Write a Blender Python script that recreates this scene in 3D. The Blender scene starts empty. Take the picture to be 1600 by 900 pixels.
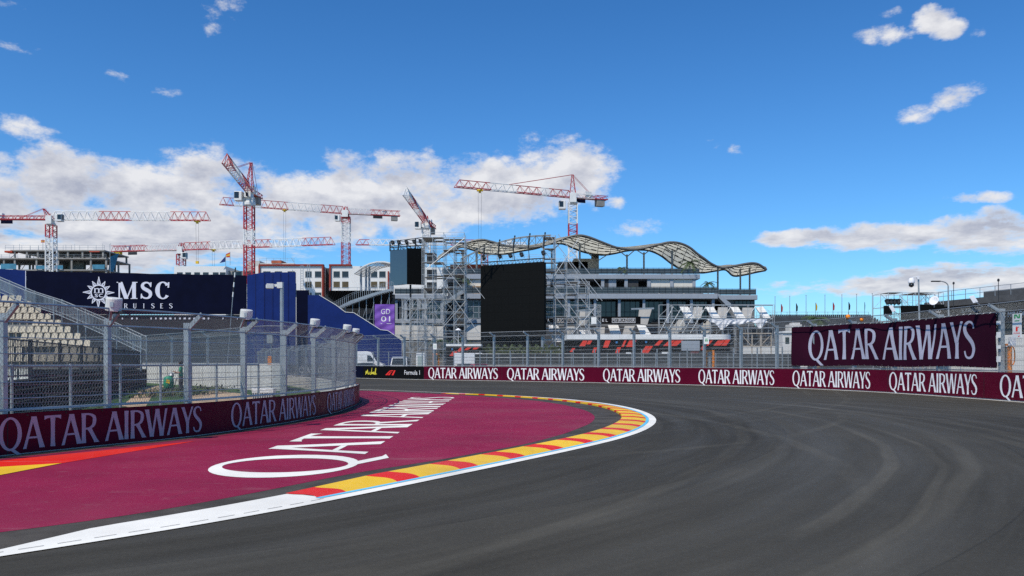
import bpy, bmesh, math, random
from mathutils import Vector, Matrix
R = math.radians
random.seed(7)
SC = bpy.context.scene
COL = SC.collection

# ------------------------------------------------------------------ camera, sky, sun, exposure
F, HY, ZC = 1300.0, 564.5, 1.75        # focal length and horizon of the photo (1600 px wide), eye height in metres
cam = bpy.data.cameras.new('camera'); cam_o = bpy.data.objects.new('camera', cam); COL.objects.link(cam_o)
cam.sensor_width = 36.0; cam.lens = 36.0 * F / 1600.0
cam.shift_y = (HY - 450.0) / 1600.0
cam_o.location = (0, 0, ZC); cam_o.rotation_euler = (R(90), 0, 0)
cam.clip_start = 0.1; cam.clip_end = 6000
SC.camera = cam_o
SUN_EL, SUN_AZ = R(53), R(216)         # azimuth clockwise from +Y: the sun stands behind the camera, to the left
sun = bpy.data.lights.new('sun', 'SUN'); sun.energy = 4.2; sun.angle = R(0.5); sun.color = (1.0, 0.92, 0.79)
sun_o = bpy.data.objects.new('sun', sun); COL.objects.link(sun_o)
sdir = Vector((math.sin(SUN_AZ) * math.cos(SUN_EL), math.cos(SUN_AZ) * math.cos(SUN_EL), math.sin(SUN_EL)))
sun_o.rotation_euler = sdir.to_track_quat('Z', 'Y').to_euler()
SC.view_settings.view_transform = 'Standard'; SC.view_settings.look = 'None'
SC.view_settings.exposure = 0.0; SC.view_settings.gamma = 1.0; SC.view_settings.use_curve_mapping = False
SC.cycles.max_bounces = 6; SC.cycles.diffuse_bounces = 2; SC.cycles.glossy_bounces = 3
SC.cycles.transparent_max_bounces = 12; SC.cycles.use_denoising = False

W = bpy.data.worlds.new('World'); SC.world = W; W.use_nodes = True
W.cycles.sampling_method = 'MANUAL'; W.cycles.sample_map_resolution = 512

class NT:
    def __init__(s, tree): s.t = tree; s.n = tree.nodes; s.l = tree.links
    def put(s, sock, v):
        if isinstance(v, bpy.types.NodeSocket): s.l.new(v, sock)
        else: sock.default_value = v
    def m(s, op, a, b=None, c=None, clamp=False):
        n = s.n.new('ShaderNodeMath'); n.operation = op; n.use_clamp = clamp
        s.put(n.inputs[0], a)
        if b is not None: s.put(n.inputs[1], b)
        if c is not None: s.put(n.inputs[2], c)
        return n.outputs[0]
    def ramp01(s, v, lo, hi, a=0.0, b=1.0, smooth=True):
        n = s.n.new('ShaderNodeMapRange'); n.interpolation_type = 'SMOOTHSTEP' if smooth else 'LINEAR'
        s.put(n.inputs[0], v); s.put(n.inputs[1], lo); s.put(n.inputs[2], hi); s.put(n.inputs[3], a); s.put(n.inputs[4], b)
        return n.outputs[0]
    def mix(s, f, a, b):
        n = s.n.new('ShaderNodeMix'); n.data_type = 'RGBA'
        s.put(n.inputs[0], f)
        for i, v in ((6, a), (7, b)):
            if not isinstance(v, bpy.types.NodeSocket) and len(v) == 3: v = (*v, 1)
            s.put(n.inputs[i], v)
        return n.outputs[2]
    def noise(s, vec, scale, detail=4, rough=0.55, dim='3D', lac=2.0):
        n = s.n.new('ShaderNodeTexNoise'); n.noise_dimensions = dim
        if vec is not None: s.put(n.inputs['Vector'], vec)
        n.inputs['Scale'].default_value = scale; n.inputs['Detail'].default_value = detail
        n.inputs['Roughness'].default_value = rough; n.inputs['Lacunarity'].default_value = lac
        return n.outputs[0]
    def xyz(s, x, y, z):
        n = s.n.new('ShaderNodeCombineXYZ'); s.put(n.inputs[0], x); s.put(n.inputs[1], y); s.put(n.inputs[2], z); return n.outputs[0]
    def sep(s, v):
        n = s.n.new('ShaderNodeSeparateXYZ'); s.put(n.inputs[0], v); return n.outputs

# clouds: soft ellipses in azimuth / elevation, broken up by noise   (photo px, py, rx, ry, strength)
CLOUDS = [(-90, 335, 230, 120, 1), (95, 290, 85, 66, 1), (200, 300, 100, 66, 1), (300, 290, 105, 70, 1), (420, 318, 120, 70, 1), (545, 315, 110, 72, 1),
          (655, 305, 110, 72, 1), (760, 300, 110, 66, 1), (880, 278, 96, 62, 1.0), (825, 222, 30, 22, .7), (690, 325, 230, 38, 1),
          (250, 365, 340, 66, 1), (90, 400, 250, 44, .9), (350, 404, 200, 26, .5),
          (1376, 53, 44, 15, .85), (1452, 30, 38, 18, .9), (1476, 44, 34, 17, .95), (1524, 54, 16, 8, .5), (1385, 23, 18, 7, .45), (1438, 172, 50, 17, .9), (1492, 154, 54, 24, 1),
          (1118, 228, 20, 8, .62), (1150, 234, 18, 10, .6), (992, 353, 52, 15, .62), (968, 318, 22, 10, .5), (1262, 374, 86, 15, 1), (1400, 370, 170, 25, 1), (1560, 366, 150, 36, 1),
          (1525, 312, 52, 9, .6), (1548, 335, 46, 12, .65), (1235, 452, 56, 13, .8), (1340, 447, 100, 18, .95), (1460, 438, 150, 24, 1), (1600, 436, 130, 30, 1),
          (178, 117, 22, 8, .36), (258, 149, 40, 9, .36), (338, 28, 30, 20, .40), (360, 4, 26, 14, .40), (48, 200, 46, 18, .46), (10, 4, 28, 8, .4), (30, 70, 26, 9, .34),
          (1700, 420, 120, 90, .9), (-200, 250, 140, 60, .8), (1900, 250, 160, 60, .9)]
q = NT(W.node_tree)
bg = q.n['Background']
tc = q.n.new('ShaderNodeTexCoord')
sky = q.n.new('ShaderNodeTexSky'); sky.sky_type = 'NISHITA'; sky.sun_disc = False
sky.sun_elevation = SUN_EL; sky.sun_rotation = SUN_AZ; sky.air_density = 1.0; sky.dust_density = 0.4; sky.ozone_density = 2.5
hs = q.n.new('ShaderNodeHueSaturation'); hs.inputs['Saturation'].default_value = 1.13; hs.inputs['Value'].default_value = 1.08
q.l.new(sky.outputs[0], hs.inputs['Color'])
x, y, z = q.sep(tc.outputs['Generated'])
az = q.m('ARCTAN2', x, y)
el = q.m('ARCTAN2', z, q.m('SQRT', q.m('ADD', q.m('MULTIPLY', x, x), q.m('MULTIPLY', y, y))))
BGS = 0.10
wv = q.xyz(az, el, 0.7)
waz = q.m('MULTIPLY_ADD', q.m('SUBTRACT', q.noise(wv, 9, 5, .6), .5), .060, az)
wel = q.m('MULTIPLY_ADD', q.m('SUBTRACT', q.noise(q.xyz(el, az, 4.2), 9, 5, .6), .5), .030, el)
best = None
for px, py, rx, ry, s in CLOUDS:
    a0 = math.atan((px - 800) / F); e0 = math.atan((HY - py) / math.hypot(F, px - 800)); ca = math.cos(a0)
    dx = q.m('MULTIPLY', q.m('SUBTRACT', waz, a0), F / rx / ca / ca); dy = q.m('MULTIPLY', q.m('SUBTRACT', wel, e0), F / ry / ca)
    r2 = q.m('MULTIPLY_ADD', dx, dx, q.m('MULTIPLY', dy, dy))
    kk = 0.72 * s if rx > 75 else .52 * s
    v = q.m('MULTIPLY_ADD', r2, -kk, kk)
    best = v if best is None else q.m('MAXIMUM', best, v)
best = q.m('MAXIMUM', best, -0.9)
ev = q.m('MINIMUM', q.m('MULTIPLY', el, 3.4), q.m('MULTIPLY_ADD', el, 1.7, .238))
n1 = q.noise(q.xyz(az, ev, 0.31), 11, 10, 0.60)
n1s = q.noise(q.xyz(q.m('SUBTRACT', az, .008), q.m('ADD', ev, .030), 0.31), 11, 5, 0.60)
amp = q.ramp01(best, -.4, .35, .9, 1.75, smooth=False)
n2 = q.noise(q.xyz(az, ev, 2.2), 38, 6, .65)
d0 = q.m('MULTIPLY_ADD', q.m('SUBTRACT', n1, .525), amp, best)
d0 = q.m('MULTIPLY_ADD', q.m('SUBTRACT', n2, .5), 1.15, d0)
mask = q.ramp01(d0, -0.04, 0.50)
core = q.ramp01(d0, 0.10, 0.60)
lit = q.m('MULTIPLY_ADD', q.m('SUBTRACT', n1, n1s), 3.6, 0.45)
low = q.ramp01(el, math.radians(9), math.radians(14), 0.0, .22)
lit = q.m('ADD', lit, low, clamp=True)
lit2 = q.m('MULTIPLY_ADD', q.m('SUBTRACT', lit, .86), core, .86, clamp=True)
cc = q.mix(lit2, tuple(v / BGS for v in (0.43, 0.455, 0.55)), tuple(v / BGS for v in (0.84, 0.84, 0.86)))
tint = q.n.new('ShaderNodeMix'); tint.data_type = 'RGBA'; tint.blend_type = 'MULTIPLY'; tint.inputs[0].default_value = 1
q.l.new(hs.outputs[0], tint.inputs[6]); q.l.new(q.mix(q.ramp01(el, math.radians(2), math.radians(23), smooth=False), (.66, 1.12, 1.52), (.44, .90, 1.28)), tint.inputs[7])
fin = q.mix(q.m('MULTIPLY', mask, 0.96), tint.outputs[2], cc)
q.l.new(fin, bg.inputs[0]); bg.inputs[1].default_value = BGS

# ------------------------------------------------------------------ helpers
def S(r, g, b):
    f = lambda c: (c / 12.92 if c <= 0.04045 else ((c + 0.055) / 1.055) ** 2.4)
    return (f(r / 255), f(g / 255), f(b / 255))
def P(px, py, Y): return Vector(((px - 800) * Y / F, Y, ZC + (HY - py) * Y / F))
def G(px, py):
    Y = F * ZC / (py - HY); return Vector(((px - 800) * Y / F, Y, 0.0))
def X(px, Y): return (px - 800) * Y / F
def Z(py, Y): return ZC + (HY - py) * Y / F

MATS = {}
def pm(name, rgb, rough=0.6, metal=0.0, var=0.12, scale=2.0, bump=0.0, bscale=20.0, spec=0.4, coat=0.0, dirt=None):
    """a procedural paint, metal, cloth or concrete: large soft variation plus fine grain, optional bump"""
    if name in MATS: return MATS[name]
    m = bpy.data.materials.new(name); m.use_nodes = True; MATS[name] = m
    q = NT(m.node_tree); b = q.n['Principled BSDF']
    tc = q.n.new('ShaderNodeTexCoord').outputs['Object']
    n1 = q.noise(tc, scale, 5, 0.6); n2 = q.noise(tc, scale * 9, 3, 0.6)
    f = q.m('MULTIPLY_ADD', n1, 0.65, q.m('MULTIPLY', n2, 0.35))
    lo = tuple(max(0, c * (1 - 2 * var)) for c in rgb); hi = tuple(min(1, c * (1 + 2 * var)) for c in rgb)
    c = q.mix(q.ramp01(f, 0.25, 0.75, smooth=False), lo, hi)
    if dirt:
        st = q.noise(q.xyz(*[q.m('MULTIPLY', o, k) for o, k in zip(q.sep(tc), (3.0, 3.0, 0.35))]), 1.3, 5, 0.65)
        c = q.mix(q.ramp01(st, 0.52, 0.78, 0, 0.55), c, dirt)
    q.l.new(c, b.inputs['Base Color'])
    q.put(b.inputs['Roughness'], q.ramp01(n2, 0.3, 0.7, max(0.02, rough - 0.08), min(1, rough + 0.08)))
    b.inputs['Metallic'].default_value = metal; b.inputs['Specular IOR Level'].default_value = spec
    b.inputs['Coat Weight'].default_value = coat
    if bump:
        bn = q.n.new('ShaderNodeBump'); bn.inputs['Strength'].default_value = bump; bn.inputs['Distance'].default_value = 0.02
        q.l.new(q.noise(tc, bscale, 4, 0.6), bn.inputs['Height']); q.l.new(bn.outputs[0], b.inputs['Normal'])
    return m

class MB:
    """collects shapes; build() links them as one mesh object"""
    def __init__(s): s.v = []; s.f = []; s.mi = []; s.cur = 0; s.smooth = False
    def add(s, vs, fs):
        o = len(s.v); s.v += [Vector(p) for p in vs]; s.f += [tuple(i + o for i in f) for f in fs]; s.mi += [s.cur] * len(fs)
    def box(s, c, d, rz=0.0):
        hx, hy, hz = d[0] / 2, d[1] / 2, d[2] / 2; ca, sa = math.cos(rz), math.sin(rz)
        vs = []
        for sz in (-1, 1):
            for sx, sy in ((-1, -1), (1, -1), (1, 1), (-1, 1)):
                a, b = sx * hx, sy * hy; vs.append((c[0] + a * ca - b * sa, c[1] + a * sa + b * ca, c[2] + sz * hz))
        s.add(vs, [(0, 3, 2, 1), (4, 5, 6, 7), (0, 1, 5, 4), (1, 2, 6, 5), (2, 3, 7, 6), (3, 0, 4, 7)])
    def box2(s, a, b): s.box([(a[i] + b[i]) / 2 for i in range(3)], [abs(b[i] - a[i]) for i in range(3)])
    def tube(s, p0, p1, r, n=5, r1=None, cap=True):
        p0, p1 = Vector(p0), Vector(p1); d = p1 - p0
        if d.length < 1e-6: return
        r1 = r if r1 is None else r1
        a = d.orthogonal().normalized(); b = d.normalized().cross(a); vs = []
        for p, rr in ((p0, r), (p1, r1)):
            for i in range(n):
                t = 2 * math.pi * i / n; vs.append(p + a * (rr * math.cos(t)) + b * (rr * math.sin(t)))
        fs = [(i, (i + 1) % n, n + (i + 1) % n, n + i) for i in range(n)]
        if cap: fs += [tuple(reversed(range(n))), tuple(range(n, 2 * n))]
        s.add(vs, fs)
    def poly(s, pts, r, n=4):
        for a, b in zip(pts, pts[1:]): s.tube(a, b, r, n)
    def bar(s, p0, p1, w, h):
        """square bar with one side kept upright"""
        p0, p1 = Vector(p0), Vector(p1); d = (p1 - p0).normalized()
        a = d.cross(Vector((0, 0, 1)))
        a = a.normalized() if a.length > 1e-4 else Vector((1, 0, 0))
        b = a.cross(d); vs = []
        for p in (p0, p1):
            for i, j in ((-1, -1), (1, -1), (1, 1), (-1, 1)): vs.append(p + a * (i * w / 2) + b * (j * h / 2))
        s.add(vs, [(0, 3, 2, 1), (4, 5, 6, 7), (0, 1, 5, 4), (1, 2, 6, 5), (2, 3, 7, 6), (3, 0, 4, 7)])
    def prism(s, pts, off):
        """flat outline (3-D points) given thickness along the vector off"""
        n = len(pts); off = Vector(off); pts = [Vector(p) for p in pts]
        s.add(pts + [p + off for p in pts], [tuple(range(n)), tuple(reversed(range(n, 2 * n)))] + [(i, n + i, n + (i + 1) % n, (i + 1) % n) for i in range(n)])
    def flat(s, pts): s.add(pts, [tuple(range(len(pts)))])
    def lathe(s, c, prof, n=16, axis=(0, 0, 1)):
        ax = Vector(axis).normalized(); a = ax.orthogonal().normalized(); b = ax.cross(a); c = Vector(c); vs = []; k = len(prof)
        for r, h in prof:
            for i in range(n):
                t = 2 * math.pi * i / n; vs.append(c + ax * h + a * (r * math.cos(t)) + b * (r * math.sin(t)))
        fs = [(j * n + i, j * n + (i + 1) % n, (j + 1) * n + (i + 1) % n, (j + 1) * n + i) for j in range(k - 1) for i in range(n)]
        fs += [tuple(reversed(range(n))), tuple(range((k - 1) * n, k * n))]
        s.add(vs, fs)
    def build(s, name, mats, parent=None, smooth=False, bevel=0):
        me = bpy.data.meshes.new(name)
        org = Vector((0, 0, 0))
        if parent is not None: org = Vector(parent['_o'])
        elif s.v:
            xs = [p.x for p in s.v]; ys = [p.y for p in s.v]; zs = [p.z for p in s.v]
            org = Vector(((min(xs) + max(xs)) / 2, (min(ys) + max(ys)) / 2, min(zs)))
        me.from_pydata([tuple(p - org) for p in s.v], [], s.f)
        mats = mats if isinstance(mats, (list, tuple)) else [mats]
        for m in mats: me.materials.append(m)
        if len(mats) > 1: me.polygons.foreach_set('material_index', s.mi)
        if smooth: me.polygons.foreach_set('use_smooth', [True] * len(me.polygons))
        me.update()
        o = bpy.data.objects.new(name, me); COL.objects.link(o)
        if parent is not None: o.parent = parent
        else: o.location = org
        o['_o'] = list(org)
        if bevel:
            b = o.modifiers.new('bevel', 'BEVEL'); b.width = bevel; b.segments = 2; b.limit_method = 'ANGLE'
        return o
def thing(name, label, cat, loc, group=None, kind=None):
    o = bpy.data.objects.new(name, None); COL.objects.link(o); o.location = loc; o['_o'] = list(loc)
    o.empty_display_size = 0.3
    return tag(o, label, cat, group, kind)
def tag(o, label=None, cat=None, group=None, kind=None):
    if label: o['label'] = label
    if cat: o['category'] = cat
    if group: o['group'] = group
    if kind: o['kind'] = kind
    return o
def dup(root, delta, label):
    """copy a thing with its parts and sub-parts"""
    r = root.copy(); COL.objects.link(r); r.location = Vector(root.location) + Vector(delta); r['label'] = label
    for ch in list(root.children):
        c = ch.copy(); COL.objects.link(c); c.parent = r
        for g in list(ch.children):
            d = g.copy(); COL.objects.link(d); d.parent = c
    return r

# curves in plan
def smooth(pts, n=400, it=30):
    """resample a polyline evenly and relax it, ends fixed"""
    pts = [Vector((p[0], p[1])) for p in pts]
    L = [0]
    for a, b in zip(pts, pts[1:]): L.append(L[-1] + (b - a).length)
    out = []; j = 0
    for i in range(n):
        t = L[-1] * i / (n - 1)
        while j < len(L) - 2 and L[j + 1] < t: j += 1
        out.append(pts[j].lerp(pts[j + 1], (t - L[j]) / max(1e-9, L[j + 1] - L[j])))
    for _ in range(it): out = [out[0]] + [(out[i - 1] + out[i] * 2 + out[i + 1]) / 4 for i in range(1, n - 1)] + [out[-1]]
    return out
class Path:
    def __init__(s, pts, side):
        s.p = pts; s.L = [0]
        for a, b in zip(pts, pts[1:]): s.L.append(s.L[-1] + (b - a).length)
        s.n = []
        for i in range(len(pts)):
            d = (pts[min(i + 1, len(pts) - 1)] - pts[max(i - 1, 0)]).normalized()
            s.n.append(Vector((d.y, -d.x)) * side)
        s.len = s.L[-1]
    def at(s, t, off=0.0, z=0.0):
        t = min(max(t, 0), s.len); lo, hi = 0, len(s.L) - 1
        while hi - lo > 1:
            mid = (lo + hi) // 2
            if s.L[mid] <= t: lo = mid
            else: hi = mid
        k = (t - s.L[lo]) / max(1e-9, s.L[hi] - s.L[lo])
        p = s.p[lo].lerp(s.p[hi], k); n = s.n[lo].lerp(s.n[hi], k).normalized()
        return Vector((p.x + n.x * off, p.y + n.y * off, z))
    def s_of_px(s, px, a=0.0, b=None, off=0.0):
        """arc length whose point projects to photo column px, first crossing between a and b"""
        b = s.len if b is None else b
        prev = None; near = (1e9, a)
        for i in range(1501):
            t = a + (b - a) * i / 1500; p = s.at(t, off)
            if p.y < 0.5: prev = None; continue
            x = 800 + F * p.x / p.y
            if prev is not None and (prev[1] - px) * (x - px) <= 0:
                return prev[0] + (t - prev[0]) * (px - prev[1]) / (x - prev[1] if abs(x - prev[1]) > 1e-9 else 1)
            prev = (t, x); near = min(near, (abs(x - px), t))
        return near[1]
def wall_strip(mb, path, a, b, z0, z1, off0, off1, step=0.5, caps=True):
    """a wall following the path: outer face off0, inner face off1"""
    n = max(2, int((b - a) / step)); ring = []
    for i in range(n + 1):
        t = a + (b - a) * i / n
        ring.append([path.at(t, off0, z0), path.at(t, off0, z1), path.at(t, off1, z1), path.at(t, off1, z0)])
    vs = [p for r in ring for p in r]; fs = []
    for i in range(n):
        for j in range(4): fs.append((i * 4 + j, i * 4 + (j + 1) % 4, (i + 1) * 4 + (j + 1) % 4, (i + 1) * 4 + j))
    if caps: fs += [(0, 1, 2, 3), (n * 4 + 3, n * 4 + 2, n * 4 + 1, n * 4)]
    mb.add(vs, fs)

# lettering: every glyph is a list of strips; a strip is a list of (left point, right point)
def vbar(x0, y0, x1, y1, w, n=6, flare=0.25):
    out = []
    for i in range(n + 1):
        t = i / n; k = w * (1 + flare * (abs(2 * t - 1) ** 3)); x = x0 + (x1 - x0) * t; yy = y0 + (y1 - y0) * t
        out.append(((x - k / 2, yy), (x + k / 2, yy)))
    return out
def hbar(x0, x1, y, w, n=4, flare=0.0):
    out = []
    for i in range(n + 1):
        t = i / n; k = w * (1 + flare * (abs(2 * t - 1) ** 3)); x = x0 + (x1 - x0) * t
        out.append(((x, y + w / 2), (x, y + w / 2 - k)))
    return out
def ribbon(pts, ws, n=6):
    """smooth ribbon (Catmull-Rom) through pts with half the widths each side"""
    P_ = [pts[0]] + list(pts) + [pts[-1]]; c = []; wv = []
    for i in range(len(pts) - 1):
        p0, p1, p2, p3 = P_[i], P_[i + 1], P_[i + 2], P_[i + 3]
        for k in range(n):
            t = k / n
            c.append(tuple(0.5 * (2 * p1[d] + (p2[d] - p0[d]) * t + (2 * p0[d] - 5 * p1[d] + 4 * p2[d] - p3[d]) * t * t + (3 * p1[d] - p0[d] - 3 * p2[d] + p3[d]) * t ** 3) for d in (0, 1)))
            wv.append(ws[i] + (ws[i + 1] - ws[i]) * t)
    c.append(pts[-1]); wv.append(ws[-1]); out = []
    for i in range(len(c)):
        a, b = c[max(i - 1, 0)], c[min(i + 1, len(c) - 1)]; dx, dy = b[0] - a[0], b[1] - a[1]; l = math.hypot(dx, dy) or 1
        nx, ny = -dy / l * wv[i] / 2, dx / l * wv[i] / 2
        out.append(((c[i][0] + nx, c[i][1] + ny), (c[i][0] - nx, c[i][1] - ny)))
    return out
def ring(cx, cy, rx, ry, ws, wt, a0=0, a1=360, n=40):
    out = []
    for i in range(n + 1):
        t = R(a0 + (a1 - a0) * i / n); c, s_ = math.cos(t), math.sin(t); w = ws * abs(c) ** 1.5 + wt * (1 - abs(c) ** 1.5)
        k = math.hypot(rx * s_, ry * c); nx, ny = ry * c / k, rx * s_ / k
        out.append(((cx + rx * c, cy + ry * s_), (cx + rx * c - nx * w, cy + ry * s_ - ny * w)))
    return out
SSH = [(.37, .80), (.335, .92), (.22, .975), (.10, .91), (.065, .77), (.12, .63), (.22, .52), (.32, .40), (.365, .25), (.31, .08), (.19, .025), (.08, .07), (.03, .21)]
GL = {
    'Q': ([ring(.33, .5, .31, .52, .115, .068), vbar(.60, -.19, .37, .02, .13, 3, 0)], .68),
    'A': ([vbar(.035, 0, .27, 1, .075), vbar(.52, 0, .285, 1, .125), hbar(.12, .42, .34, .06)], .585),
    'T': ([vbar(.24, 0, .24, .93, .115), hbar(0, .48, .965, .07, 6, .9)], .50),
    'R': ([vbar(.07, 0, .07, 1, .115), ribbon([(.10, .965), (.24, .96), (.375, .88), (.40, .74), (.36, .58), (.24, .49), (.11, .48)], [.06, .065, .10, .115, .10, .065, .06]), vbar(.47, 0, .24, .48, .125)], .52),
    'I': ([vbar(.10, 0, .10, 1, .115)], .235),
    'W': ([vbar(.22, 0, .045, 1, .12), vbar(.235, 0, .40, 1, .075), vbar(.58, 0, .415, 1, .12), vbar(.595, 0, .75, 1, .075)], .79),
    'Y': ([vbar(.23, .44, .04, 1, .12, 5, .2), vbar(.25, .44, .45, 1, .075, 5, .2), vbar(.24, 0, .24, .45, .115)], .48),
    'S': ([ribbon(SSH, [.05, .055, .06, .085, .11, .125, .13, .125, .11, .085, .06, .055, .05])], .42),
    'U': ([vbar(.10, .3, .10, 1, .14), vbar(.5, .3, .5, 1, .08), ribbon([(.10, .32), (.13, .12), (.30, .03), (.46, .12), (.5, .32)], [.14, .13, .1, .09, .08])], .62),
    'E': ([vbar(.12, 0, .12, 1, .14), hbar(.1, .46, .96, .08), hbar(.1, .38, .52, .08), hbar(.1, .48, .04, .08)], .56),
    'C': ([ring(.36, .5, .34, .52, .17, .06, 48, 312), vbar(.585, .70, .60, .98, .07, 3, 0)], .66),
    'M': ([vbar(.14, 0, .14, .97, .075, 4, 0), vbar(.50, 0, .19, 1, .215, 5, 0), vbar(.52, 0, .86, .98, .07, 5, 0), vbar(.89, 0, .89, 1, .19, 4, 0),
           hbar(.01, .29, .02, .05), hbar(.72, 1.06, .02, .05), hbar(.01, .22, .975, .05), hbar(.86, 1.06, .975, .05)], 1.13),
    's': ([ribbon([(.50, .76), (.44, .90), (.30, .965), (.15, .90), (.10, .77), (.16, .63), (.32, .52), (.46, .41), (.50, .25), (.43, .09), (.28, .035), (.13, .09), (.05, .22)],
                  [.06, .09, .09, .13, .16, .19, .21, .19, .16, .13, .09, .09, .06]), vbar(.51, .70, .525, .98, .06, 3, 0), vbar(.04, .02, .055, .30, .06, 3, 0)], .66),
    ' ': ([], .22),
}
def letters(mb, text, fit, mapf, sp=0.0, lift=0.0007):
    """lay the text in [0,1] x cap height, map every strip point with mapf(u, v, lift)"""
    tot = sum(GL[c][1] + sp for c in text) - sp; x = 0.0; k = 0
    for ch in text:
        strips, adv = GL[ch]
        for st in strips:
            k += 1; vs = []
            for l, r in st:
                vs.append(mapf((x + l[0]) / tot, l[1], lift * (1 + k % 5))); vs.append(mapf((x + r[0]) / tot, r[1], lift * (1 + k % 5)))
            mb.add(vs, [(2 * i, 2 * i + 1, 2 * i + 3, 2 * i + 2) for i in range(len(st) - 1)])
        x += adv + sp
def sans(mb, text, mapf, align_w=True):
    """block lettering from the built-in face, fitted to u 0..1, v 0..1 and mapped"""
    cu = bpy.data.curves.new('t', 'FONT'); cu.body = text; cu.resolution_u = 3
    ob = bpy.data.objects.new('t', cu); COL.objects.link(ob)
    me = bpy.data.meshes.new_from_object(ob.evaluated_get(bpy.context.evaluated_depsgraph_get()))
    xs = [v.co.x for v in me.vertices]; ys = [v.co.y for v in me.vertices]
    x0, x1, y0, y1 = min(xs), max(xs), min(ys), max(ys)
    mb.add([mapf((v.co.x - x0) / (x1 - x0), (v.co.y - y0) / (y1 - y0), 0.004) for v in me.vertices], [tuple(p.vertices) for p in me.polygons])
    bpy.data.objects.remove(ob); bpy.data.meshes.remove(me); bpy.data.curves.remove(cu)

def chain_mesh(mb, path, a, b, prof, sp, r):
    """woven diamond wire following the path; prof = [(z, offset)] from bottom to top"""
    hs = [0]
    for (z0, o0), (z1, o1) in zip(prof, prof[1:]): hs.append(hs[-1] + math.hypot(z1 - z0, o1 - o0))
    H = hs[-1]
    def pos(t, h):
        for i in range(len(prof) - 1):
            if h <= hs[i + 1] + 1e-9:
                k = (h - hs[i]) / (hs[i + 1] - hs[i]); return path.at(t, prof[i][1] + (prof[i + 1][1] - prof[i][1]) * k, prof[i][0] + (prof[i + 1][0] - prof[i][0]) * k)
    k = 0.62
    marks = sorted(set(hs + [hs[i] + (hs[i + 1] - hs[i]) / 2 for i in range(len(hs) - 1)]))
    for sgn in (1, -1):
        n = int((b - a + H * k) / sp)
        for i in range(n):
            t0 = (a - H * k + i * sp) if sgn > 0 else (a + i * sp + 0.5 * sp)
            pts = []
            for h in marks:
                t = t0 + sgn * 1.0 * h * k
                if a <= t <= b: pts.append(pos(t, h))
            for p0, p1 in zip(pts, pts[1:]): mb.tube(p0, p1, r, 3, cap=False)

# ------------------------------------------------------------------ plain materials
M_steel = pm('galvanised_steel', (.36, .38, .39), .45, .55, .15, 3)
M_steel2 = pm('galvanised_wire', (.27, .285, .29), .5, .4, .1, 3)
M_dark = pm('dark_steel', (.03, .032, .035), .5, .3, .2, 3)
M_black = pm('black_panel', (.004, .004, .005), .7, 0, .2, 2, spec=.08)
M_white = pm('white_paint', (.74, .74, .72), .5, 0, .06, 1.5, dirt=(.5, .48, .44))
M_wcloth = pm('white_cloth', (.72, .72, .74), .8, 0, .06, 1)
M_maroon = pm('maroon_print', (.088, .003, .017), .38, 0, .10, .8, bump=.25, bscale=1.3, spec=.08)
M_joint = pm('joint_grime', (.02, .006, .01), .7)
M_letter = pm('white_print', (.80, .79, .80), .45, 0, .04, 2)
M_conc = pm('pale_concrete', (.50, .49, .46), .85, 0, .12, .8, .3, 30, dirt=(.25, .24, .22))
M_concd = pm('raw_concrete', (.27, .26, .24), .85, 0, .2, .6, .2, 20, dirt=(.1, .1, .09))
M_navy = pm('navy_print', (.0025, .004, .018), .75, 0, .2, .5, bump=.6, bscale=.6, spec=.06)
M_blue = pm('blue_print', (.007, .022, .125), .7, 0, .16, .35, bump=.9, bscale=.5, spec=.12)
M_red = pm('crane_red', (.42, .022, .035), .5, 0, .15, .5, dirt=(.16, .02, .02))
M_cwhite = pm('crane_white', (.72, .72, .70), .5, 0, .08, .5, dirt=(.35, .33, .30))
M_orange = pm('orange_paint', (.85, .24, .012), .5, 0, .1, 3)
M_glass = pm('dark_glass', (.012, .015, .018), .08, 0, .2, 1, spec=.6)
M_yellow = pm('yellow_paint', (.75, .48, .02), .6, 0, .1, 2)

# ------------------------------------------------------------------ the plan of the corner
OUT = Path(smooth([(-58, 158), (-36, 122), (-26, 103)] + [tuple(G(px, py).xy) for px, py in ((559, 591.2), (662, 593.2), (850, 596.3), (950, 598.4), (1075, 601.2), (1250, 606.3), (1425, 614.9), (1600, 628.2))] + [(22.9, 24), (22.6, 10), (21.5, -6), (19, -20)], 500, 160), 1)
INN = Path(smooth([(-16.5, -4), (-13.6, 5)] + [tuple(G(px, py).xy) for px, py in ((0, 713), (150, 697.4), (300, 683), (450, 660.8), (525, 645.4), (559, 632.3))] + [(-6.7, 36.8), (-8.3, 42), (-11.7, 51), (-19.5, 68.5), (-31, 91), (-45, 118)], 500, 25), 1)
if OUT.n[250].y > 0: OUT.n = [-n for n in OUT.n]
if INN.n[150].x < 0: INN.n = [-n for n in INN.n]
HB_O, HB_I = 1.26, 0.775
KO = smooth([tuple(G(*p).xy) for p in ((-260, 911), (0, 869.5), (199, 842.5), (397, 808.7), (518, 783.4), (645, 757), (750, 735), (837, 716.5), (925, 697.5), (969, 687), (1004, 676), (1025.5, 663.5), (1028.6, 656.5), (1023, 650), (1008, 643), (982, 636), (947, 630), (881, 623), (794, 617.6), (706, 614), (640.6, 611.5), (562, 608.6))] + [(-26, 56), (-60, 66)], 600, 130)
KER = Path(KO, -1)
if KER.n[250].x > 0: KER.n = [-n for n in KER.n]      # + offset = towards the infield

def strip_sheet(mb, path, a, b, o0, o1, z, step=.4, taper=None):
    n = max(2, int((b - a) / step)); vs = []
    for i in range(n + 1):
        t = a + (b - a) * i / n
        w0, w1 = (o0, o1) if taper is None else taper(i / n)
        vs += [path.at(t, w0, z), path.at(t, w1, z)]
    mb.add(vs, [(2 * i, 2 * i + 1, 2 * i + 3, 2 * i + 2) for i in range(n)])

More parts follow.
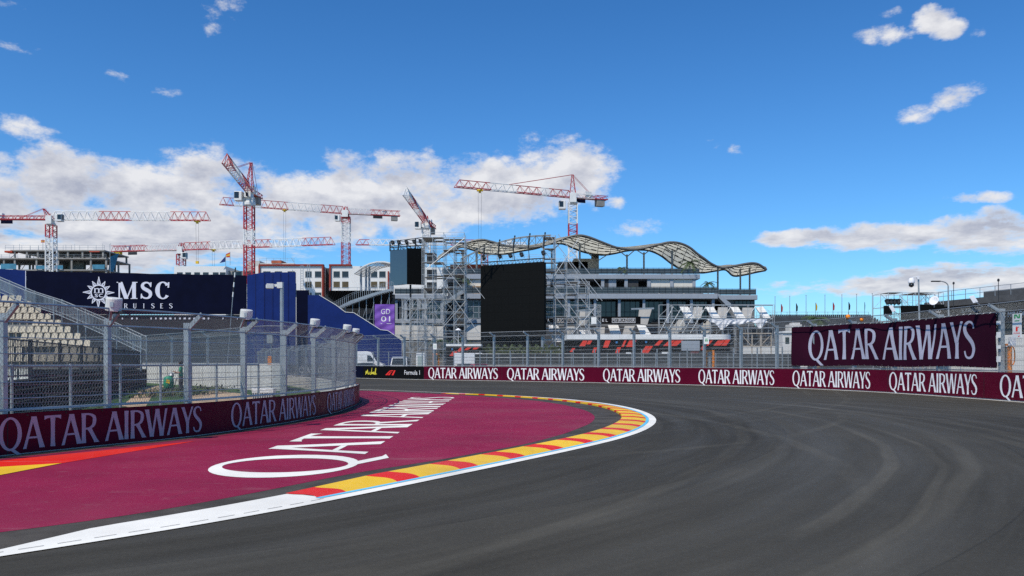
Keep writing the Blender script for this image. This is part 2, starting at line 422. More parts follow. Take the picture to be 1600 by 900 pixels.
# ground far and wide
def ground_mat():
    m = bpy.data.materials.new('dusty_ground'); m.use_nodes = True; q = NT(m.node_tree); b = q.n['Principled BSDF']
    g = q.n.new('ShaderNodeNewGeometry').outputs['Position']
    n = q.noise(g, .06, 6, .6); n2 = q.noise(g, 1.7, 5, .65)
    c = q.mix(q.ramp01(n, .4, .62), (.20, .18, .15), (.30, .28, .25)); c = q.mix(q.ramp01(n2, .3, .7, 0, .5), c, (.16, .145, .12))
    q.l.new(c, b.inputs['Base Color']); b.inputs['Roughness'].default_value = .9; b.inputs['Specular IOR Level'].default_value = .15
    return m
mb = MB(); mb.flat([(-2500, -400, -.03), (2500, -400, -.03), (2500, 4500, -.03), (-2500, 4500, -.03)])
tag(mb.build('ground', ground_mat()), kind='structure')

# track asphalt with its dusty tyre marks (marks are worn into the surface: arcs about the corner's centre)
def asphalt_mat():
    m = bpy.data.materials.new('asphalt'); m.use_nodes = True; q = NT(m.node_tree); b = q.n['Principled BSDF']
    g = q.n.new('ShaderNodeNewGeometry').outputs['Position']; x, y, z = q.sep(g)
    wob = q.noise(g, .05, 3, .5)
    def rad(cx, cy):
        dx, dy = q.m('SUBTRACT', x, cx), q.m('SUBTRACT', y, cy)
        r = q.m('SQRT', q.m('ADD', q.m('MULTIPLY', dx, dx), q.m('MULTIPLY', dy, dy)))
        return q.m('MULTIPLY_ADD', wob, 2.2, r), q.m('ARCTAN2', dy, dx)
    r, th = rad(-18, 26)
    st = q.noise(q.xyz(q.m('MULTIPLY', r, 1.15), q.m('MULTIPLY', th, 1.6), 0), 1.0, 4, .62)
    st2 = q.noise(q.xyz(q.m('MULTIPLY', r, 5.0), q.m('MULTIPLY', th, 4), 3.3), 1.0, 3, .6)
    big = q.noise(g, .16, 4, .55); mid = q.noise(g, 1.2, 6, .65); gr = q.noise(g, 38, 3, .7)
    v = q.m('MULTIPLY_ADD', q.m('SUBTRACT', st, .5), .056, .0525)
    v = q.m('MULTIPLY_ADD', q.m('SUBTRACT', st2, .5), .020, v)
    v = q.m('MULTIPLY_ADD', q.m('SUBTRACT', big, .5), .034, v); v = q.m('MULTIPLY_ADD', q.m('SUBTRACT', mid, .5), .016, v)
    marks = None
    for cx, cy, rr, w, k, ph in ((-18, 26, 27.2, .17, .030, 1), (-18, 26, 27.95, .10, .022, 1), (-18, 26, 29.9, .2, .018, 2), (-14.5, 24, 27.0, .18, .020, 3), (-14, 24, 28.4, .16, .018, 3),
                             (-9, 33, 20.6, .2, .016, 4), (-22, 20, 28.2, .25, .018, 5), (-30, 30, 37.0, .2, .018, 6), (-6, 14, 22.0, .25, .014, 7), (-40, 62, 58.5, .22, .013, 8), (-40, 62, 60.2, .2, .012, 8), (-18, 26, 25.2, .3, .016, 9), (-18, 26, 31.6, .25, .020, 10), (-18, 26, 33.4, .3, .016, 11), (-14.5, 24, 30.4, .2, .018, 12), (-20, 29, 31.5, .22, .018, 13), (-20, 29, 33.2, .22, .018, 13)):
        r2, th2 = rad(cx, cy)
        d = q.m('ABSOLUTE', q.m('SUBTRACT', r2, rr + 1.1))
        a = q.ramp01(d, w * .35, w, 1, 0)
        nz = q.noise(q.xyz(q.m('MULTIPLY', r2, .6), q.m('MULTIPLY', th2, 3.0), float(ph)), 1.0, 5, .7)
        a = q.m('MULTIPLY', a, q.ramp01(nz, .34, .66, 0, k * .88)); marks = a if marks is None else q.m('ADD', marks, a)
    v = q.m('ADD', v, q.m('MULTIPLY', marks, 1.15))
    rs, ths = rad(-16, 27)
    lane = q.m('FRACT', q.m('MULTIPLY', q.m('SUBTRACT', rs, q.m('MULTIPLY_ADD', wob, 2.2, 0)), 1 / 4.3))
    seam = q.ramp01(q.m('ABSOLUTE', q.m('SUBTRACT', lane, .5)), .0, .006, .010, 0)
    v = q.m('SUBTRACT', v, seam)
    ln = q.m('FLOOR', q.m('MULTIPLY_ADD', q.m('SUBTRACT', rs, q.m('MULTIPLY_ADD', wob, 2.2, 0)), 1 / 4.3, .5))
    v = q.m('ADD', v, q.m('MULTIPLY', q.m('SUBTRACT', q.m('FRACT', q.m('MULTIPLY', ln, .618)), .5), .010))
    gr2 = q.noise(g, 16, 5, .75); v = q.m('MULTIPLY_ADD', q.m('SUBTRACT', gr2, .5), .034, v)
    vo = q.n.new('ShaderNodeTexVoronoi'); vo.inputs['Scale'].default_value = 26; q.l.new(g, vo.inputs['Vector'])
    v = q.m('ADD', v, q.m('MULTIPLY', q.ramp01(vo.outputs['Distance'], .05, .12, 1, 0), q.ramp01(q.noise(g, 9, 2, .5), .56, .66, 0, .10)))
    sp = q.ramp01(gr, .64, .80, 0, .040); v = q.m('ADD', v, sp)
    dk = q.ramp01(gr, .22, .40, .018, 0); v = q.m('SUBTRACT', v, dk)
    v = q.m('MAXIMUM', v, .018)
    c = q.n.new('ShaderNodeCombineColor')
    q.l.new(q.m('MULTIPLY', v, 1.08), c.inputs[0]); q.l.new(v, c.inputs[1]); q.l.new(q.m('MULTIPLY', v, .79), c.inputs[2])
    q.l.new(c.outputs[0], b.inputs['Base Color'])
    q.put(b.inputs['Roughness'], q.ramp01(st, .3, .7, .78, .62)); b.inputs['Specular IOR Level'].default_value = .10
    bn = q.n.new('ShaderNodeBump'); bn.inputs['Strength'].default_value = .55; bn.inputs['Distance'].default_value = .012
    q.l.new(q.noise(g, 55, 4, .7), bn.inputs['Height']); q.l.new(bn.outputs[0], b.inputs['Normal'])
    return m
M_asph = asphalt_mat()
edge_o = [OUT.at(OUT.len * i / 160, -.5) for i in range(161)]
edge_i = [INN.at(INN.len * i / 120, -.25) for i in range(121)]
mb = MB(); mb.flat([Vector((p.x, p.y, 0)) for p in edge_o] + [Vector((p.x, p.y, 0)) for p in edge_i])
tag(mb.build('track', M_asph), kind='structure')

# painted run-off
def paint_mat(name, rgb, rough=.55, wear=.35, spec=.14):
    m = bpy.data.materials.new(name); m.use_nodes = True; q = NT(m.node_tree); b = q.n['Principled BSDF']
    g = q.n.new('ShaderNodeNewGeometry').outputs['Position']
    n = q.noise(g, .45, 6, .62); n2 = q.noise(g, 4, 5, .65); n3 = q.noise(g, 60, 3, .7)
    x, y, z = q.sep(g)
    sc = q.noise(q.xyz(q.m('MULTIPLY', x, .25), q.m('MULTIPLY', y, 2.4), 1.7), 1.0, 5, .7)
    c = q.mix(q.ramp01(n, .3, .7), tuple(v * .86 for v in rgb), tuple(min(1, v * 1.10) for v in rgb))
    c = q.mix(q.ramp01(n2, .55, .8, 0, .16 * wear / .35), c, (.30, .27, .25))
    c = q.mix(q.ramp01(sc, .60, .76, 0, .36 * wear / .35), c, (.32, .28, .27))
    c = q.mix(q.ramp01(n3, .68, .82, 0, .18 * wear / .35), c, (.4, .36, .34))
    c = q.mix(q.ramp01(n3, .18, .32, .35 * wear / .35, 0), c, tuple(v * .5 for v in rgb))
    rub = q.noise(q.xyz(q.m('MULTIPLY', x, 1.1), q.m('MULTIPLY', q.m('MULTIPLY_ADD', x, .45, y), .12), 8.3), 1.6, 6, .72)
    c = q.mix(q.ramp01(rub, .60, .74, 0, .55 * wear), c, (.03, .026, .026))
    c = q.mix(q.ramp01(q.noise(g, .13, 4, .6), .45, .68, 0, .35 * wear), c, (.22, .19, .17))
    q.l.new(c, b.inputs['Base Color']); b.inputs['Roughness'].default_value = rough; b.inputs['Specular IOR Level'].default_value = spec
    bn = q.n.new('ShaderNodeBump'); bn.inputs['Strength'].default_value = .28; bn.inputs['Distance'].default_value = .01
    q.l.new(q.noise(g, 50, 3, .7), bn.inputs['Height']); q.l.new(bn.outputs[0], b.inputs['Normal'])
    return m
M_pmar = paint_mat('maroon_road_paint', (.245, .012, .048), .65, .34)
M_pwhite = paint_mat('white_road_paint', (.84, .82, .74), .6, .10, .15)
M_pred = paint_mat('red_road_paint', S(222, 38, 22), .5, .55)
M_pyel = paint_mat('yellow_road_paint', S(236, 190, 40), .5, .55)
M_pcyan = paint_mat('cyan_road_paint', S(105, 198, 232), .5, .15)
run = [G(*p) for p in ((-260, 862), (0, 833), (210, 805), (375, 775), (548.7, 740), (680, 720), (820, 694.6), (881, 678.4), (920.6, 663), (928, 657), (930, 651), (924, 645.5), (912, 640.4), (881, 632.5), (837, 626), (750, 619.4), (660, 614.2), (562, 610.4))]
run = [Vector((p.x, p.y, 0)) for p in smooth([p.xy for p in run], 200, 10)] 
ia, ib = INN.s_of_px(0), INN.s_of_px(556, INN.len * .2, INN.len * .75)
sy = next(INN.len * i / 400 for i in range(100, 400) if INN.at(INN.len * i / 400).y > 49.5 or i == 399)
run += [INN.at(sy - sy * i / 80, .40 if sy - sy * i / 80 < ib - 2 else .10) for i in range(66)]
run += [Vector((-15.2, 1, 0))]
mb = MB(); mb.flat([p + Vector((0, 0, .004)) for p in run])
tag(mb.build('painted_run_off', M_pmar), kind='structure')
# red and yellow wedges by the wall
mb = MB(); a = [G(*p) for p in ((307, 689.5), (97, 724.3), (-60, 754), (-60, 728), (0, 720), (150, 705.5))]
mb.flat([p + Vector((0, 0, .008)) for p in a]); tag(mb.build('red_ground_marking', M_pred), kind='structure')
mb = MB(); a = [G(*p) for p in ((97, 724.5), (-60, 755), (-60, 739), (0, 730.5))]
mb.flat([p + Vector((0, 0, .012)) for p in a]); tag(mb.build('yellow_ground_marking', M_pyel), kind='structure')
# the big painted words: read from across the track, running away from the camera
mb = MB()
LX0, LX1, LY0, LY1 = -2.76, -4.84, 12.35, 40.5
letters(mb, 'QATAR AIRWAYS', 1, lambda u, v, k: Vector((LX0 + (LX1 - LX0) * (v if u > .0925 else .5 + (v - .5) * 1.10), LY0 + (LY1 - LY0) * (u + .018 * min(1, u / .09) * (1 - u)), .008 + k)), lift=.0006)
tag(mb.build('painted_ground_lettering', M_pwhite), kind='structure')

# white edge line, white wedge, cyan line, kerb
s0 = KER.s_of_px(528, 0, KER.len * .6)          # start of stripes on the outer edge
sA = KER.s_of_px(0, 0, s0); s1 = KER.s_of_px(706, 25, KER.len)
def kerb_w(t):                                   # width between edge line and infield side of the stripes
    u = (t - s0) / (s1 - s0)
    return .58 + .14 * min(1, u * 3) - .16 * max(0, u - .7) / .3
sC = KER.s_of_px(199, 0, s0)
def wedge(t):
    if t < sA: return max(.16, .27 - (sA - t) * .12)
    if t < sC: return .27 + .45 * (t - sA) / (sC - sA)
    return .72 + .14 * (t - sC) / (s0 - sC)
mb = MB()
strip_sheet(mb, KER, s0, s1, .0, .21, .010, .25)
strip_sheet(mb, KER, s1, KER.len, 0, .16, .010, .5)
strip_sheet(mb, KER, 0, s0, 0, 1, .010, .3, taper=lambda k: (0, wedge(k * s0)))
tag(mb.build('white_edge_line', M_pwhite), kind='structure')
mb = MB(); t = 0
while t < s0 - .3:
    o = .16
    strip_sheet(mb, KER, t, t + .22, o, o + .012, .014, .12); t += .34
tag(mb.build('dashed_seam', pm('dark_seam', (.12, .12, .12), .8)), kind='structure')
mb = MB(); strip_sheet(mb, KER, s0 - .1, s1, .213, .30, .014, .25); tag(mb.build('cyan_line', M_pcyan), kind='structure')
# the kerb: raised, rounded, red and yellow blocks
mb = MB(); L = s1 - s0; ns = int(L / .06); na = 8; rows = []
for i in range(ns + 1):
    t = s0 + L * i / ns; w = kerb_w(t); row = []
    for j in range(na + 1):
        a = j / na; zz = (.012 + .048 * (1 - (1 - a) ** 2) * min(1, (t - s0) / 2 + .1, (s1 - t) / 3 + .05))
        sk = .06 * math.sin(a * math.pi * 1.6) - .06 * (1 - a)
        row.append(KER.at(min(KER.len, max(0, t + sk)), .305 + w * a, zz))
    row.append(Vector((row[-1].x, row[-1].y, -.01))); rows.append(row)
vs = [p for r in rows for p in r]; k = na + 2; mb.v = vs
for i in range(ns):
    ph = (L * (i + .5) / ns) % 1.62
    for j in range(na + 1):
        mb.f.append((i * k + j, (i + 1) * k + j, (i + 1) * k + j + 1, i * k + j + 1)); mb.mi.append(0 if ph < .55 else 1)
ko = mb.build('kerb', [M_pred, M_pyel]); tag(ko, kind='structure')
def verge_mat():
    m = bpy.data.materials.new('worn_verge'); m.use_nodes = True; q = NT(m.node_tree); b = q.n['Principled BSDF']
    g = q.n.new('ShaderNodeNewGeometry').outputs['Position']
    c = q.mix(q.ramp01(q.noise(g, .8, 6, .65), .35, .65), (.046, .040, .032), (.085, .076, .064)); c = q.mix(q.ramp01(q.noise(g, 30, 4, .7), .62, .8, 0, .7), c, (.22, .20, .17)); c = q.mix(q.ramp01(q.noise(g, 9, 4, .7), .6, .75, 0, .5), c, (.03, .028, .025))
    q.l.new(c, b.inputs['Base Color']); b.inputs['Roughness'].default_value = .8; b.inputs['Specular IOR Level'].default_value = .2
    bn = q.n.new('ShaderNodeBump'); bn.inputs['Strength'].default_value = .6; bn.inputs['Distance'].default_value = .015; q.l.new(q.noise(g, 40, 4, .7), bn.inputs['Height']); q.l.new(bn.outputs[0], b.inputs['Normal']); return m
mb = MB(); strip_sheet(mb, KER, 0, s1 + 6, .25, 2.4, .002, .3); tag(mb.build('verge', verge_mat()), kind='structure')
# white line along the outer wall
mb = MB(); strip_sheet(mb, OUT, 0, OUT.len, .16, .34, .004, .6); tag(mb.build('white_wall_line', M_pwhite), kind='structure')

# infield behind the inner wall: lawn, sand path, pale concrete
def lawn_mat():
    m = bpy.data.materials.new('lawn'); m.use_nodes = True; q = NT(m.node_tree); b = q.n['Principled BSDF']
    g = q.n.new('ShaderNodeNewGeometry').outputs['Position']
    c = q.mix(q.ramp01(q.noise(g, 2.5, 6, .7), .3, .7), (.022, .062, .010), (.06, .13, .022)); c = q.mix(q.ramp01(q.noise(g, .5, 4, .6), .55, .75, 0, .6), c, (.11, .10, .05))
    q.l.new(c, b.inputs['Base Color']); b.inputs['Roughness'].default_value = .9
    bn = q.n.new('ShaderNodeBump'); bn.inputs['Strength'].default_value = 1; bn.inputs['Distance'].default_value = .05
    q.l.new(q.noise(g, 22, 4, .7), bn.inputs['Height']); q.l.new(bn.outputs[0], b.inputs['Normal']); return m
mb = MB()
mb.flat([INN.at(INN.len * i / 60, -.4, -.012) for i in range(6, 57)] + [Vector((-60, 100, -.012)), Vector((-60, 40, -.012)), Vector((-40, 8, -.012))])
tag(mb.build('lawn', lawn_mat()), kind='structure')
M_sand = pm('sand', (.50, .36, .22), .95, 0, .2, .8, .6, 15)
mb = MB(); mb.flat([G(*p) + Vector((0, 0, -.006)) for p in ((190, 634), (225, 606), (240, 602.5), (256, 602.5), (252, 610), (236, 620), (225, 640))])
mb.flat([G(*p) + Vector((0, 0, -.006)) for p in ((272, 645), (300, 618), (318, 609.5), (345, 611.5), (380, 615), (430, 622), (500, 617), (520, 628), (380, 650))])
tag(mb.build('sand_path', M_sand), kind='structure')
# ------------------------------------------------------------------ track walls with their printed faces
def word_on(mb, path, pxa, pxb, v0, v1, hb, a=0, b=None, off=.008, text='QATAR AIRWAYS'):
    sa, sb = path.s_of_px(pxa, a, b), path.s_of_px(pxb, a, b)
    letters(mb, text, 1, lambda u, v, k: path.at(sa + (sb - sa) * u, off + k, hb * (v0 + (v1 - v0) * v)))
def thing_at(name, label, cat, p, **k): return thing(name, label, cat, (p[0], p[1], p[2] if len(p) > 2 else 0), **k)

t = thing_at('track_wall', 'low maroon wall round the inside of the corner, under the nearest catch fence', 'wall', INN.at(ia))
mb = MB(); wall_strip(mb, INN, 0, INN.len, 0, HB_I - .06, -.015, -.45); mb.build('concrete_block', M_conc, t)
mb = MB(); wall_strip(mb, INN, 0, ib + 14, .02, HB_I, 0, -.012); mb.build('printed_banner', M_maroon, t)
lo, hi = 2, ib + .5
mb = MB()
for i in range(int((ib + 10) / 3.2)): wall_strip(mb, INN, 1.5 + i * 3.2, 1.522 + i * 3.2, .02, HB_I - .004, .004, -.001, .05)
for i in range(int((ib + 10) / .8)): mb.box(INN.at(1.1 + i * .8, .004, HB_I - .045), (.03, .03, .03), .5)
mb.build('joint', M_joint, t)
for a, b in ((-4, 315), (360, 493), (510.5, 553.5)):
    mb = MB(); word_on(mb, INN, a, b, .12, .90, HB_I, lo, hi); mb.build('lettering', pm('shade_lilac_print', (.46, .38, .42), .6, 0, .04, 2, spec=.08), t)  # white lettering with the wall's shade put into its colour
s_ = INN.s_of_px(-4, lo, hi); d_ = INN.s_of_px(315, lo, hi) - s_
mb = MB(); letters(mb, 'QATAR AIRWAYS', 1, lambda u, v, k: INN.at(s_ - 1.0 - d_ + d_ * u, .008 + k, HB_I * (.12 + .78 * v))); mb.build('lettering', MATS['shade_lilac_print'], t)

sB = OUT.s_of_px(662.5, 0, OUT.len); sN = OUT.s_of_px(567.5, 0, OUT.len)
t = thing_at('track_wall', 'long maroon wall with white lettering round the outside of the corner', 'wall', OUT.at(sB + 10))
mb = MB(); wall_strip(mb, OUT, sB, OUT.len, 0, HB_O - .06, -.015, -.5); mb.build('concrete_block', M_conc, t)
mb = MB(); wall_strip(mb, OUT, sB, OUT.len, .04, HB_O, 0, -.012); mb.build('printed_banner', M_maroon, t)
lo, hi = sB - 2, OUT.len
mb = MB()
for i in range(int((OUT.len - sB) / 4.0)): wall_strip(mb, OUT, sB + 1.2 + i * 4, sB + 1.232 + i * 4, .04, HB_O - .004, .004, -.001, .05)
mb.build('joint', M_joint, t)
for a, b in ((669, 778), (792, 913), (942, 1063), (1091, 1210), (1238, 1360), (1389, 1527)):
    mb = MB(); word_on(mb, OUT, a, b, .13, .90, HB_O, lo, hi); mb.build('lettering', M_letter, t)
s_ = OUT.s_of_px(1562, lo, hi); mb = MB()
letters(mb, 'QATAR AIRWAYS', 1, lambda u, v, k: OUT.at(s_ + 8.4 * u, .008 + k, HB_O * (.13 + .77 * v))); mb.build('lettering', M_letter, t)
# black end of the same wall run
t = thing_at('track_wall', 'black wall section with yellow Madrid script and red logo at far end of the corner', 'wall', OUT.at(sB - 5))
mb = MB(); wall_strip(mb, OUT, 0, sB - .02, 0, HB_O - .06, -.015, -.5); mb.build('concrete_block', M_conc, t)
mb = MB(); wall_strip(mb, OUT, sN, sB - .02, .04, HB_O, 0, -.012); mb.build('printed_banner', M_black, t)
mb = MB(); wall_strip(mb, OUT, 0, sN - .01, .04, HB_O, 0, -.012); mb.build('navy_banner', M_navy, t)
def on_out(pa, pb, v0, v1):
    a, b = OUT.s_of_px(pa, 0, OUT.len), OUT.s_of_px(pb, 0, OUT.len)
    return lambda u, v, k: OUT.at(a + (b - a) * u, .006 + k, HB_O * (v0 + (v1 - v0) * v))
mp = on_out(632, 656, .36, .70); mb = MB(); sans(mb, 'Formula 1', mp); mb.build('lettering', M_letter, t)
mp = on_out(602, 618, .30, .68); mb = MB()
for pl in ([(0, 0), (.33, .72), (.45, .93), (.60, 1), (.80, 1), (.70, .80), (.56, .80), (.47, .74), (.20, 0)], [(.24, 0), (.47, .52), (.54, .62), (.63, .66), (.66, .66), (.60, .50), (.56, .48), (.44, .0)]):
    mb.flat([mp(u, v, .002) for u, v in pl])
mb.flat([mp(u, v, .002) for u, v in ((.63, 0), (.86, 1), (1, 1), (.80, 0))])
mb.build('emblem', pm('red_print', (.80, .03, .02), .4), t)
mp = on_out(571, 588.5, .26, .86); mb = MB()
pts = [(.02, .05), (.08, .6), (.12, .2), (.2, .75), (.24, .2), (.30, .15), (.36, .45), (.33, .2), (.42, .2), (.48, .45), (.44, .15), (.54, .2), (.60, 1.0), (.56, .2), (.66, .45), (.68, .15), (.78, .5), (.77, .15), (.84, .2), (.94, 1.0), (.90, .15), (1, .25)]
st = ribbon(pts, [.05] * len(pts), 4); vs = []
for l, r in st: vs += [mp(*l, .002), mp(*r, .002)]
mb.add(vs, [(2 * i, 2 * i + 1, 2 * i + 3, 2 * i + 2) for i in range(len(st) - 1)]); mb.build('script_lettering', pm('yellow_print', (.75, .65, .05), .5), t)

# ------------------------------------------------------------------ catch fence on the inner wall
def debris_fence(name, label, path, posts, a, b, hb, zb, tip_z, tip_o, sp, wr, offs=-.22, cables=(), low=None, pw=.11, mesh_range=None):
    t = thing_at(name, label, 'fence', path.at(posts[len(posts) // 2]))
    arm = lambda s: (path.at(s, offs, zb), path.at(s, offs + tip_o, tip_z))
    for s in posts:
        mb = MB(); p0 = path.at(s, offs, 0); p1 = path.at(s, offs, zb); n = (path.at(s, 1) - path.at(s, 0)).normalized(); rz = math.atan2(n.y, n.x)
        mb.box((p0.x, p0.y, (zb + .07) / 2), (pw * 1.25, pw * .8, zb + .07), rz)
        mb.box((p0.x - n.x * pw * .2, p0.y - n.y * pw * .2, zb + .02), (pw * 1.6, .012, .26), rz)
        q0 = p1 + Vector((-n.x * .03, -n.y * .03, -.05)); q1 = arm(s)[1]
        mb.bar(q0, q1, pw * .5, pw * .85); mb.bar(q0 + Vector((0, 0, .07)), q1 + Vector((0, 0, .05)), .014, .05)
        for zz in (.3, .9, 1.5, 2.1): mb.box((p0.x + n.x * pw * .66, p0.y + n.y * pw * .66, hb + zz * .6), (.02, .05, .05), rz)
        mb.build('post', M_steel, t)
    def cable(z, o, r, nm):
        mb = MB(); n = max(2, int((b - a) / .8)); mb.poly([path.at(a + (b - a) * i / n, o, z) for i in range(n + 1)], r, 5); mb.build(nm, M_steel, t)
    cable(zb, offs + .07, .022, 'rail'); cable(tip_z + .02, offs + tip_o, .022, 'rail'); cable(hb + .06, offs + .05, .03, 'rail')
    for z in cables: cable(z, offs + .08, .009, 'cable')
    mb = MB(); ma, mz = mesh_range or (a, b)
    chain_mesh(mb, path, ma, mz, [(hb + .03, offs + .065), (zb, offs + .065), (tip_z, offs + tip_o)], sp, wr); mb.build('wire_mesh', M_steel2, t)
    if low:
        mb = MB(); zt, gap, wr2 = low; n = int((mz - ma) / gap)
        for i in range(n + 1): s = ma + (mz - ma) * i / n; mb.tube(path.at(s, offs - .06, hb), path.at(s, offs - .06, zt), wr2, 3, cap=False)
        for z in [hb + (zt - hb) * k / 5 for k in range(6)]:
            m_ = max(2, int((mz - ma) / 1.5)); mb.poly([path.at(ma + (mz - ma) * i / m_, offs - .065, z) for i in range(m_ + 1)], .006, 3)
        mb.build('welded_panel', M_steel2, t)
    return t
lo, hi = 2, ib + 1
posts = [INN.s_of_px(px, lo, hi, -.22) for px in (5, 168, 292.7, 380.7, 444, 490, 521.5, 542, 555)]
dl = posts[2] - posts[1]
posts = [posts[0] - dl * 2, posts[0] - dl] + posts + [posts[-1] + 3.6 * k for k in range(1, 13)]
print('inner posts', [round(p, 1) for p in posts])
debris_fence('catch_fence', 'tall galvanised catch fence leaning over the low inner maroon wall', INN, posts, posts[0] - 1, posts[-1] + .5, HB_I, 2.50, 2.82, .40, .068, .0025,
             cables=(1.05, 1.35, 1.9, 2.2), low=(1.64, .06, .0021), mesh_range=(INN.s_of_px(0, lo, hi) - 2.5, posts[-1]))
mb = MB(); lowp = [INN.s_of_px(px, lo, hi, -.30) for px in (25, 116.5, 194, 257, 305, 345, 410)]
tlow = thing_at('post_row_fence', 'short round-post fence standing just behind the inner wall, shorter than the catch fence', 'fence', INN.at(lowp[0]))
for s in lowp:
    mb = MB(); mb.tube(INN.at(s, -.42, 0), INN.at(s, -.42, 1.70), .03, 8); mb.build('post', M_steel, tlow)
mb = MB(); n = 40; mb.poly([INN.at(lowp[0] - 2 + (lowp[-1] + 2 - lowp[0]) * i / n, -.42, 1.66) for i in range(n + 1)], .022, 6); mb.build('rail', M_steel, tlow)

# white drums clamped to the top of the inner fence
M_drum = pm('pale_plastic', (.62, .62, .59), .45, 0, .05, 2)
for px, yb, yt, w, lab in ((176, 486, 469, 24, 'largest white drum on the catch fence, in front of the dark navy hoarding'), (383, 499, 486.5, 19, 'white drum on the catch fence, in front of the wide blue panel'),
                      (490.5, 510.5, 500.5, 15, 'white drum on the catch fence, left of two drums before the sloping blue wrap'), (541, 519, 509.5, 13, 'white drum second from the far end of the catch fence'), (555, 522, 515, 11, 'smallest white drum, at the far end of the catch fence')):
    s = INN.s_of_px(px, lo, ib + .9, .1) or (ib + 1.2)
    p = INN.at(s, .12); z0, z1 = Z(yb, p.y), Z(yt, p.y); r = w / 2 * p.y / F
    t = thing('drum', lab, 'drum', (p.x, p.y, z0), group='white drums on the catch fence')
    ax = Vector((.14, -.12, 1)).normalized(); h = (z1 - z0) * 1.22
    mb = MB(); mb.lathe((p.x, p.y, z0), [(r * .93, 0), (r, .01), (r, h * .9), (r * .95, h), (r * .3, h * 1.02)], 20, ax); mb.build('housing', M_drum, t, smooth=False, bevel=.008)
    mb = MB(); a = INN.at(s + .05, -.05, 2.62); b = Vector((p.x + .05, p.y - r * 1.02, z0 + h * .45)); mb.bar(a, b, .05, .05); mb.bar(b, b + Vector((.0, .12, .02)), .05, .05); mb.box((b.x, b.y - .01, b.z), (.07, .02, .10)); mb.build('bracket', M_steel, t)
    mb = MB(); mb.box((p.x + .12, p.y - .02, z0 - .03), (.22, .12, .05)); mb.build('junction_box', M_dark, t)

# camera on a pale pole behind the inner fence
def cctv_pole(px, ytop, Y, lab, armx=-1):
    base = P(px, HY, Y); zt = Z(ytop, Y); t = thing('camera_pole', lab, 'camera pole', (base.x, Y, 0))
    mb = MB(); mb.tube((base.x, Y, 0), (base.x, Y, zt), .055, 10); mb.build('pole', M_steel, t)
    mb = MB(); mb.bar((base.x, Y, zt - .08), (base.x + armx * .26, Y, zt - .10), .07, .07); mb.box((base.x + armx * .05, Y, zt - .09), (.16, .14, .17)); mb.build('arm', M_drum, t)
    c = mb = MB(); mb.box((base.x + armx * .34, Y - .03, zt - .12), (.2, .16, .14), .3); mb.box((base.x + armx * .43, Y - .06, zt - .13), (.05, .1, .1), .3); mb.build('camera', M_drum, t, bevel=.01)
    return t
cctv_pole(440.5, 441, 24.5, 'pale pole with a small boxy camera at its top, before the wide blue panel')

# ------------------------------------------------------------------ catch fence on the outer wall, its banner and signs
lo, hi = OUT.len * .25, OUT.len
opx = (591, 632, 679, 723, 772, 824.5, 879.5, 935.5, 990.7, 1046.7, 1100.6, 1158, 1214, 1273, 1335, 1398, 1470, 1565)
posts = [OUT.s_of_px(px, lo, hi, -.35) for px in opx]
posts = [posts[0] - 4.4 * k for k in (4, 3, 2, 1)] + posts + [posts[-1] + 5.2 * k for k in range(1, 5)]
debris_fence('catch_fence', 'long tall catch fence behind the outer maroon wall, carrying the maroon banner', OUT, posts, posts[0], posts[-1], HB_O, 4.0, 4.32, .62, .10, .0024,
             offs=-.35, cables=(1.8, 2.4, 3.0, 3.5), low=(2.75, .13, .0024), pw=.17, mesh_range=(posts[2], posts[-1]))
tlow = thing_at('post_row_fence', 'lower round-post fence behind the outer maroon wall, shorter than the catch fence there', 'fence', OUT.at(posts[8]))
zl = 2.72
pp = [OUT.s_of_px(px, lo, hi, -.6) for px in (581.5, 605.5, 658, 707.5, 748.5, 795.5, 859, 894, 927, 963, 1001, 1025, 1072, 1144, 1181, 1220)]
for s in pp:
    mb = MB(); mb.tube(OUT.at(s, -.75, 0), OUT.at(s, -.75, zl), .05, 7); mb.build('post', M_steel, tlow)
for z in (zl - .02, 2.1, 1.55):
    mb = MB(); n = 60; mb.poly([OUT.at(pp[0] + (pp[-1] - pp[0]) * i / n, -.75, z) for i in range(n + 1)], .014, 5); mb.build('rail', M_steel, tlow)

# big banner on the fence
M_ban = pm('plum_fabric', (.026, .003, .013), .85, 0, .15, .4, .15, 3, spec=.08)
M_banl = pm('shade_lavender_print', (.40, .40, .50), .7, 0, .05, 1)  # banner lettering dimmed and blued so that it looks shaded
OB = -.20
ba, bb = OUT.s_of_px(1237, lo, hi, OB), OUT.s_of_px(1557, lo, hi, OB)
t = thing_at('banner', 'large dark plum fabric banner with tall lettering tied to the outer catch fence', 'banner', OUT.at((ba + bb) / 2, OB, 1.45))
def bmap(u, v, k):
    s = ba + (bb - ba) * u; sag = .025 * math.sin(u * 9) * v + .02 * math.sin(u * 23 + 1) * v * v
    zt = 3.96 + sag - .10 * 4 * (u - .5) ** 2 * 0 ; zb = 1.47 - .03 * math.sin(u * 14)
    ripple = .025 * math.sin(u * 31 + v * 2) + .02 * math.sin(u * 57 - v * 3) + .03 * math.sin(u * 11 + v * 5)
    return OUT.at(s, OB + .02 + ripple + k, zb + (zt - zb) * v)
mb = MB(); nu, nv = 90, 10; vs = []
for k in (0, -.02):
    for i in range(nu + 1):
        for j in range(nv + 1): vs.append(bmap(i / nu, j / nv, k))
o = (nu + 1) * (nv + 1); fs = []
for i in range(nu):
    for j in range(nv):
        a = i * (nv + 1) + j; fs.append((a, a + nv + 1, a + nv + 2, a + 1)); fs.append((o + a, o + a + 1, o + a + nv + 2, o + a + nv + 1))
mb.add(vs, fs); mb.build('fabric', M_ban, t, smooth=True)
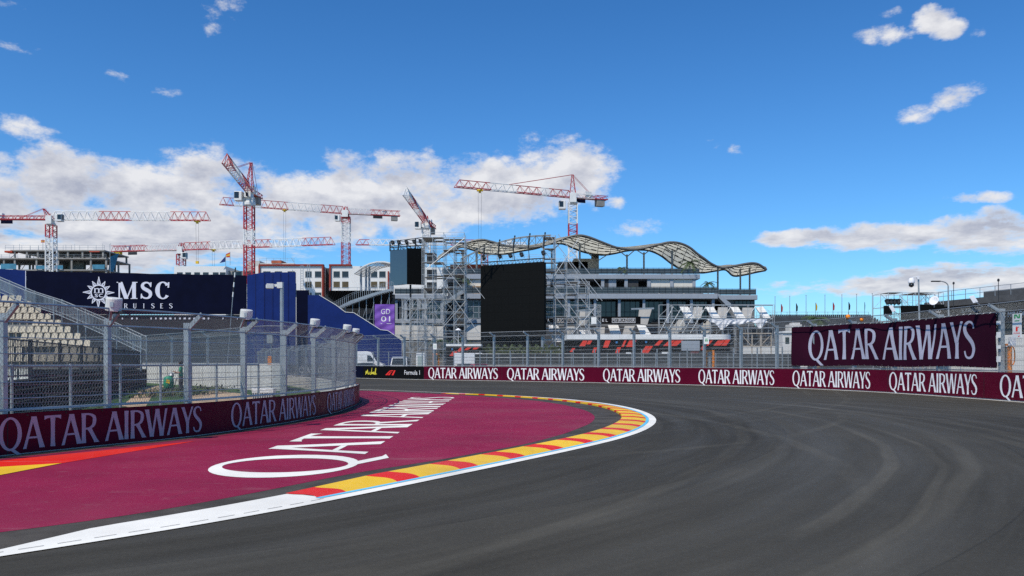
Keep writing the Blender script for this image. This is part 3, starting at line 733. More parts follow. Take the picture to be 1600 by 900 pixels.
qa, qb = OUT.s_of_px(1262.5, lo, hi, OB), OUT.s_of_px(1524, lo, hi, OB); ua, ub = (qa - ba) / (bb - ba), (qb - ba) / (bb - ba)
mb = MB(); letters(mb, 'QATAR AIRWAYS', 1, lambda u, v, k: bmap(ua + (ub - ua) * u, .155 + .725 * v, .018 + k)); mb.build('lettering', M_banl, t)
mb = MB()
for i in range(34):
    for v in (.985, .02):
        p = bmap(i / 33, v, .0); q_ = OUT.at(ba + (bb - ba) * i / 33, -.29, p.z + (.10 if v > .5 else -.08)); mb.tube(p, q_, .012, 4)
mb.build('tie', M_white, t)
# thin side flap of white edging and hooks
mb = MB()
for k in range(4): mb.box(OUT.at(bb + .18, -.18, 3.5 - k * .55), (.05, .22, .16 + .1 * (k % 2)), .1)
mb.build('edge_strap', M_white, t)

M_green = pm('green_sign_paint', (.02, .30, .10), .5); M_rprint = MATS['red_print']
def fence_sign(px, yt, yb, w, lab, marks, off=-.20):
    s = OUT.s_of_px(px, lo, hi, off); p = OUT.at(s, off); zt, zb = Z(yt, p.y), Z(yb, p.y); wd = w * p.y / F
    t = thing('sign', lab, 'sign', (p.x, p.y, zb)); d = (OUT.at(s + .1, off) - OUT.at(s - .1, off)).normalized()
    n = (OUT.at(s, 1) - OUT.at(s, 0)).normalized(); h = wd / 2
    if px > 1300: h = wd * .7
    mp = lambda u, v, k: p + d * (h * (2 * u - 1)) + n * k + Vector((0, 0, zb + (zt - zb) * v))
    mb = MB(); mb.prism([mp(0, 0, .02), mp(1, 0, .02), mp(1, 1, .02), mp(0, 1, .02)], -n * .02); mb.build('plate', M_white, t)
    for nm, mat, items in marks:
        mb = MB()
        for it in items:
            if nm == 'red_symbol' and len(it) == 3: mb.build(nm, mat, t); mb = MB(); nm = 'arrow'
            if isinstance(it, str): pass
            elif isinstance(it[0], str): sans(mb, it[0], lambda u, v, k, it=it: mp(it[1] + (it[2] - it[1]) * u, it[3] + (it[4] - it[3]) * v, .026))
            else: mb.flat([mp(u, v, .025) for u, v in it])
        mb.build(nm, mat, t)
    return t
rect = lambda a, b, c, d: [(a, c), (b, c), (b, d), (a, d)]
runman = [rect(.22, .80, .40, .62)]
fence_sign(1589.5, 490, 527.5, 15, 'tall white sign with green symbol and red extinguisher, right of the plum banner',
           [('green_symbol', M_green, [rect(.20, .36, .80, .97), rect(.70, .86, .80, .97), [(.36, .97), (.50, .97), (.70, .83), (.70, .80), (.60, .80), (.36, .93)], rect(.25, .8, .68, .72)]),
            ('red_symbol', M_rprint, [rect(.38, .60, .26, .43), rect(.60, .74, .41, .45), rect(.44, .54, .43, .47), [(.62, .03), (.80, .03), (.80, .10)], ]), ('lettering', M_rprint, [('FIRE', .15, .85, .155, .215)])])
fence_sign(1104, 526.5, 537.5, 9.5, 'small white sign with faint green marks on the fence above an orange gate', [('green_symbol', M_green, [rect(.25, .75, .68, .76), rect(.25, .42, .35, .62), rect(.52, .75, .35, .62)])])
fence_sign(928, 495.5, 506.5, 10, 'small plain white sign high on the fence left of the black name board', [('frame_line', M_steel, [rect(.08, .92, .04, .07)])])
fence_sign(679.8, 537, 546, 7.5, 'small white sign on the fence above the orange gate nearest the screen towers', [('green_symbol', M_green, [rect(.3, .7, .55, .65), rect(.3, .7, .3, .36)])])
for px, yt, yb, w, lab in ((1396, 477, 487.5, 7, 'small tilted white panel on the fence, left of the camera pole'), (1523.5, 461.5, 473.5, 9.5, 'tilted white panel on the fence above the end of the plum banner')):
    s = OUT.s_of_px(px, lo, hi, .25); p = OUT.at(s, .25); z0, z1 = Z(yb, p.y), Z(yt, p.y); w_ = w * p.y / F
    t = thing('fence_panel', lab, 'panel', (p.x, p.y, z0), group='white panels clamped on the outer fence')
    mb = MB(); mb.prism([(p.x - w_ / 2 + .06, p.y, z0), (p.x + w_ / 2 + .06, p.y + .1, z0 + .06), (p.x + w_ / 2 - .1, p.y + .15, z1), (p.x - w_ / 2 - .1, p.y + .05, z1 - .06)], (.02, .06, .02)); mb.build('plate', M_wcloth, t)
    mb = MB(); mb.tube((p.x, p.y + .08, z0 + .1), OUT.at(s, -.1, min(z0 - .05, 4.3)), .02, 5); mb.build('bracket', M_steel, t)

# orange marshal gates
def gate(px, yt, lab, w=.62, Yoff=-.9, hang=False):
    s = OUT.s_of_px(px, lo, hi, Yoff); p = OUT.at(s, Yoff); zt = Z(yt, p.y); d = (OUT.at(s + .1, 0) - OUT.at(s - .1, 0)).normalized()
    if d.x < 0: d = -d
    t = thing('orange_gate', lab, 'gate', (p.x, p.y, 0), group='orange gates behind the outer wall')
    for k in (-1, 1):
        mb = MB(); q_ = p + d * (k * w / 2); mb.box((q_.x, q_.y, zt / 2), (.14, .14, zt)); mb.build('post', M_orange, t, bevel=.01)
    mb = MB(); mb.box((p.x, p.y, zt - .05), (w + .16, .10, .10), math.atan2(d.y, d.x)); mb.build('top_rail', M_orange, t)
    mb = MB(); mb.box((p.x, p.y, zt / 2), (w * .28, .08, zt - .3), math.atan2(d.y, d.x)); mb.build('leaf', M_steel, t)
    if hang:
        mb = MB(); q_ = p + d * (w / 2 + .05); mb.box((q_.x, q_.y - .1, zt + .1), (.28, .10, .38)); mb.build('control_box', M_wcloth, t)
        mb = MB(); c = q_ + Vector((-.02, -.16, zt - .35))
        for k in range(3):
            mb.poly([c + Vector((.10 * math.sin(a * .52), -.02 * k, .42 * math.cos(a * .52) - .2)) for a in range(13)], .018, 4)
        mb.build('cable_loop', M_orange, t)
gate(681.5, 552.5, 'orange gate behind the outer wall, below the first small white sign near the parked cars')
gate(1109, 547, 'orange gate behind the outer wall beside the rounded red and black hoarding')
gate(1573, 537, 'orange gate with hanging orange cable at the right end of the plum banner', .45, -.7, True)

# ------------------------------------------------------------------ big buildings
M_bwhite = pm('white_render', (.62, .61, .58), .8, 0, .05, .25, dirt=(.42, .40, .37))
M_bgrey = pm('pale_cladding', (.30, .33, .37), .5, 0, .06, .2, dirt=(.2, .22, .24))
M_cream = pm('cream_panel', (.66, .63, .56), .7, 0, .05, .25)
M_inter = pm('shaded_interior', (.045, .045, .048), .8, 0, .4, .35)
M_rail = pm('rail_glass', (.085, .095, .10), .2, .2, .2, .6)
M_terr = pm('terrace_clutter', (.13, .12, .10), .8, 0, .6, .9)
def railing(mb, p0, p1, h, gap=1.2, n=3, r=.025):
    p0, p1 = Vector(p0), Vector(p1); L = (p1 - p0).length; k = max(1, int(L / gap))
    for i in range(k + 1): q_ = p0.lerp(p1, i / k); mb.tube(q_, q_ + Vector((0, 0, h)), r, 4)
    for j in range(n): z = Vector((0, 0, h * (j + 1) / n)); mb.tube(p0 + z, p1 + z, r, 4)
YB = 145.0
def bx(px): return X(px, YB)
def bz(py): return Z(py, YB)
M_cbase = pm('ground_floor_cladding', (.16, .16, .155), .8, 0, .35, .5)
b = thing('pavilion_building', 'long white terraced building with tall windows under the wavy canopy', 'building', (bx(900), YB, 0))
DEEP = 30
zs1, zs1t, zs2, zs2t = bz(467), bz(459), bz(434.5), bz(427)
# core volumes
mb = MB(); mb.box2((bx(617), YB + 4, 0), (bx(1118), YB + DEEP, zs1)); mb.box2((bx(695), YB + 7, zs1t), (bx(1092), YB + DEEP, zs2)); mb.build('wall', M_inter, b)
mb = MB(); mb.box2((bx(617), YB + .25, bz(531)), (bx(692), YB + 4, bz(504))); mb.box2((bx(727), YB + .25, bz(531)), (bx(752), YB + 4, bz(506))); mb.build('upper_plinth', M_bwhite, b)
mb = MB(); mb.box2((bx(617), YB + .5, 0), (bx(692), YB + 4, bz(531))); mb.box2((bx(850), YB + .3, 0), (bx(1120), YB + 4, bz(506))); mb.box2((bx(727), YB + .5, 0), (bx(752), YB + 4, bz(531))); mb.build('plinth', M_cbase, b)
for a, c, z0, z1, y0 in ((612, 693, zs1, zs1t - .1, -.3), (727, 1121, zs1, zs1t, -.3), (693, 727, zs1 + .1, zs1t - .15, 3), (612, 692, bz(505), bz(499), 0), (727, 757, bz(505), bz(498.5), 0), (690, 1097, zs2, zs2t, 1.5), (1120, 1189, bz(467), bz(459.5), 2.0)):
    mb = MB(); mb.box2((bx(a), YB + y0, z0), (bx(c), YB + DEEP, z1)); mb.build('slab', M_bgrey, b, bevel=.05)
# ground to first floor: columns and glazed bays
for px in (728, 889, 930, 968, 1006.5, 1044, 1081, 1115, 619, 634, 661, 690):
    mb = MB(); mb.box2((bx(px) - .22, YB + .2, bz(505)), (bx(px) + .22, YB + .75, zs1 - .003)); mb.build('column', M_bgrey, b)
def win(a, c, z0, z1, y, nx, nz, mat=None, frame=M_dark, par=None):
    par = par or b; mb = MB(); mb.box2((a, y, z0), (c, y + .08, z1)); w = mb.build('window', mat or M_glass, par)
    mb = MB()
    for i in range(nx + 1): x_ = a + (c - a) * i / nx; mb.box((x_, y - .02, (z0 + z1) / 2), (.09, .08, z1 - z0))
    for j in range(nz + 1): z_ = z0 + (z1 - z0) * j / nz; mb.box(((a + c) / 2, y - .025, z_), (c - a, .07, .09))
    mb.build('frame', frame, w); return w
cols = [850, 889, 930, 968, 1006.5, 1044, 1081, 1115]
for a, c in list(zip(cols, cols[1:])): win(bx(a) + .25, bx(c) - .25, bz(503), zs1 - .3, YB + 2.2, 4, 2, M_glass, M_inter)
win(bx(730.5), bx(757), bz(497), zs1 - .3, YB + .5, 3, 3, pm('blue_glass', (.05, .07, .085), .1, 0, .3, .5, spec=.6), M_bgrey)
for a, c in ((620, 633), (635, 660), (662, 689)): win(bx(a), bx(c), bz(498), zs1 - .4, YB + .6, 3, 3, M_glass, M_bgrey)
# second floor: columns, white shutters, dark recesses
for px in (694, 727, 858, 905, 943.5, 980.5, 1016.5, 1052.5, 1088):
    mb = MB(); mb.box2((bx(px) - .28, YB + 1.75, zs1t), (bx(px) + .28, YB + 2.3, zs2)); mb.build('column', M_bgrey, b)
for a, c, m in ((1018, 1051, M_cream), (1054, 1087, M_cream), (730, 752, M_cream), (712, 727, M_inter), (870, 904, M_bgrey), (946, 953, M_inter), (953, 965, M_bgrey), (983, 1000, M_inter)):
    mb = MB(); mb.box2((bx(a), YB + 1.95, zs1t), (bx(c), YB + 2.1, zs2 - .02)); mb.box2((bx((a + c) / 2) - .04, YB + 1.92, zs1t), (bx((a + c) / 2) + .04, YB + 1.95, zs2 - .03)); mb.build('shutter', m, b)
mb = MB(); mb.box2((bx(738), YB + 1.2, zs1t), (bx(751), YB + 2.0, bz(446))); mb.build('timber_cladding', pm('timber', (.36, .22, .10), .7, 0, .2, 1), b)
# railings
for a, c, y, z, h in ((850, 1121, YB - .1, zs1t, 1.25), (690, 757, YB - .1, zs1t, 1.25), (850, 1096, YB + 1.7, zs2t, 1.15), (690, 757, YB + 1.7, zs2t, 1.15), (1121, 1187, YB + 2.2, bz(459.5), 1.15), (617, 690, YB - .1, zs1t - .1, 1.1)):
    mb = MB(); railing(mb, (bx(a), y, z), (bx(c), y, z), h, 1.0, 3); r_ = mb.build('railing', M_dark, b)
    mb = MB(); mb.box2((bx(a), y + .06, z + .08), (bx(c), y + .085, z + h - .12)); mb.build('infill', M_rail, r_)
# stair between the terraces and the right wing
mb = MB(); mb.prism([(bx(1119), YB, bz(461)), (bx(1123), YB, bz(459)), (bx(1142), YB, bz(474)), (bx(1142), YB, bz(480)), (bx(1138), YB, bz(480))], (0, 2, 0)); mb.build('stair', M_bgrey, b)
mb = MB(); mb.box2((bx(1142), YB + 3, 0), (bx(1187), YB + 16, bz(467))); mb.build('side_wing', M_cbase, b)
win(bx(1155), bx(1186), bz(480), bz(468.5), YB + 2.8, 5, 2, M_glass, M_inter)
# raking ribbed stair left of the screen
mb = MB()
for k in range(2):
    p0 = Vector((bx(692), YB - 3 + k * 1.4, bz(478))); p1 = Vector((bx(725), YB - 3 + k * 1.4, bz(457))); mb.bar(p0, p1, .12, .5); railing(mb, p0, p1, 1.2, .8, 2, .03)
mb.build('outer_stair', M_steel, b)
# roof-top boxes
for a, c, y0, y1, m in ((694, 760, 424, 413, pm('brick_red_cladding', (.20, .045, .03), .8, 0, .2, .5)), (906, 949, 427, 404, M_concd), (880, 930, 427, 409, M_inter)):
    mb = MB(); mb.box2((bx(a), YB + 14, bz(y0) - 1), (bx(c), YB + 22, Z(y1, YB + 14))); mb.build('roof_box', m, b)
mb = MB()
for i in range(5): mb.tube((bx(938 + i * 2.6), YB + 15, bz(404) + 1), (bx(938 + i * 2.6), YB + 15, bz(403) + 3.4), .16, 8)
mb.build('flue', M_dark, b)

# terrace furniture: each bench, parasol base and planter as one low piece
M_leaf = pm('palm_leaf', (.055, .085, .03), .7, 0, .4, 1.5); M_bark = pm('palm_bark', (.20, .15, .10), .9, 0, .3, 2)
furn = [MB() for _ in range(3)]
def sofa_mesh():
    m = MB(); m.box((0, 0, .22), (1.5, .75, .24)); m.box((0, .32, .55), (1.5, .16, .5)); m.box((-.7, 0, .42), (.14, .75, .3)); m.box((.7, 0, .42), (.14, .75, .3)); return m
proto = None
fl = [(855 + i * 15 + random.uniform(-4, 4), zs1t, YB + .9) for i in range(5)] + [(930 + i * 13.4 + random.uniform(-3, 3), zs1t, YB + .9) for i in range(13)]
for i, (px, z, y) in enumerate(fl):
    lab = 'low lounge seat among the row along the middle terrace railing'
    o = None
    if proto is None:
        t = thing('terrace_sofa', lab, 'sofa', (0, 0, 0), group='lounge seats on the middle terrace')
        m = MB(); m.box((0, 0, .20), (1.5, .75, .2)); m.box((-.7, 0, .36), (.14, .75, .3)); m.box((.7, 0, .36), (.14, .75, .3)); m.build('frame', M_bark, t)
        m = MB(); m.box((0, -.02, .38), (1.24, .7, .16)); m.build('seat', M_cream, t, bevel=.03)
        m = MB(); m.box((0, .30, .62), (1.3, .16, .5)); m.build('backrest', M_terr, t, bevel=.03); proto = t; t.location = (bx(px), y, z)
    else: dup(proto, Vector((bx(px), y, z)) - proto.location, lab)
def palm(name, p, h, r, lab, cat='palm', n=13, group=None, trunk=.14):
    t = thing(name, lab, cat, p, group=group); p = Vector(p)
    mb = MB(); q0 = p; k = 6
    for i in range(k):
        q1 = p + Vector((.12 * h * .1 * math.sin(i), 0, h * (i + 1) / k)); mb.tube(q0, q1, trunk * (1.25 - .4 * i / k), 8, trunk * (1.1 - .4 * i / k)); q0 = q1
    mb.build('trunk', M_bark, t)
    mb = MB()
    for i in range(n):
        a = 2 * math.pi * i / n + random.uniform(-.2, .2); el_ = random.uniform(-.2, 1.1); L = r * random.uniform(.8, 1.15); pts = []
        for j in range(8):
            s = j / 7; rr = L * s * math.cos(el_ * (1 - s * .9)); zz = L * (s * math.sin(el_) - .75 * s * s); pts.append(q0 + Vector((math.cos(a) * rr, math.sin(a) * rr, zz)))
        side = Vector((-math.sin(a), math.cos(a), 0))
        for u, v in zip(pts, pts[1:]):
            mb.tube(u, v, .02 * r, 3, cap=False); m_ = (u + v) / 2
            for sg in (-1, 1):
                for f in (.2, .7):
                    c = u.lerp(v, f); tip = c + side * sg * r * .24 + (v - u).normalized() * r * .14 + Vector((0, 0, -.10 * r)); w_ = (v - u).normalized() * r * .035
                    mb.add([c - w_, c + w_, tip], [(0, 1, 2)])
    mb.build('crown', M_leaf, t); return t
palm('terrace_palm', (bx(975), YB + 3, zs2t), 1.2, 1.5, 'small potted palm by a roof post, leftmost on the roof terrace', trunk=.09)
palm('terrace_palm', (bx(1083), YB + 2.6, zs2t + .4), 1.7, 2.0, 'largest potted palm at the right end of the roof terrace', trunk=.10)
palm('terrace_palm', (bx(1038), YB + 2.6, zs2t), .6, 1.0, 'tiny potted palm between posts on the roof terrace', trunk=.08)
palm('terrace_palm', (bx(1109), YB + 1.2, zs1t), 1.9, 1.5, 'potted palm at the corner of the middle terrace', trunk=.09)
palm('terrace_palm', (bx(723), YB + 1.0, zs1t), 2.6, 1.7, 'potted palm before a cream shutter left of the large screen', trunk=.10)
palm('terrace_palm', (bx(987), YB + 1.4, zs1t), 1.0, 1.3, 'potted palm in front of the dark opening of the middle terrace', trunk=.09)
palm('palm_tree', (bx(714), YB - 6, 0), 4.2, 4.2, 'broad palm tree standing behind the scaffold left of the large screen', n=22, trunk=.3)
palm('palm_tree', (X(1279, 118), 118, 0), 7.6, 2.2, 'palm tree before the far dark grandstand, left of the plum banner top', n=20, trunk=.22)
palm('palm_tree', (X(1204, 135), 135, 0), 7.4, 2.6, 'palm tree at the right end of the white zigzag fins', n=18, trunk=.22)

# wavy canopy: near edge and far edge, ribs and cloth panels
NE = [(681, 408), (695, 397), (710, 387), (731, 379), (752, 375), (770, 378.5), (790, 384), (812, 387), (838, 386), (861, 380), (885, 371.5), (904, 368), (920, 370.7), (944, 380), (965, 387.5), (987, 390), (1005, 388), (1027, 382.7), (1045, 379), (1061, 380), (1077, 386.5), (1090, 397), (1100, 404), (1111, 412), (1126, 418.5), (1141, 417), (1162, 413), (1175, 411.4), (1186, 413.5), (1198, 422)]
FE = [(690, 402), (708, 391), (722, 386), (737, 390), (758, 396), (782, 397.5), (798, 395.5), (815, 392), (838, 388), (858, 381.5), (880, 381), (899, 389), (917, 395), (941, 398.3), (960, 396), (976, 392.3), (995, 390.3), (1014, 391.5), (1032, 399), (1050.7, 413), (1064, 420), (1077, 423), (1090, 425.5), (1100, 426), (1119, 423), (1134, 421.5), (1146, 431), (1165, 429), (1178, 426), (1196, 422.5)]
YN, YF = YB + 1, YB + 15
def edge(E, Y, u):
    k = u * (len(E) - 1); i = min(int(k), len(E) - 2); f = k - i; P_ = [E[max(i - 1, 0)], E[i], E[i + 1], E[min(i + 2, len(E) - 1)]]
    c = [0.5 * (2 * P_[1][d] + (P_[2][d] - P_[0][d]) * f + (2 * P_[0][d] - 5 * P_[1][d] + 4 * P_[2][d] - P_[3][d]) * f * f + (3 * P_[1][d] - P_[0][d] - 3 * P_[2][d] + P_[3][d]) * f ** 3) for d in (0, 1)]
    return P(c[0], c[1], Y)
def cano(u, v): 
    a, c = edge(NE, YN, u), edge(FE, YF, u); p = a.lerp(c, v); p.z += .5 * math.sin(v * math.pi); return p
cn = thing('wavy_canopy', 'long wavy cream canopy on steel ribs above the roof terrace', 'canopy', (bx(950), YB + 8, bz(427)))
NU, NV = 96, 6
mb = MB()
for i in range(0, NU + 1, 3): mb.poly([cano(i / NU, j / 12) for j in range(13)], .05, 5)
for j in range(NV + 1): mb.poly([cano(i / NU, j / NV) + Vector((0, 0, .02)) for i in range(NU + 1)], .06 if j not in (0, NV) else .22, 5)
mb.build('rib', pm('canopy_steel', (.10, .10, .095), .5, .3, .15, .5), cn)
mb = MB(); sl = MB(); up_ = Vector((0, 0, .12)); th_ = Vector((0, 0, .06))
for i in range(NU):
    for j in range(NV):
        c = [cano(i / NU, j / NV), cano((i + 1) / NU, j / NV), cano((i + 1) / NU, (j + 1) / NV), cano(i / NU, (j + 1) / NV)]
        mb.add([p + up_ for p in c] + [p + up_ + th_ for p in c], [(0, 3, 2, 1), (4, 5, 6, 7)])
for i in range(0, NU, 3):
    for j in range(NV):
        o_ = 0 if j % 2 else 1.5; u0, u1 = (i + .15 + o_) / NU, min(1, (i + 1.2 + o_) / NU); v0, v1 = (j + .84) / NV, (j + .98) / NV
        c = [cano(u0, v0), cano(u1, v0), cano(u1, v1), cano(u0, v1)]; sl.add([p + up_ * .5 for p in c] + [p + up_ * .5 + th_ * .5 for p in c], [(0, 3, 2, 1), (4, 5, 6, 7), (0, 1, 5, 4), (2, 3, 7, 6)])
sl.build('slot_louvre', MATS['canopy_steel'], cn)
def cloth_mat():
    m = bpy.data.materials.new('canopy_cloth'); m.use_nodes = True; q = NT(m.node_tree); bs = q.n['Principled BSDF']
    n = q.noise(q.n.new('ShaderNodeTexCoord').outputs['Object'], .6, 4, .6)
    c = q.mix(n, (.80, .77, .66), (.88, .86, .78)); tr = q.n.new('ShaderNodeBsdfTranslucent'); q.l.new(c, bs.inputs['Base Color']); q.l.new(c, tr.inputs[0]); bs.inputs['Roughness'].default_value = .8
    mx = q.n.new('ShaderNodeMixShader'); mx.inputs[0].default_value = .85; q.l.new(bs.outputs[0], mx.inputs[1]); q.l.new(tr.outputs[0], mx.inputs[2]); q.l.new(mx.outputs[0], q.n['Material Output'].inputs[0]); return m
mb.build('cloth_panel', cloth_mat(), cn)
for px, y0, v, Y in ((723, 426, .5, YB + 7), (748, 426, .1, YB + 3), (861, 427, .1, YB + 3), (903.5, 427, .2, YB + 3), (935, 404, .9, YB + 14), (978.5, 425, .3, YB + 4), (1004, 424, .5, YB + 7), (1050.7, 425, .15, YB + 3), (1123, 459, .3, YB + 5), (1156.5, 457, .6, YB + 9), (1173, 457, .6, YB + 9)):
    best = min(range(97), key=lambda i: abs(800 + F * cano(i / 96, v).x / cano(i / 96, v).y - px)); top = cano(best / 96, v)
    mb = MB(); p0 = Vector((top.x, top.y, Z(y0, top.y) - .6)); p1 = top - Vector((0, 0, 1.6)); mb.tube(p0, top if px > 1110 else p1 + Vector((0, 0, .4)), .17, 8)
    if px < 1110:
        for dx in (-2.0, 2.0):
            mb.tube(p1, cano(min(1, max(0, best / 96 + dx / 60)), v), .09, 6)
    mb.build('post', pm('post_grey', (.18, .19, .19), .5, .2), cn)

# ------------------------------------------------------------------ screens with scaffolds
M_scaf = pm('scaffold_tube', (.50, .51, .51), .45, .35, .15, 2)
def scaffold(name, lab, x0, x1, y0, y1, z0, z1, bay=2.07, lift=2.0, r=.045, cut=None, deck=True, rr=0):
    t = thing(name, lab, 'scaffold', ((x0 + x1) / 2, (y0 + y1) / 2, z0)); rnd = random.Random(rr)
    nx = max(1, round((x1 - x0) / bay)); ny = max(1, round((y1 - y0) / bay)); nz = max(1, round((z1 - z0) / lift))
    pt = lambda i, j, k: Vector((x0 + (x1 - x0) * i / nx, y0 + (y1 - y0) * j / ny, z0 + (z1 - z0) * k / nz))
    nb_ = [0]
    def one(a, b):
        nb_[0] += 1
        if nb_[0] <= 95: m = MB(); m.tube(a, b, r * .7, 4, cap=False); m.build('brace', M_scaf, t)
    ok = (lambda i, j, k: True) if cut is None else (lambda i, j, k: cut(i / nx, j / ny, k / nz))
    for i in range(nx + 1):
        for j in range(ny + 1):
            m = MB(); top = max([k for k in range(nz + 1) if ok(i, j, k)] + [0])
            if top: m.tube(pt(i, j, 0), pt(i, j, top), r, 5, cap=False); m.build('standard', M_scaf, t)
    for k in range(nz + 1):
        le = MB()
        for i in range(nx + 1):
            for j in range(ny + 1):
                if not ok(i, j, k): continue
                p = pt(i, j, k)
                if i < nx and ok(i + 1, j, k):
                    le.tube(p, pt(i + 1, j, k), r * .8, 4, cap=False)
                    if rnd.random() < .5: le.tube(p + Vector((0, 0, -.9)), pt(i + 1, j, k) + Vector((0, 0, -.9)), r * .55, 4, cap=False)
                if j < ny and ok(i, j + 1, k): le.tube(p, pt(i, j + 1, k), r * .8, 4, cap=False)
                if i < nx and k < nz and ok(i + 1, j, k + 1) and ok(i, j, k + 1) and rnd.random() < .45:
                    (one(p, pt(i + 1, j, k + 1)) if rnd.random() < .5 else one(pt(i + 1, j, k), pt(i, j, k + 1)))
                if j < ny and k < nz and ok(i, j + 1, k + 1) and rnd.random() < .35: one(p, pt(i, j + 1, k + 1))
                if deck and i < nx and j < ny and ok(i + 1, j + 1, k) and rnd.random() < .28:
                    dk = MB(); dk.box2(p + Vector((.05, .05, -.02)), pt(i + 1, j + 1, k) + Vector((-.05, -.05, .04))); dk.build('deck', M_concd, t)
        if le.v: le.build('ledger_lattice', M_scaf, t)
    return t
YS = 112.0
scaffold('scaffold', 'open scaffold tower left of the large black screen, behind the small screen', X(664, 120), X(728, 120), 116, 122.5, 0, Z(374, 118), 1.5, 1.75, .034, rr=3)
scaffold('scaffold', 'low scaffold bays under the small screen, beside the purple banner', X(628, 114), X(664, 114), 114, 118, 0, Z(466, 115), 1.25, 1.6, .032, rr=9)
scaffold('scaffold', 'stepped scaffold buttress right of the large black screen', X(851, YS), X(940, YS), YS + 1, YS + 7, 0, Z(366, YS), 1.55, 1.6, .034, cut=lambda i, j, k: k < 1.02 - .46 * max(0, i - .2) / .8, rr=5)
sb = [o for o in bpy.data.objects if o.get('label', '').startswith('stepped scaffold')][0]
for (a, c), (d, e) in (((858, 367), (941, 470)), ((872, 366), (941, 452)), ((880, 398), (934, 470)), ((853, 395), (938, 505)), ((853, 430), (930, 530)), ((866, 462), (938, 548)), ((905, 372), (860, 440)), ((930, 480), (872, 548))):
    mb = MB(); mb.tube(P(a, c, YS + .85), P(d, e, YS + .85), .045, 5); mb.build('raker', M_scaf, sb)
st_l = [o for o in bpy.data.objects if o.get('label', '').startswith('open scaffold tower left')][0]
for (a, c), (d, e) in (((666, 420), (726, 372)), ((668, 470), (730, 400)), ((700, 372), (742, 425)), ((690, 440), (748, 520)), ((664, 380), (722, 450)), ((668, 540), (728, 470)), ((700, 395), (760, 470))):
    mb = MB(); mb.tube(P(a, c, 115.7), P(d, e, 115.7), .045, 5); mb.build('raker', M_scaf, st_l)
M_led = pm('screen_black', (.004, .0045, .0045), .65, 0, .15, 3, spec=.1)
M_ledg = pm('screen_gloss', (.02, .022, .026), .06, 0, .1, 2, spec=1.0, coat=1)
def truss_row(mb, p0, p1, d, n):
    p0, p1 = Vector(p0), Vector(p1); up = Vector((0, 0, d)); bk = Vector((0, d, 0))
    for o in (up * 0, up, bk, bk + up): mb.tube(p0 + o, p1 + o, .05, 4)
    for i in range(n + 1):
        a = p0.lerp(p1, i / n); mb.tube(a, a + up, .035, 4); mb.tube(a + bk, a + bk + up, .035, 4); mb.tube(a, a + bk, .035, 4)
        if i < n: c = p0.lerp(p1, (i + 1) / n); mb.tube(a, c + up, .03, 4); mb.tube(a + up, c + up + bk, .03, 4)
def spot(p, k, lab):
    t = thing('stage_light', lab, 'stage light', tuple(p), group='stage lights above the screens'); p = Vector(p)
    mb = MB(); mb.lathe(p + Vector((0, .1, -.1)), [(.14, 0), (.24, .1), (.26, .5), (.20, .62)], 12, (-.3, .25, .9)); mb.build('lamp_housing', M_dark, t)
    mb = MB(); mb.box(p + Vector((-.12, 0, .42)), (.5, .12, .16)); mb.bar(p + Vector((.2, 0, .35)), p + Vector((.25, 0, -.25)), .06, .06); mb.build('yoke', M_dark, t)
# large screen
A, B_ = P(751, 523, 116), P(850.5, 527, 111)
zt0, zt1 = Z(421, 116), Z(409.5, 111)
zb = (A.z + B_.z) / 2
t = thing('video_screen', 'large black video screen hung in the middle of the scaffolds', 'screen', (A.x, A.y, 0))
d = (B_ - A); d.z = 0; nrm = Vector((d.y, -d.x, 0)).normalized()
mb = MB(); mb.prism([(A.x, A.y, zb), (B_.x, B_.y, zb), (B_.x, B_.y, zt1), (A.x, A.y, zt1)], -nrm * .5); mb.build('panel', M_led, t)
mb = MB()
for i in range(9):
    for j in range(9):
        p = A.lerp(B_, (i + .5) / 9); mb.box((p.x + nrm.x * .004, p.y + nrm.y * .004, zb + (zt1 - zb) * (j + .5) / 9), (d.length / 9 - .03, .01, (zt1 - zb) / 9 - .03), math.atan2(d.y, d.x))
mb.build('module', M_led, t)
mb = MB(); truss_row(mb, (A.x, A.y, zt1 + .05), (B_.x, B_.y, zt1 + .05), .5, 18); mb.build('top_truss', M_dark, t)
mb = MB(); mb.box2((A.x, A.y + .7, 0), (A.x + .3, A.y + 1, zt1)); mb.box2((B_.x - .4, B_.y + .7, 0), (B_.x - .1, B_.y + 1, zt1)); mb.build('leg', M_steel, t)
mb = MB(); mb.box2((A.x, A.y + .3, zb - 1.5), (B_.x, A.y + .6, zb)); mb.build('skirt', M_led, t)
# cantilever frame over it
T0, T1 = Vector((X(720, 114), 114, Z(404, 114))), Vector((X(861, YS), YS, Z(367, YS)))
t2 = thing('roof_truss', 'arched lighting truss carried over the large black screen', 'truss', (T0.x, T0.y, zt1))
mb = MB(); n = 12; up = [T0.lerp(T1, i / n) + Vector((0, 0, .9 * math.sin(math.pi * i / n))) for i in range(n + 1)]
low_ = [p - Vector((0, -.2, 1.3)) for p in up]; bk = [p + Vector((0, 2.2, .2)) for p in up]
for c in (up, low_, bk): mb.poly(c, .055, 5)
for i in range(n): mb.tube(up[i], low_[i + 1], .035, 4); mb.tube(low_[i], bk[i + 1], .035, 4); mb.tube(up[i], bk[i], .035, 4); mb.tube(up[i], low_[i], .045, 4); mb.tube(bk[i], low_[i], .035, 4)
mb.build('chord', pm('dull_truss', (.16, .17, .17), .6, .3, .15, 2), t2)
mb = MB()
for i in (3, 5, 7, 9, 11): mb.tube(low_[i], (low_[i].x + .2, low_[i].y, zt1 + .5), .05, 5); mb.bar(up[i] + Vector((.25, 0, .4)), low_[i] + Vector((0, 0, -.4)), .14, .14)
mb.build('hanger', M_dark, t2)
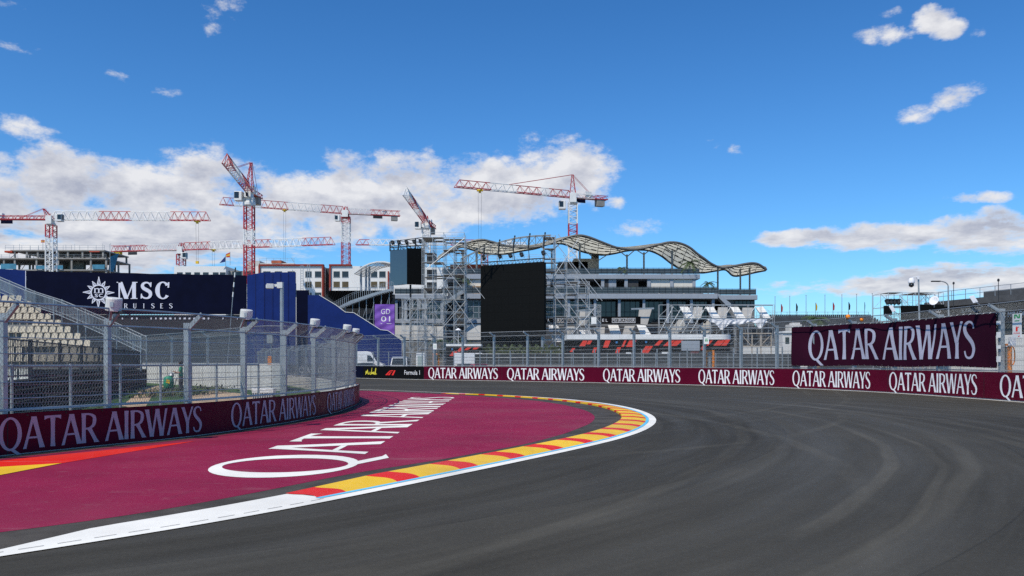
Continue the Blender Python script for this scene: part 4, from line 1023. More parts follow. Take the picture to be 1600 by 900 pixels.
for k, px in enumerate((757, 783, 799.5, 817, 850)):
    u = (px - 751) / 99.5; p = A.lerp(B_, u); spot((p.x, p.y - .2, zt1 + 1.0), k, ['stage light at the left end above the large black screen', 'stage light second from left above the large black screen', 'middle stage light above the large black screen', 'stage light second from right above the large black screen', 'stage light at the right end above the large black screen'][k])
# small corner screen
YC = 126.0
c0, c1, c2 = P(609.5, 445, 128.5), P(636, 445, YC), P(663, 445, 127)
t = thing('video_screen', 'small corner video screen with glossy left face on top of the left scaffolds', 'screen', (c1.x, c1.y, 0))
z0, z1 = Z(444, YC), Z(389, YC)
mb = MB(); n_ = Vector((.1, .9, 0)); mb.prism([(c0.x, c0.y, z0), (c1.x - .02, c1.y, z0), (c1.x - .02, c1.y, z1), (c0.x, c0.y, z1)], n_ * .5); mb.build('glossy_panel', M_ledg, t)
mb = MB(); mb.prism([(c1.x, c1.y, z0), (c2.x, c2.y, z0), (c2.x, c2.y, z1 + .15), (c1.x, c1.y, z1 + .15)], n_ * .5); mb.build('panel', M_led, t)
mb = MB(); truss_row(mb, (c0.x, c0.y, z1 + .1), (c2.x, c2.y, z1 + .25), .5, 10); mb.build('top_truss', M_dark, t)
mb = MB(); mb.tube((c1.x + .4, c1.y + 1, 0), (c1.x + .4, c1.y + 1, z0), .15, 8); mb.tube((c2.x, c2.y + 1, 0), (c2.x, c2.y + 1, z0), .15, 8); mb.build('leg', M_dark, t)
mb = MB(); zt = Z(371, YC)
for i in range(5):
    p = Vector((c0.x, c0.y, zt - .3)).lerp(Vector((c2.x, c2.y, zt + .2)), i / 4); mb.tube((p.x, p.y, z1), p, .11, 5); mb.tube(p, p + Vector((1.4, 4, .2)), .05, 4); mb.tube((p.x, p.y, z1 + 1.0), (p.x + .6, p.y + 1, z1 + .4), .05, 4)
mb.tube((c0.x, c0.y, zt - .3), (c2.x, c2.y, zt + .2), .06, 5); mb.tube((c0.x, c0.y, zt - 1), (c2.x, c2.y, zt - .5), .05, 5); mb.build('hanger', M_dark, t)
for k, px in enumerate((614, 624, 636, 648, 658)):
    u = (px - 609) / 54; p = c0.lerp(c2, u); spot((p.x, p.y - .2, z1 + 1.1), k, ['stage light at the left end above the small corner screen', 'stage light second from left above the small corner screen', 'middle stage light above the small corner screen', 'stage light second from right above the small corner screen', 'stage light at the right end above the small corner screen'][k])
# long lattice of light tubes from the small screen to the right
scaffold('scaffold', 'light tube frame high over the left scaffold tower', X(664, 121), X(727, 121), 118, 123, Z(382, 120), Z(366.5, 120), 2.6, 1.3, .03, deck=False, rr=12)
scaffold('scaffold', 'scaffold frame behind the large screen under the wavy canopy', X(752, 118), X(850, 118), 118, 122, 0, Z(398, 118), 2.4, 2.1, .032, deck=False, rr=14)
mb = MB()
for k, (xa, za) in enumerate(((672, 395), (672, 420), (672, 440))):
    mb.box2((X(666, 122), 123, Z(za + 16, 122)), (X(681, 122), 123.4, Z(za, 122)))
t = thing('speaker_stack', 'dark stacked boxes inside the left scaffold tower beside the small screen', 'speakers', (X(673, 122), 123, Z(456, 122))); mb.build('cabinet', M_dark, t)

# ------------------------------------------------------------------ tower cranes
def lat_beam(mb, p0, p1, w, h, bay, cols, tri=True, r=.115, rd=.075):
    """lattice jib from p0 to p1 (bottom line); cols = [(fraction, material index)] end fractions"""
    p0, p1 = Vector(p0), Vector(p1); d = p1 - p0; L = d.length; d.normalize(); side = d.cross(Vector((0, 0, 1))).normalized(); n = max(2, round(L / bay))
    def col(f):
        for e, c in cols:
            if f <= e + 1e-6: return c
        return cols[-1][1]
    for i in range(n):
        f0, f1 = i / n, (i + 1) / n; mb.cur = col((f0 + f1) / 2); a, b = p0.lerp(p1, f0), p0.lerp(p1, f1); m = (a + b) / 2
        hh = h; up = Vector((0, 0, hh))
        for sg in (-1, 1):
            o = side * (sg * w / 2); mb.bar(a + o, b + o, r * 1.6, r * 1.6)
            ta, tm, tb = (a + up, m + up, b + up) if tri else (a + up + o, m + up + o, b + up + o)
            mb.tube(a + o, tm, rd, 4, cap=False); mb.tube(tm, b + o, rd, 4, cap=False)
            if not tri: mb.tube(ta, tb, r * .9, 4, cap=False)
        mb.tube(a - side * w / 2, b + side * w / 2, rd * .8, 4, cap=False); mb.tube(a - side * w / 2, a + side * w / 2, rd * .8, 4, cap=False)
        if tri:
            q0 = a + up if i else m + up; q1 = b + up if i < n - 1 else m + up; mb.tube(q0, q1, r, 5, cap=False)
    mb.cur = 0
def lat_mast(mb, x, y, z0, z1, w, bay, colf, r=.14):
    n = max(2, round((z1 - z0) / bay))
    for i in range(n):
        a, b = z0 + (z1 - z0) * i / n, z0 + (z1 - z0) * (i + 1) / n; mb.cur = colf((a + b) / 2); m = (a + b) / 2
        cs = [(x - w / 2, y - w / 2), (x + w / 2, y - w / 2), (x + w / 2, y + w / 2), (x - w / 2, y + w / 2)]
        for k in range(4):
            c, e = cs[k], cs[(k + 1) % 4]; mb.box((c[0], c[1], m), (r * 2, r * 2, b - a + .002))
            mb.tube((*c, a), (*e, m), r * .55, 4, cap=False); mb.tube((*e, m), (*c, b), r * .55, 4, cap=False); mb.tube((*c, a), (*e, a), r * .5, 4, cap=False)
    mb.cur = 0
CM = [M_red, M_cwhite]
def crane(lab, px, Y, yjib, mast_w, mast_cols, arms, apex=None, ties=(), cab=None, extra=(), trolley=None):
    """px, Y: mast; yjib: photo row of the jib's underside at the mast; arms: list of (tip px, tip py, height, width, colour stops, part name)"""
    H = Z(yjib, Y); x = X(px, Y)
    t = thing('tower_crane', lab, 'crane', (x, Y, 0), group='red and white tower cranes')
    mb = MB(); lat_mast(mb, x, Y, 0, H - 1.6, mast_w, 1.9, lambda z: 0 if any(lo <= z <= hi for lo, hi in [(Z(b, Y), Z(a, Y)) for a, b in mast_cols]) else 1); mb.build('mast', CM, t)
    mb = MB(); mb.cur = 1 if cab and cab[2] == 'w' else 0
    mb.lathe((x, Y, H - 1.7), [(mast_w * .62, 0), (mast_w * .62, .5), (mast_w * .45, .7), (mast_w * .45, 1.4)], 12); mb.build('slewing_ring', CM, t)
    dirs = []
    for tx, ty, h, w, cols, nm in arms:
        if ty is None: tip = Vector((X(tx, Y), Y, H))
        else:
            Yt = F * (H - ZC) / (HY - ty); tip = Vector((X(tx, Yt), Yt, H))
        dirs.append((tip - Vector((x, Y, H))).normalized()); mb = MB()
        if nm == 'jib':
            lat_beam(mb, (x, Y, H), tip, w, h, 2.4, cols); mb.build('jib', CM, t)
            if trolley:
                q_ = Vector((x, Y, H)).lerp(tip, trolley[0]); m = MB(); m.box((q_.x, q_.y, q_.z - .35), (1.6, 1.2, .35)); m.box((q_.x, q_.y, q_.z - .75), (.6, .6, .5)); m.build('trolley', M_yellow, t)
                zd = Z(trolley[1], q_.y); m = MB()
                for k in (-.45, .45): m.tube((q_.x + k, q_.y, q_.z - .9), (q_.x + k * .6, q_.y, zd), .035, 4)
                m.build('hoist_cable', M_dark, t); m = MB(); m.box((q_.x, q_.y, zd - .4), (.9, .5, .8)); m.build('hook_block', M_yellow, t)
        else:
            lat_beam(mb, (x, Y, H), tip, w, h * .45, 2.2, cols, tri=False); dv = dirs[-1]; a = Vector((x, Y, H + .1)); 
            mb.cur = cols[-1][1]; mb.bar(a, tip + Vector((0, 0, .1)), w * .9, .22); mb.build('counter_jib', CM, t)
            m = MB(); q_ = tip - dv * 2.2; m.cur = 0; m.box((q_.x, q_.y, q_.z - .9), (2.4, 1.6, 2.0), math.atan2(dv.y, dv.x)); m.build('counterweight', M_concd if not extra else extra[0], t, bevel=.05)
            m = MB(); q_ = tip - dv * 6; m.box((q_.x, q_.y, q_.z + 1.1), (1.9, 1.4, 1.7), math.atan2(dv.y, dv.x)); m.build('winch_house', M_cwhite, t, bevel=.05)
            m = MB(); q_ = tip - dv * 8.5; m.box((q_.x, q_.y - .9, q_.z - .9), (3.6, .08, 1.0), math.atan2(dv.y, dv.x)); m.build('name_board', M_navy if apex else M_dark, t)
    if apex:
        ap = P(apex[0], apex[1], Y); mb = MB()
        for sx, sy in ((-1, -1), (1, -1), (1, 1), (-1, 1)): mb.tube((x + sx * mast_w * .4, Y + sy * mast_w * .4, H), ap + Vector((sx * .15, sy * .15, 0)), .10, 4)
        for k in range(5):
            f = k / 5; w_ = mast_w * .4 * (1 - f) + .15 * f; c = Vector((x, Y, H)).lerp(ap, f)
            for a, b_ in (((-1, -1), (1, -1)), ((1, -1), (1, 1)), ((1, 1), (-1, 1)), ((-1, 1), (-1, -1))):
                mb.tube(c + Vector((a[0] * w_, a[1] * w_, 0)), c + Vector((b_[0] * w_, b_[1] * w_, (ap.z - H) / 5)), .05, 4)
        mb.build('apex_frame', M_red, t)
        mb = MB()
        for arm_i, f in ties:
            tx, ty, h = arms[arm_i][0], arms[arm_i][1], arms[arm_i][2]; Yt = Y if ty is None else F * (H - ZC) / (HY - ty); tip = Vector((X(tx, Yt), Yt, H)); q_ = Vector((x, Y, H)).lerp(tip, f) + Vector((0, 0, h if arms[arm_i][5] == 'jib' else .4))
            side = dirs[arm_i].cross(Vector((0, 0, 1)))
            for k in (-.3, .3): mb.tube(ap + side * k, q_ + side * k, .06, 4)
        mb.build('tie_bar', M_red, t)
    else:
        mb = MB(); d0 = dirs[0]; mb.cur = 0; hh = arms[0][2]
        for sg in (-1, 1):
            s_ = d0.cross(Vector((0, 0, 1))) * (sg * mast_w * .45)
            for k in (-1, 1): mb.bar(Vector((x, Y, H - .3)) + s_ + d0 * k * mast_w * .5, Vector((x, Y, H + hh)) + s_ * .3 + d0 * k * .3, .22, .22)
        mb.build('head_frame', M_red, t)
    if cab:
        cx = x + cab[0]; cz = H + cab[1]; m = MB(); m.box((cx, Y - mast_w * .5, cz), (1.9, 1.9, 2.3)); c = m.build('cab', M_cwhite, t, bevel=.12)
        m = MB(); m.box((cx - (.3 if cab[0] < 0 else -.3), Y - mast_w * .5 - .985, cz + .2), (1.1, .05, 1.5)); m.box((cx + (-.97 if cab[0] < 0 else .97), Y - mast_w * .5 - .1, cz + .2), (.05, 1.3, 1.5)); m.build('window', M_glass, c)
        m = MB(); m.box((x, Y - mast_w * .62, H - .2), (mast_w * .8, .5, 2.6)); m.build('switch_cabinet', M_cwhite, t, bevel=.06)
    return t
crane('red and white crane with long level jib pointing right, left above the concrete frame', 80, 260, 343.5, 2.3, [(300, 375)],
      [(328, 344.5, 2.7, 1.7, [(.28, 1), (.52, 0), (.76, 1), (1, 0)], 'jib'), (-30, 343, 2.6, 1.7, [(1, 0)], 'counter')], apex=(68, 326), ties=((1, .45),), cab=(3.3, .4, 'w'), trolley=(.92, 408))
crane('lowest red and white crane, mast only just above the white building roof', 283, 300, 390.8, 2.4, [(380, 411)],
      [(522, 382, 2.6, 1.8, [(.20, 0), (.43, 1), (.60, 0), (.80, 1), (1, 0)], 'jib'), (176, 393.5, 4.6, 1.9, [(.52, 1), (1, 0)], 'counter')], cab=(1.6, -2.2, 'r'), extra=(M_yellow,), trolley=(.22, 440))
t = crane('tallest crane with red and white banded mast and steep foreshortened jib', 389.5, 205, 300.5, 2.0, [(317, 354), (388, 440)],
      [(353, 255, 2.3, 1.6, [(.35, 0), (.8, 1), (1, 0)], 'jib'), (405, 311, 2.0, 1.8, [(.4, 1), (1, 0)], 'counter')], apex=(392.5, 254), ties=((0, .55), (1, .8)), cab=(-2.2, -1.2, 'w'))
mb = MB(); c_ = Vector((X(389.5, 205), 205, Z(309, 205))); mb.lathe(c_ - Vector((0, 0, 1.9)), [(1.5, 0), (1.5, .7), (1.1, .9), (1.0, 2.9), (1.3, 3.0)], 12); mb.build('turntable_housing', M_cwhite, t)
crane('crane with jib running left and work deck right, mast behind the white hotel', 540.5, 320, 334, 2.9, [(335, 348), (378, 420)],
      [(343, 319.5, 2.7, 1.9, [(.22, 0), (.46, 1), (.70, 0), (.90, 1), (1, 0)], 'jib'), (625, 338, 4.4, 1.9, [(.45, 1), (1, 0)], 'counter')], cab=(-2.9, -2.0, 'r'), trolley=(.50, 412))
crane('crane over the small corner screen with its jib tilted steeply up to the left', 666, 250, 349, 2.3, [(335, 358)],
      [(634, 304.5, 2.2, 1.6, [(.35, 0), (.55, 1), (.75, 0), (1, 1)], 'jib'), (677, 358, 2.2, 1.7, [(1, 0)], 'counter')], cab=(-2.3, -.8, 'w'))
crane('crane with pointed apex and long jib left, rising behind the wavy canopy', 895, 230, 309, 2.3, [(353, 371)],
      [(711, 291.8, 1.9, 1.6, [(.20, 0), (.26, 1), (.48, 0), (.74, 1), (1, 0)], 'jib'), (948, 313, 2.2, 1.7, [(.5, 1), (1, 0)], 'counter')], apex=(894.5, 273), ties=((0, .56), (1, .62)), cab=(-3.0, -2.3, 'w'), trolley=(.80, 392))
crane('far crane with white jib passing behind the screen towers, mast under the wavy canopy', 757, 300, 383, 2.4, [(383, 430)],
      [(556, 382.6, 1.9, 1.7, [(.25, 0), (.90, 1), (1, 0)], 'jib'), (822, 383, 2.0, 1.7, [(1, 1)], 'counter')], cab=(-2.6, -1.6, 'w'))

# ------------------------------------------------------------------ concrete frame under construction
YF_ = 282.0
t = thing('concrete_frame', 'unfinished open concrete building frame behind the navy hoarding at left', 'building site', (X(70, YF_), YF_, 0))
fx = lambda px: X(px, YF_); fz = lambda py: Z(py, YF_)
for zt, x0, x1 in ((390.5, 16, 163), (403, -60, 166), (421, -60, 166), (438, -60, 166), (455, -60, 166), (472, -60, 166), (490, -60, 166)):
    mb = MB(); mb.box2((fx(x0), YF_, fz(zt) - .4), (fx(x1), YF_ + 18, fz(zt))); mb.build('slab', M_concd, t)
zz = [fz(v) for v in (390.5, 403, 421, 438, 455, 472, 490)] + [0]
for k in range(7):
    mb = MB()
    for px in (5, 22, 56, 90, 111, 141, 165) if k else (22, 41, 58, 90, 105, 128, 141, 160):
        for yy in (.3, 9, 17.4): mb.box2((fx(px) - .28, YF_ + yy, zz[k + 1]), (fx(px) + .28, YF_ + yy + .4, zz[k] - .4))
    for px in range(12, 160, 6):
        if random.random() < .8: mb.tube((fx(px), YF_ + random.uniform(1, 15), zz[k + 1]), (fx(px), YF_ + random.uniform(1, 15), zz[k] - .4), .09, 4)
    mb.build('column_row', M_concd, t)
for a, c, k, yy in ((88, 112, 1, 8), (120, 140, 1, 11), (44, 57, 2, 5), (112, 138, 2, 3), (66, 76, 1, 14)):
    mb = MB(); mb.box2((fx(a), YF_ + yy, zz[k + 1]), (fx(c), YF_ + yy + .3, zz[k] - .4)); mb.build('core_wall', M_concd, t)
mb = MB(); railing(mb, (fx(8), YF_ + .1, zz[0]), (fx(163), YF_ + .1, zz[0]), 1.6, 2.6, 2, .05)
for px in (25, 42, 55, 98, 112, 156): mb.tube((fx(px), YF_ + 2, zz[0]), (fx(px), YF_ + 2, zz[0] + random.uniform(1.5, 3)), .05, 4)
railing(mb, (fx(-60), YF_ - .1, zz[1]), (fx(166), YF_ - .1, zz[1]), 1.2, 2.6, 2, .045); mb.build('railing', M_steel, t)
mb = MB(); mb.box2((fx(8), YF_ - .4, zz[0] - .9), (fx(20), YF_ + 3, zz[0] - .3)); mb.box2((fx(140), YF_ - .3, zz[0] - .75), (fx(156), YF_ + .02, zz[0] - .42)); mb.build('formwork', pm('red_formwork', (.40, .05, .02), .7), t)
M_net = pm('blue_netting', (.05, .20, .30), .8, 0, .25, .6)
mb = MB(); mb.prism([(fx(168), YF_ + 1, fz(422)), (fx(171.5), YF_ + 2, fz(424)), (fx(176), YF_ + 4, fz(393)), (fx(169.5), YF_ + 1, fz(401))], (.1, .4, 0))
for a, c, k in ((57, 75, 1), (86, 99, 1), (2, 26, 1), (145, 164, 1)): mb.box2((fx(a), YF_ - .3, zz[k + 1] + .1), (fx(c), YF_ - .2, zz[k + 1] + random.uniform(1.2, 2.2)))
mb.build('safety_net', M_net, t)
mb = MB(); mb.tube((fx(170), YF_ + 1, fz(430)), (fx(169.5), YF_ + 1, fz(381)), .08, 4); mb.tube((fx(169.5), YF_ + 1, fz(381)), (fx(171), YF_ + 1, fz(380)), .08, 4); mb.build('net_post', M_steel, t)

# ------------------------------------------------------------------ white hotel with red trim
YH = 226.0
hx = lambda px: X(px, YH); hz = lambda py: Z(py, YH)
M_trim = pm('brick_red_trim', (.26, .035, .022), .7, 0, .1, .5); M_win = pm('hotel_glass', (.025, .03, .035), .12, 0, .3, .3, spec=.5); M_winb = pm('brown_blind', (.10, .075, .035), .5, 0, .3, .4)
M_hotel = pm('hotel_render', (.74, .73, .70), .8, 0, .04, .25)
h = thing('hotel_building', 'white block with rows of square windows and brick red trim behind the blue panels', 'building', (hx(450), YH, 0))
def blk(a, c, y0, dy=16, yy=0, nm='wall', m=None):
    mb = MB(); mb.box2((hx(a), YH + yy, 0), (hx(c), YH + dy, hz(y0))); return mb.build(nm, m or M_hotel, h)
blk(272, 353, 416); blk(399, 505, 416); blk(517, 610, 416, yy=.0); blk(353, 399, 422, yy=2, m=M_concd); blk(505, 517, 417, yy=3, nm='recess', m=M_inter); blk(548, 612, 415.5, 18, .6); blk(610, 700, 417, 17, 1.0)
for a, c, y0, y1 in ((405, 505.5, 413, 415.4), (514.5, 549, 413, 415.4), (503.3, 505.8, 415, 470), (514.7, 517.2, 415, 470), (404.4, 406.6, 415, 470), (606, 608, 424, 470)):
    mb = MB(); mb.box2((hx(a), YH - .45, hz(y1) + .003), (hx(c), YH + 1.2, hz(y0))); mb.build('trim', M_trim, h)
rows = ((424, 433), (440, 449), (457, 466))
for px in (417, 435, 455, 482, 497, 526, 539.5, 584.5, 597.5):
    for k, (a, c) in enumerate(rows):
        w = 4.9 if px not in (417, 435, 455) else 5.6; mb = MB(); mb.box2((hx(px - w), YH - .05, hz(c)), (hx(px + w), YH + .3, hz(a))); wd = mb.build('window', M_win if k != 1 else M_winb, h)
        mb = MB(); mb.box2((hx(px - w) - .08, YH - .09, hz(c) - .12), (hx(px + w) + .08, YH - .05, hz(c))); mb.build('sill', M_bgrey, wd)
for px in (281, 294, 308, 321.5, 337, 348): 
    for k in range(2):
        mb = MB(); mb.box2((hx(px - 4.4), YH - .05, hz(434 + 16 * k)), (hx(px + 4.4), YH + .3, hz(425.5 + 16 * k))); mb.build('window', M_win, h)
for px in (366, 386):
    mb = MB(); mb.box2((hx(px - 7), YH + 1.9, hz(431)), (hx(px + 7), YH + 2.4, hz(423))); mb.build('window', M_win, h)
mb = MB(); mb.box2((hx(553), YH + .5, hz(436.5)), (hx(559), YH + .8, hz(421.5))); mb.build('window', pm('blue_window', (.04, .12, .17), .15, spec=.5), h)
mb = MB(); mb.box2((hx(549), YH + .4, hz(450)), (hx(562), YH + .7, hz(440))); mb.build('window', M_winb, h)
# roof works on the hotel
mb = MB(); mb.box2((hx(376), YH + 5, hz(422)), (hx(397), YH + 12, hz(404))); mb.box2((hx(397), YH + 5, hz(418)), (hx(453), YH + 13, hz(415))); mb.box2((hx(396), YH + 5, hz(409.5)), (hx(452), YH + 13, hz(408))); mb.build('roof_storey', M_conc, h)
mb = MB(); mb.box2((hx(416), YH + 4.7, hz(408)), (hx(432), YH + 10, hz(403.5))); mb.build('brick_stack', pm('brick', (.36, .10, .05), .8, 0, .2, 1), h)
mb = MB(); railing(mb, (hx(397), YH + 5, hz(408)), (hx(452), YH + 5, hz(408)), 1.4, 1.8, 2, .04)
for k in range(6): mb.tube((hx(400 + k * 9), YH + 5.4, hz(416)), (hx(400 + k * 9), YH + 5.4, hz(409)), .12, 5)
mb.tube((hx(446), YH + 6, hz(399)), (hx(451), YH + 6, hz(406)), .06, 4); mb.build('roof_railing', M_steel, h)
def flag(px0, ptop, pbot, Y, cloth, lab, cols, name='flag', droop=0):
    p = Vector((X(px0, Y), Y, Z(pbot, Y))); t = thing(name, lab, 'flag', tuple(p)); zt = Z(ptop, Y)
    mb = MB(); mb.tube(p, (p.x, p.y, zt), .04 * Y / 150, 6); mb.build('pole', M_steel, t)
    pl = [(X(a, Y), Y + .05 * math.sin(a), Z(b_, Y)) for a, b_ in cloth]
    for (i0, i1, i2, i3), m in cols:
        mb = MB(); mb.prism([pl[i0], pl[i1], pl[i2], pl[i3]], (.02, .06, 0)); mb.build('cloth', m, t)
    return t
M_fb = pm('flag_blue', (.01, .03, .14), .8); M_fr = pm('flag_red', (.50, .04, .03), .8); M_fy = pm('flag_yellow', (.70, .42, .03), .8); M_fk = pm('flag_black', (.015, .015, .018), .8)
flag(352.5, 398, 416, YH - 1, [(352, 400.5), (352, 409), (343, 411), (348, 405)], 'dark blue flag hanging on the white building roof', [((0, 1, 2, 3), M_fb)])
flag(359.5, 393.5, 414, YH - 1, [(353, 397), (359.5, 394), (359.5, 396.2), (353, 398.8), (359.5, 399.4), (353, 400.6), (359.5, 401.8), (354, 402.3)], 'red and yellow flag on the white building roof beside the blue flag', [((0, 1, 2, 3), M_fr), ((3, 2, 4, 5), M_fy), ((5, 4, 6, 7), M_fr)])
flag(67, 374, 391, YF_ + 3, [(64, 375), (70, 375), (70, 376.3), (64, 376.3), (70, 377.6), (64, 377.6), (70, 379), (64, 379)], 'small red and yellow flag on top of the unfinished concrete frame', [((0, 1, 2, 3), M_fr), ((3, 2, 4, 5), M_fy), ((5, 4, 6, 7), M_fr)])

# arched entrance canopy before the hotel
YA = 160.0
t = thing('arched_canopy', 'small arched slatted canopy on grey posts left of the small corner screen', 'canopy', (X(585, YA), YA, 0))
arc = [(553, 428), (560, 422.5), (568, 417), (578, 412.5), (589, 410), (600, 410), (612, 412.5), (624, 419)]
ps = [P(a, c, YA) for a, c in arc]; mb = MB()
for i in range(len(ps) - 1): mb.prism([ps[i], ps[i + 1], ps[i + 1] + Vector((0, 0, .25)), ps[i] + Vector((0, 0, .25))], (0, .6, 0))
mb.build('edge_beam', M_white, t); mb = MB()
for i in range(len(ps) - 1): mb.prism([ps[i] + Vector((1, 7, 0)), ps[i + 1] + Vector((1, 7, 0)), ps[i + 1] + Vector((1, 7, .25)), ps[i] + Vector((1, 7, .25))], (0, .6, 0))
mb.build('edge_beam', M_white, t)
mb = MB()
for i in range(22):
    k = i / 22 * (len(ps) - 1); j = int(k); p = ps[j].lerp(ps[j + 1], k - j); mb.bar(p + Vector((0, .6, .1)), p + Vector((1, 7, .1)), .28, .08)
mb.build('slat', M_bwhite, t)
for px in (564, 572, 577): mb = MB(); p = P(px, 416, YA + 3); mb.tube((p.x, p.y, 0), p, .22, 8); mb.build('post', M_bgrey, t)

# ------------------------------------------------------------------ navy hoarding and blue panels (wrapped backs of stands)
YM = 135.0
mx_ = lambda px: X(px, YM); mz = lambda py: Z(py, YM)
t = thing('hoarding', 'long dark navy hoarding with white sun emblem and large serif letters', 'hoarding', (mx_(210), YM, 0))
def quad_wall(mb, pts, th=.15): mb.prism(pts, (0, th, 0))
mb = MB(); n = 16; top = [(mx_(41 + 344 * i / n), YM + .04 * math.sin(i * 2.1), mz(423 + 7 * (i / n) ** .8) + .05 * math.sin(i * 1.9)) for i in range(n + 1)]
bot = [(mx_(41 + 344 * i / n), YM + .04 * math.sin(i * 2.1), mz(491)) for i in range(n + 1)]
for i in range(n): mb.prism([bot[i], bot[i + 1], top[i + 1], top[i]], (0, .15, 0))
mb.build('fabric', M_navy, t)
M_ml = pm('pale_print', (.66, .66, .74), .6, 0, .04, 1)
mmap = lambda x0, x1, y0, y1: (lambda u, v, k: Vector((mx_(x0 + (x1 - x0) * u), YM - .10 - k, mz(y0 + (y1 - y0) * v))))
mb = MB(); tot = GL['M'][1] + GL['s'][1] + GL['C'][1]
f = mmap(182.5, 265.5, 467, 440.6); letters(mb, 'M', 1, lambda u, v, k: f(u * .42, v, k), lift=.004)
st = lambda u0, u1: (lambda u, v, k: f(u0 + (u1 - u0) * u, v, k))
letters(mb, 's', 1, st(.45, .70), lift=.004)
big_c = [ring(.36, .5, .34, .52, .20, .07, 40, 320), vbar(.60, .66, .615, .98, .07, 3, 0)]
GL['c'] = (big_c, .66); letters(mb, 'c', 1, st(.72, 1.0), lift=.004); mb.build('lettering', M_ml, t)
mb = MB()
for i, ch in enumerate('CRUISES'):
    cx = 183.3 + (199.5 - 185.5) * i; w = {'I': 2.2, 'C': 6}.get(ch, 5.4)
    mb = MB(); letters(mb, ch, 1, mmap(cx - w / 2, cx + w / 2, 481.8, 474.2), lift=.004); mb.build('small_letter', M_ml, t)

mb = MB(); ec = Vector((mx_(154.5), YM - .10, mz(457))); u1 = YM / F
def pe(r, a, k=.0): return ec + Vector((r * u1 * math.cos(R(a)), -k, r * u1 * math.sin(R(a))))
for i in range(12):
    a = 90 + i * 30; long_ = 24.5 if i % 3 == 0 else 20; hw = 12
    tip, l, r_ = pe(long_, a), pe(13.2, a + hw), pe(13.2, a - hw); cen = pe(13, a)
    mb.add([tip, l, cen], [(0, 1, 2)])
    for p_, q_ in ((tip, r_), (r_, cen)):
        d = (q_ - p_).normalized(); nn = Vector((-d.z, 0, d.x)) * .075; mb.add([p_ - nn + Vector((0, -.003, 0)), p_ + nn + Vector((0, -.003, 0)), q_ + nn + Vector((0, -.003, 0)), q_ - nn + Vector((0, -.003, 0))], [(0, 1, 2, 3)])
vs = [];
for i in range(49): a = i * 7.5; vs += [pe(12.6, a, .006), pe(10.6, a, .006)]
mb.add(vs, [(2 * i, 2 * i + 1, 2 * i + 3, 2 * i + 2) for i in range(48)]); mb.build('sun_emblem', M_ml, t)
mb = MB(); sans(mb, 'm', mmap(147.8, 162, 458.0, 450.2)); f2 = mmap(148.5, 160.8, 464.5, 459.2); sans(mb, 'sc', f2)
mb.box((ec.x, YM - .075, mz(457.7)), (15 * u1, .01, .06)); mb.build('emblem_lettering', M_ml, t)
mb = MB(); mb.box2((mx_(41), YM + .4, 0), (mx_(384), YM + 1.0, mz(492))); mb.build('dark_backing', M_dark, t)
mb = MB()
for i in range(26):
    px = 190 + i * 7.5; 
    if random.random() < .75: mb.box((mx_(px), YM + .3, mz(497.5)), (.12 + .3 * random.random(), .05, .28))
mb.build('tie_mesh', M_ml, t)
# blue pieces either side
t = thing('blue_hoarding', 'bright blue fabric panel at the left edge beside the navy hoarding', 'hoarding', (mx_(0), YM, 0))
mb = MB(); mb.prism([(mx_(-90), YM - 3, 0), (mx_(40), YM, 0), (mx_(40), YM, mz(422.5)), (mx_(-90), YM - 3, mz(417))], (0, .15, 0)); mb.build('fabric', M_blue, t)
mb = MB(); mb.bar((mx_(40.4), YM - .06, mz(423)), (mx_(40.4), YM - .06, mz(480)), .10, .03); mb.build('seam', M_ml, t)
t = thing('blue_hoarding', 'wide bright blue folded fabric panel right of the navy hoarding', 'hoarding', (mx_(430), YM, 0))
mb = MB(); pts = [(386, 0), (412.5, -2.2), (438, -2.4), (462, -2.6)]
for (a, y0), (c, y1) in zip(pts, pts[1:]):
    za, zc_ = mz(430.5 if a < 400 else 428), mz(428); xa, xc = X(a, YM + y0) + .01, X(c, YM + y1) - .01; mb.prism([(xa, YM + y0, 0), (xc, YM + y1, 0), (xc, YM + y1, zc_ + (.05 if c < 450 else 0)), (xa, YM + y0, za)], (0, .18, 0))
mb.build('fabric', M_blue, t)
mb = MB()
for px, y in ((399, -1.2), (412.6, -2.3), (425, -2.45), (437.8, -2.5), (450, -2.6)): x_ = X(px, YM + y); mb.box2((x_, YM + y - .03, 0), (x_ + .05, YM + y, mz(428.8)))
mb.build('seam', pm('blue_seam', (.004, .01, .07), .8), t)
mb = MB(); mb.tube((mx_(463.5), YM - 2.4, 0), (mx_(463.5), YM - 2.4, mz(424)), .05, 5); mb.box((mx_(466), YM - 1.8, mz(455)), (.28, .2, 2.2)); mb.build('edge_pole', M_steel, t)
t = thing('ladder_mast', 'two tall grey ladder masts standing behind the wide blue panel', 'mast', (mx_(470), YM + 3, 0))
for px, yt in ((464.5, 411.5), (475, 410)):
    mb = MB()
    for k in (-.2, .2): mb.tube((mx_(px) + k, YM + 3, 0), (mx_(px) + k, YM + 3, mz(yt)), .05, 4)
    zt = mz(yt)
    for k in range(28): mb.box((mx_(px), YM + 3, zt - .05 - k * .42), (.46, .06, .06))
    mb.build('ladder', M_steel, t)
t = thing('leaning_pole', 'thin leaning black and white pole in front of the navy hoarding', 'pole', (X(361, 120), 120, 0))
p0, p1 = P(358.5, 520, 120), P(368, 418, 120); mb = MB(); mb.tube((p0.x - .4, 120, 0), p0.lerp(p1, .55), .05, 6); mb.build('base_pole', M_steel, t); mb = MB()
for k in range(6): mb.cur = k % 2; mb.tube(p0.lerp(p1, .55 + .075 * k), p0.lerp(p1, .55 + .075 * (k + 1)), .10, 6)
mb.build('striped_top', [M_white, M_dark], t)

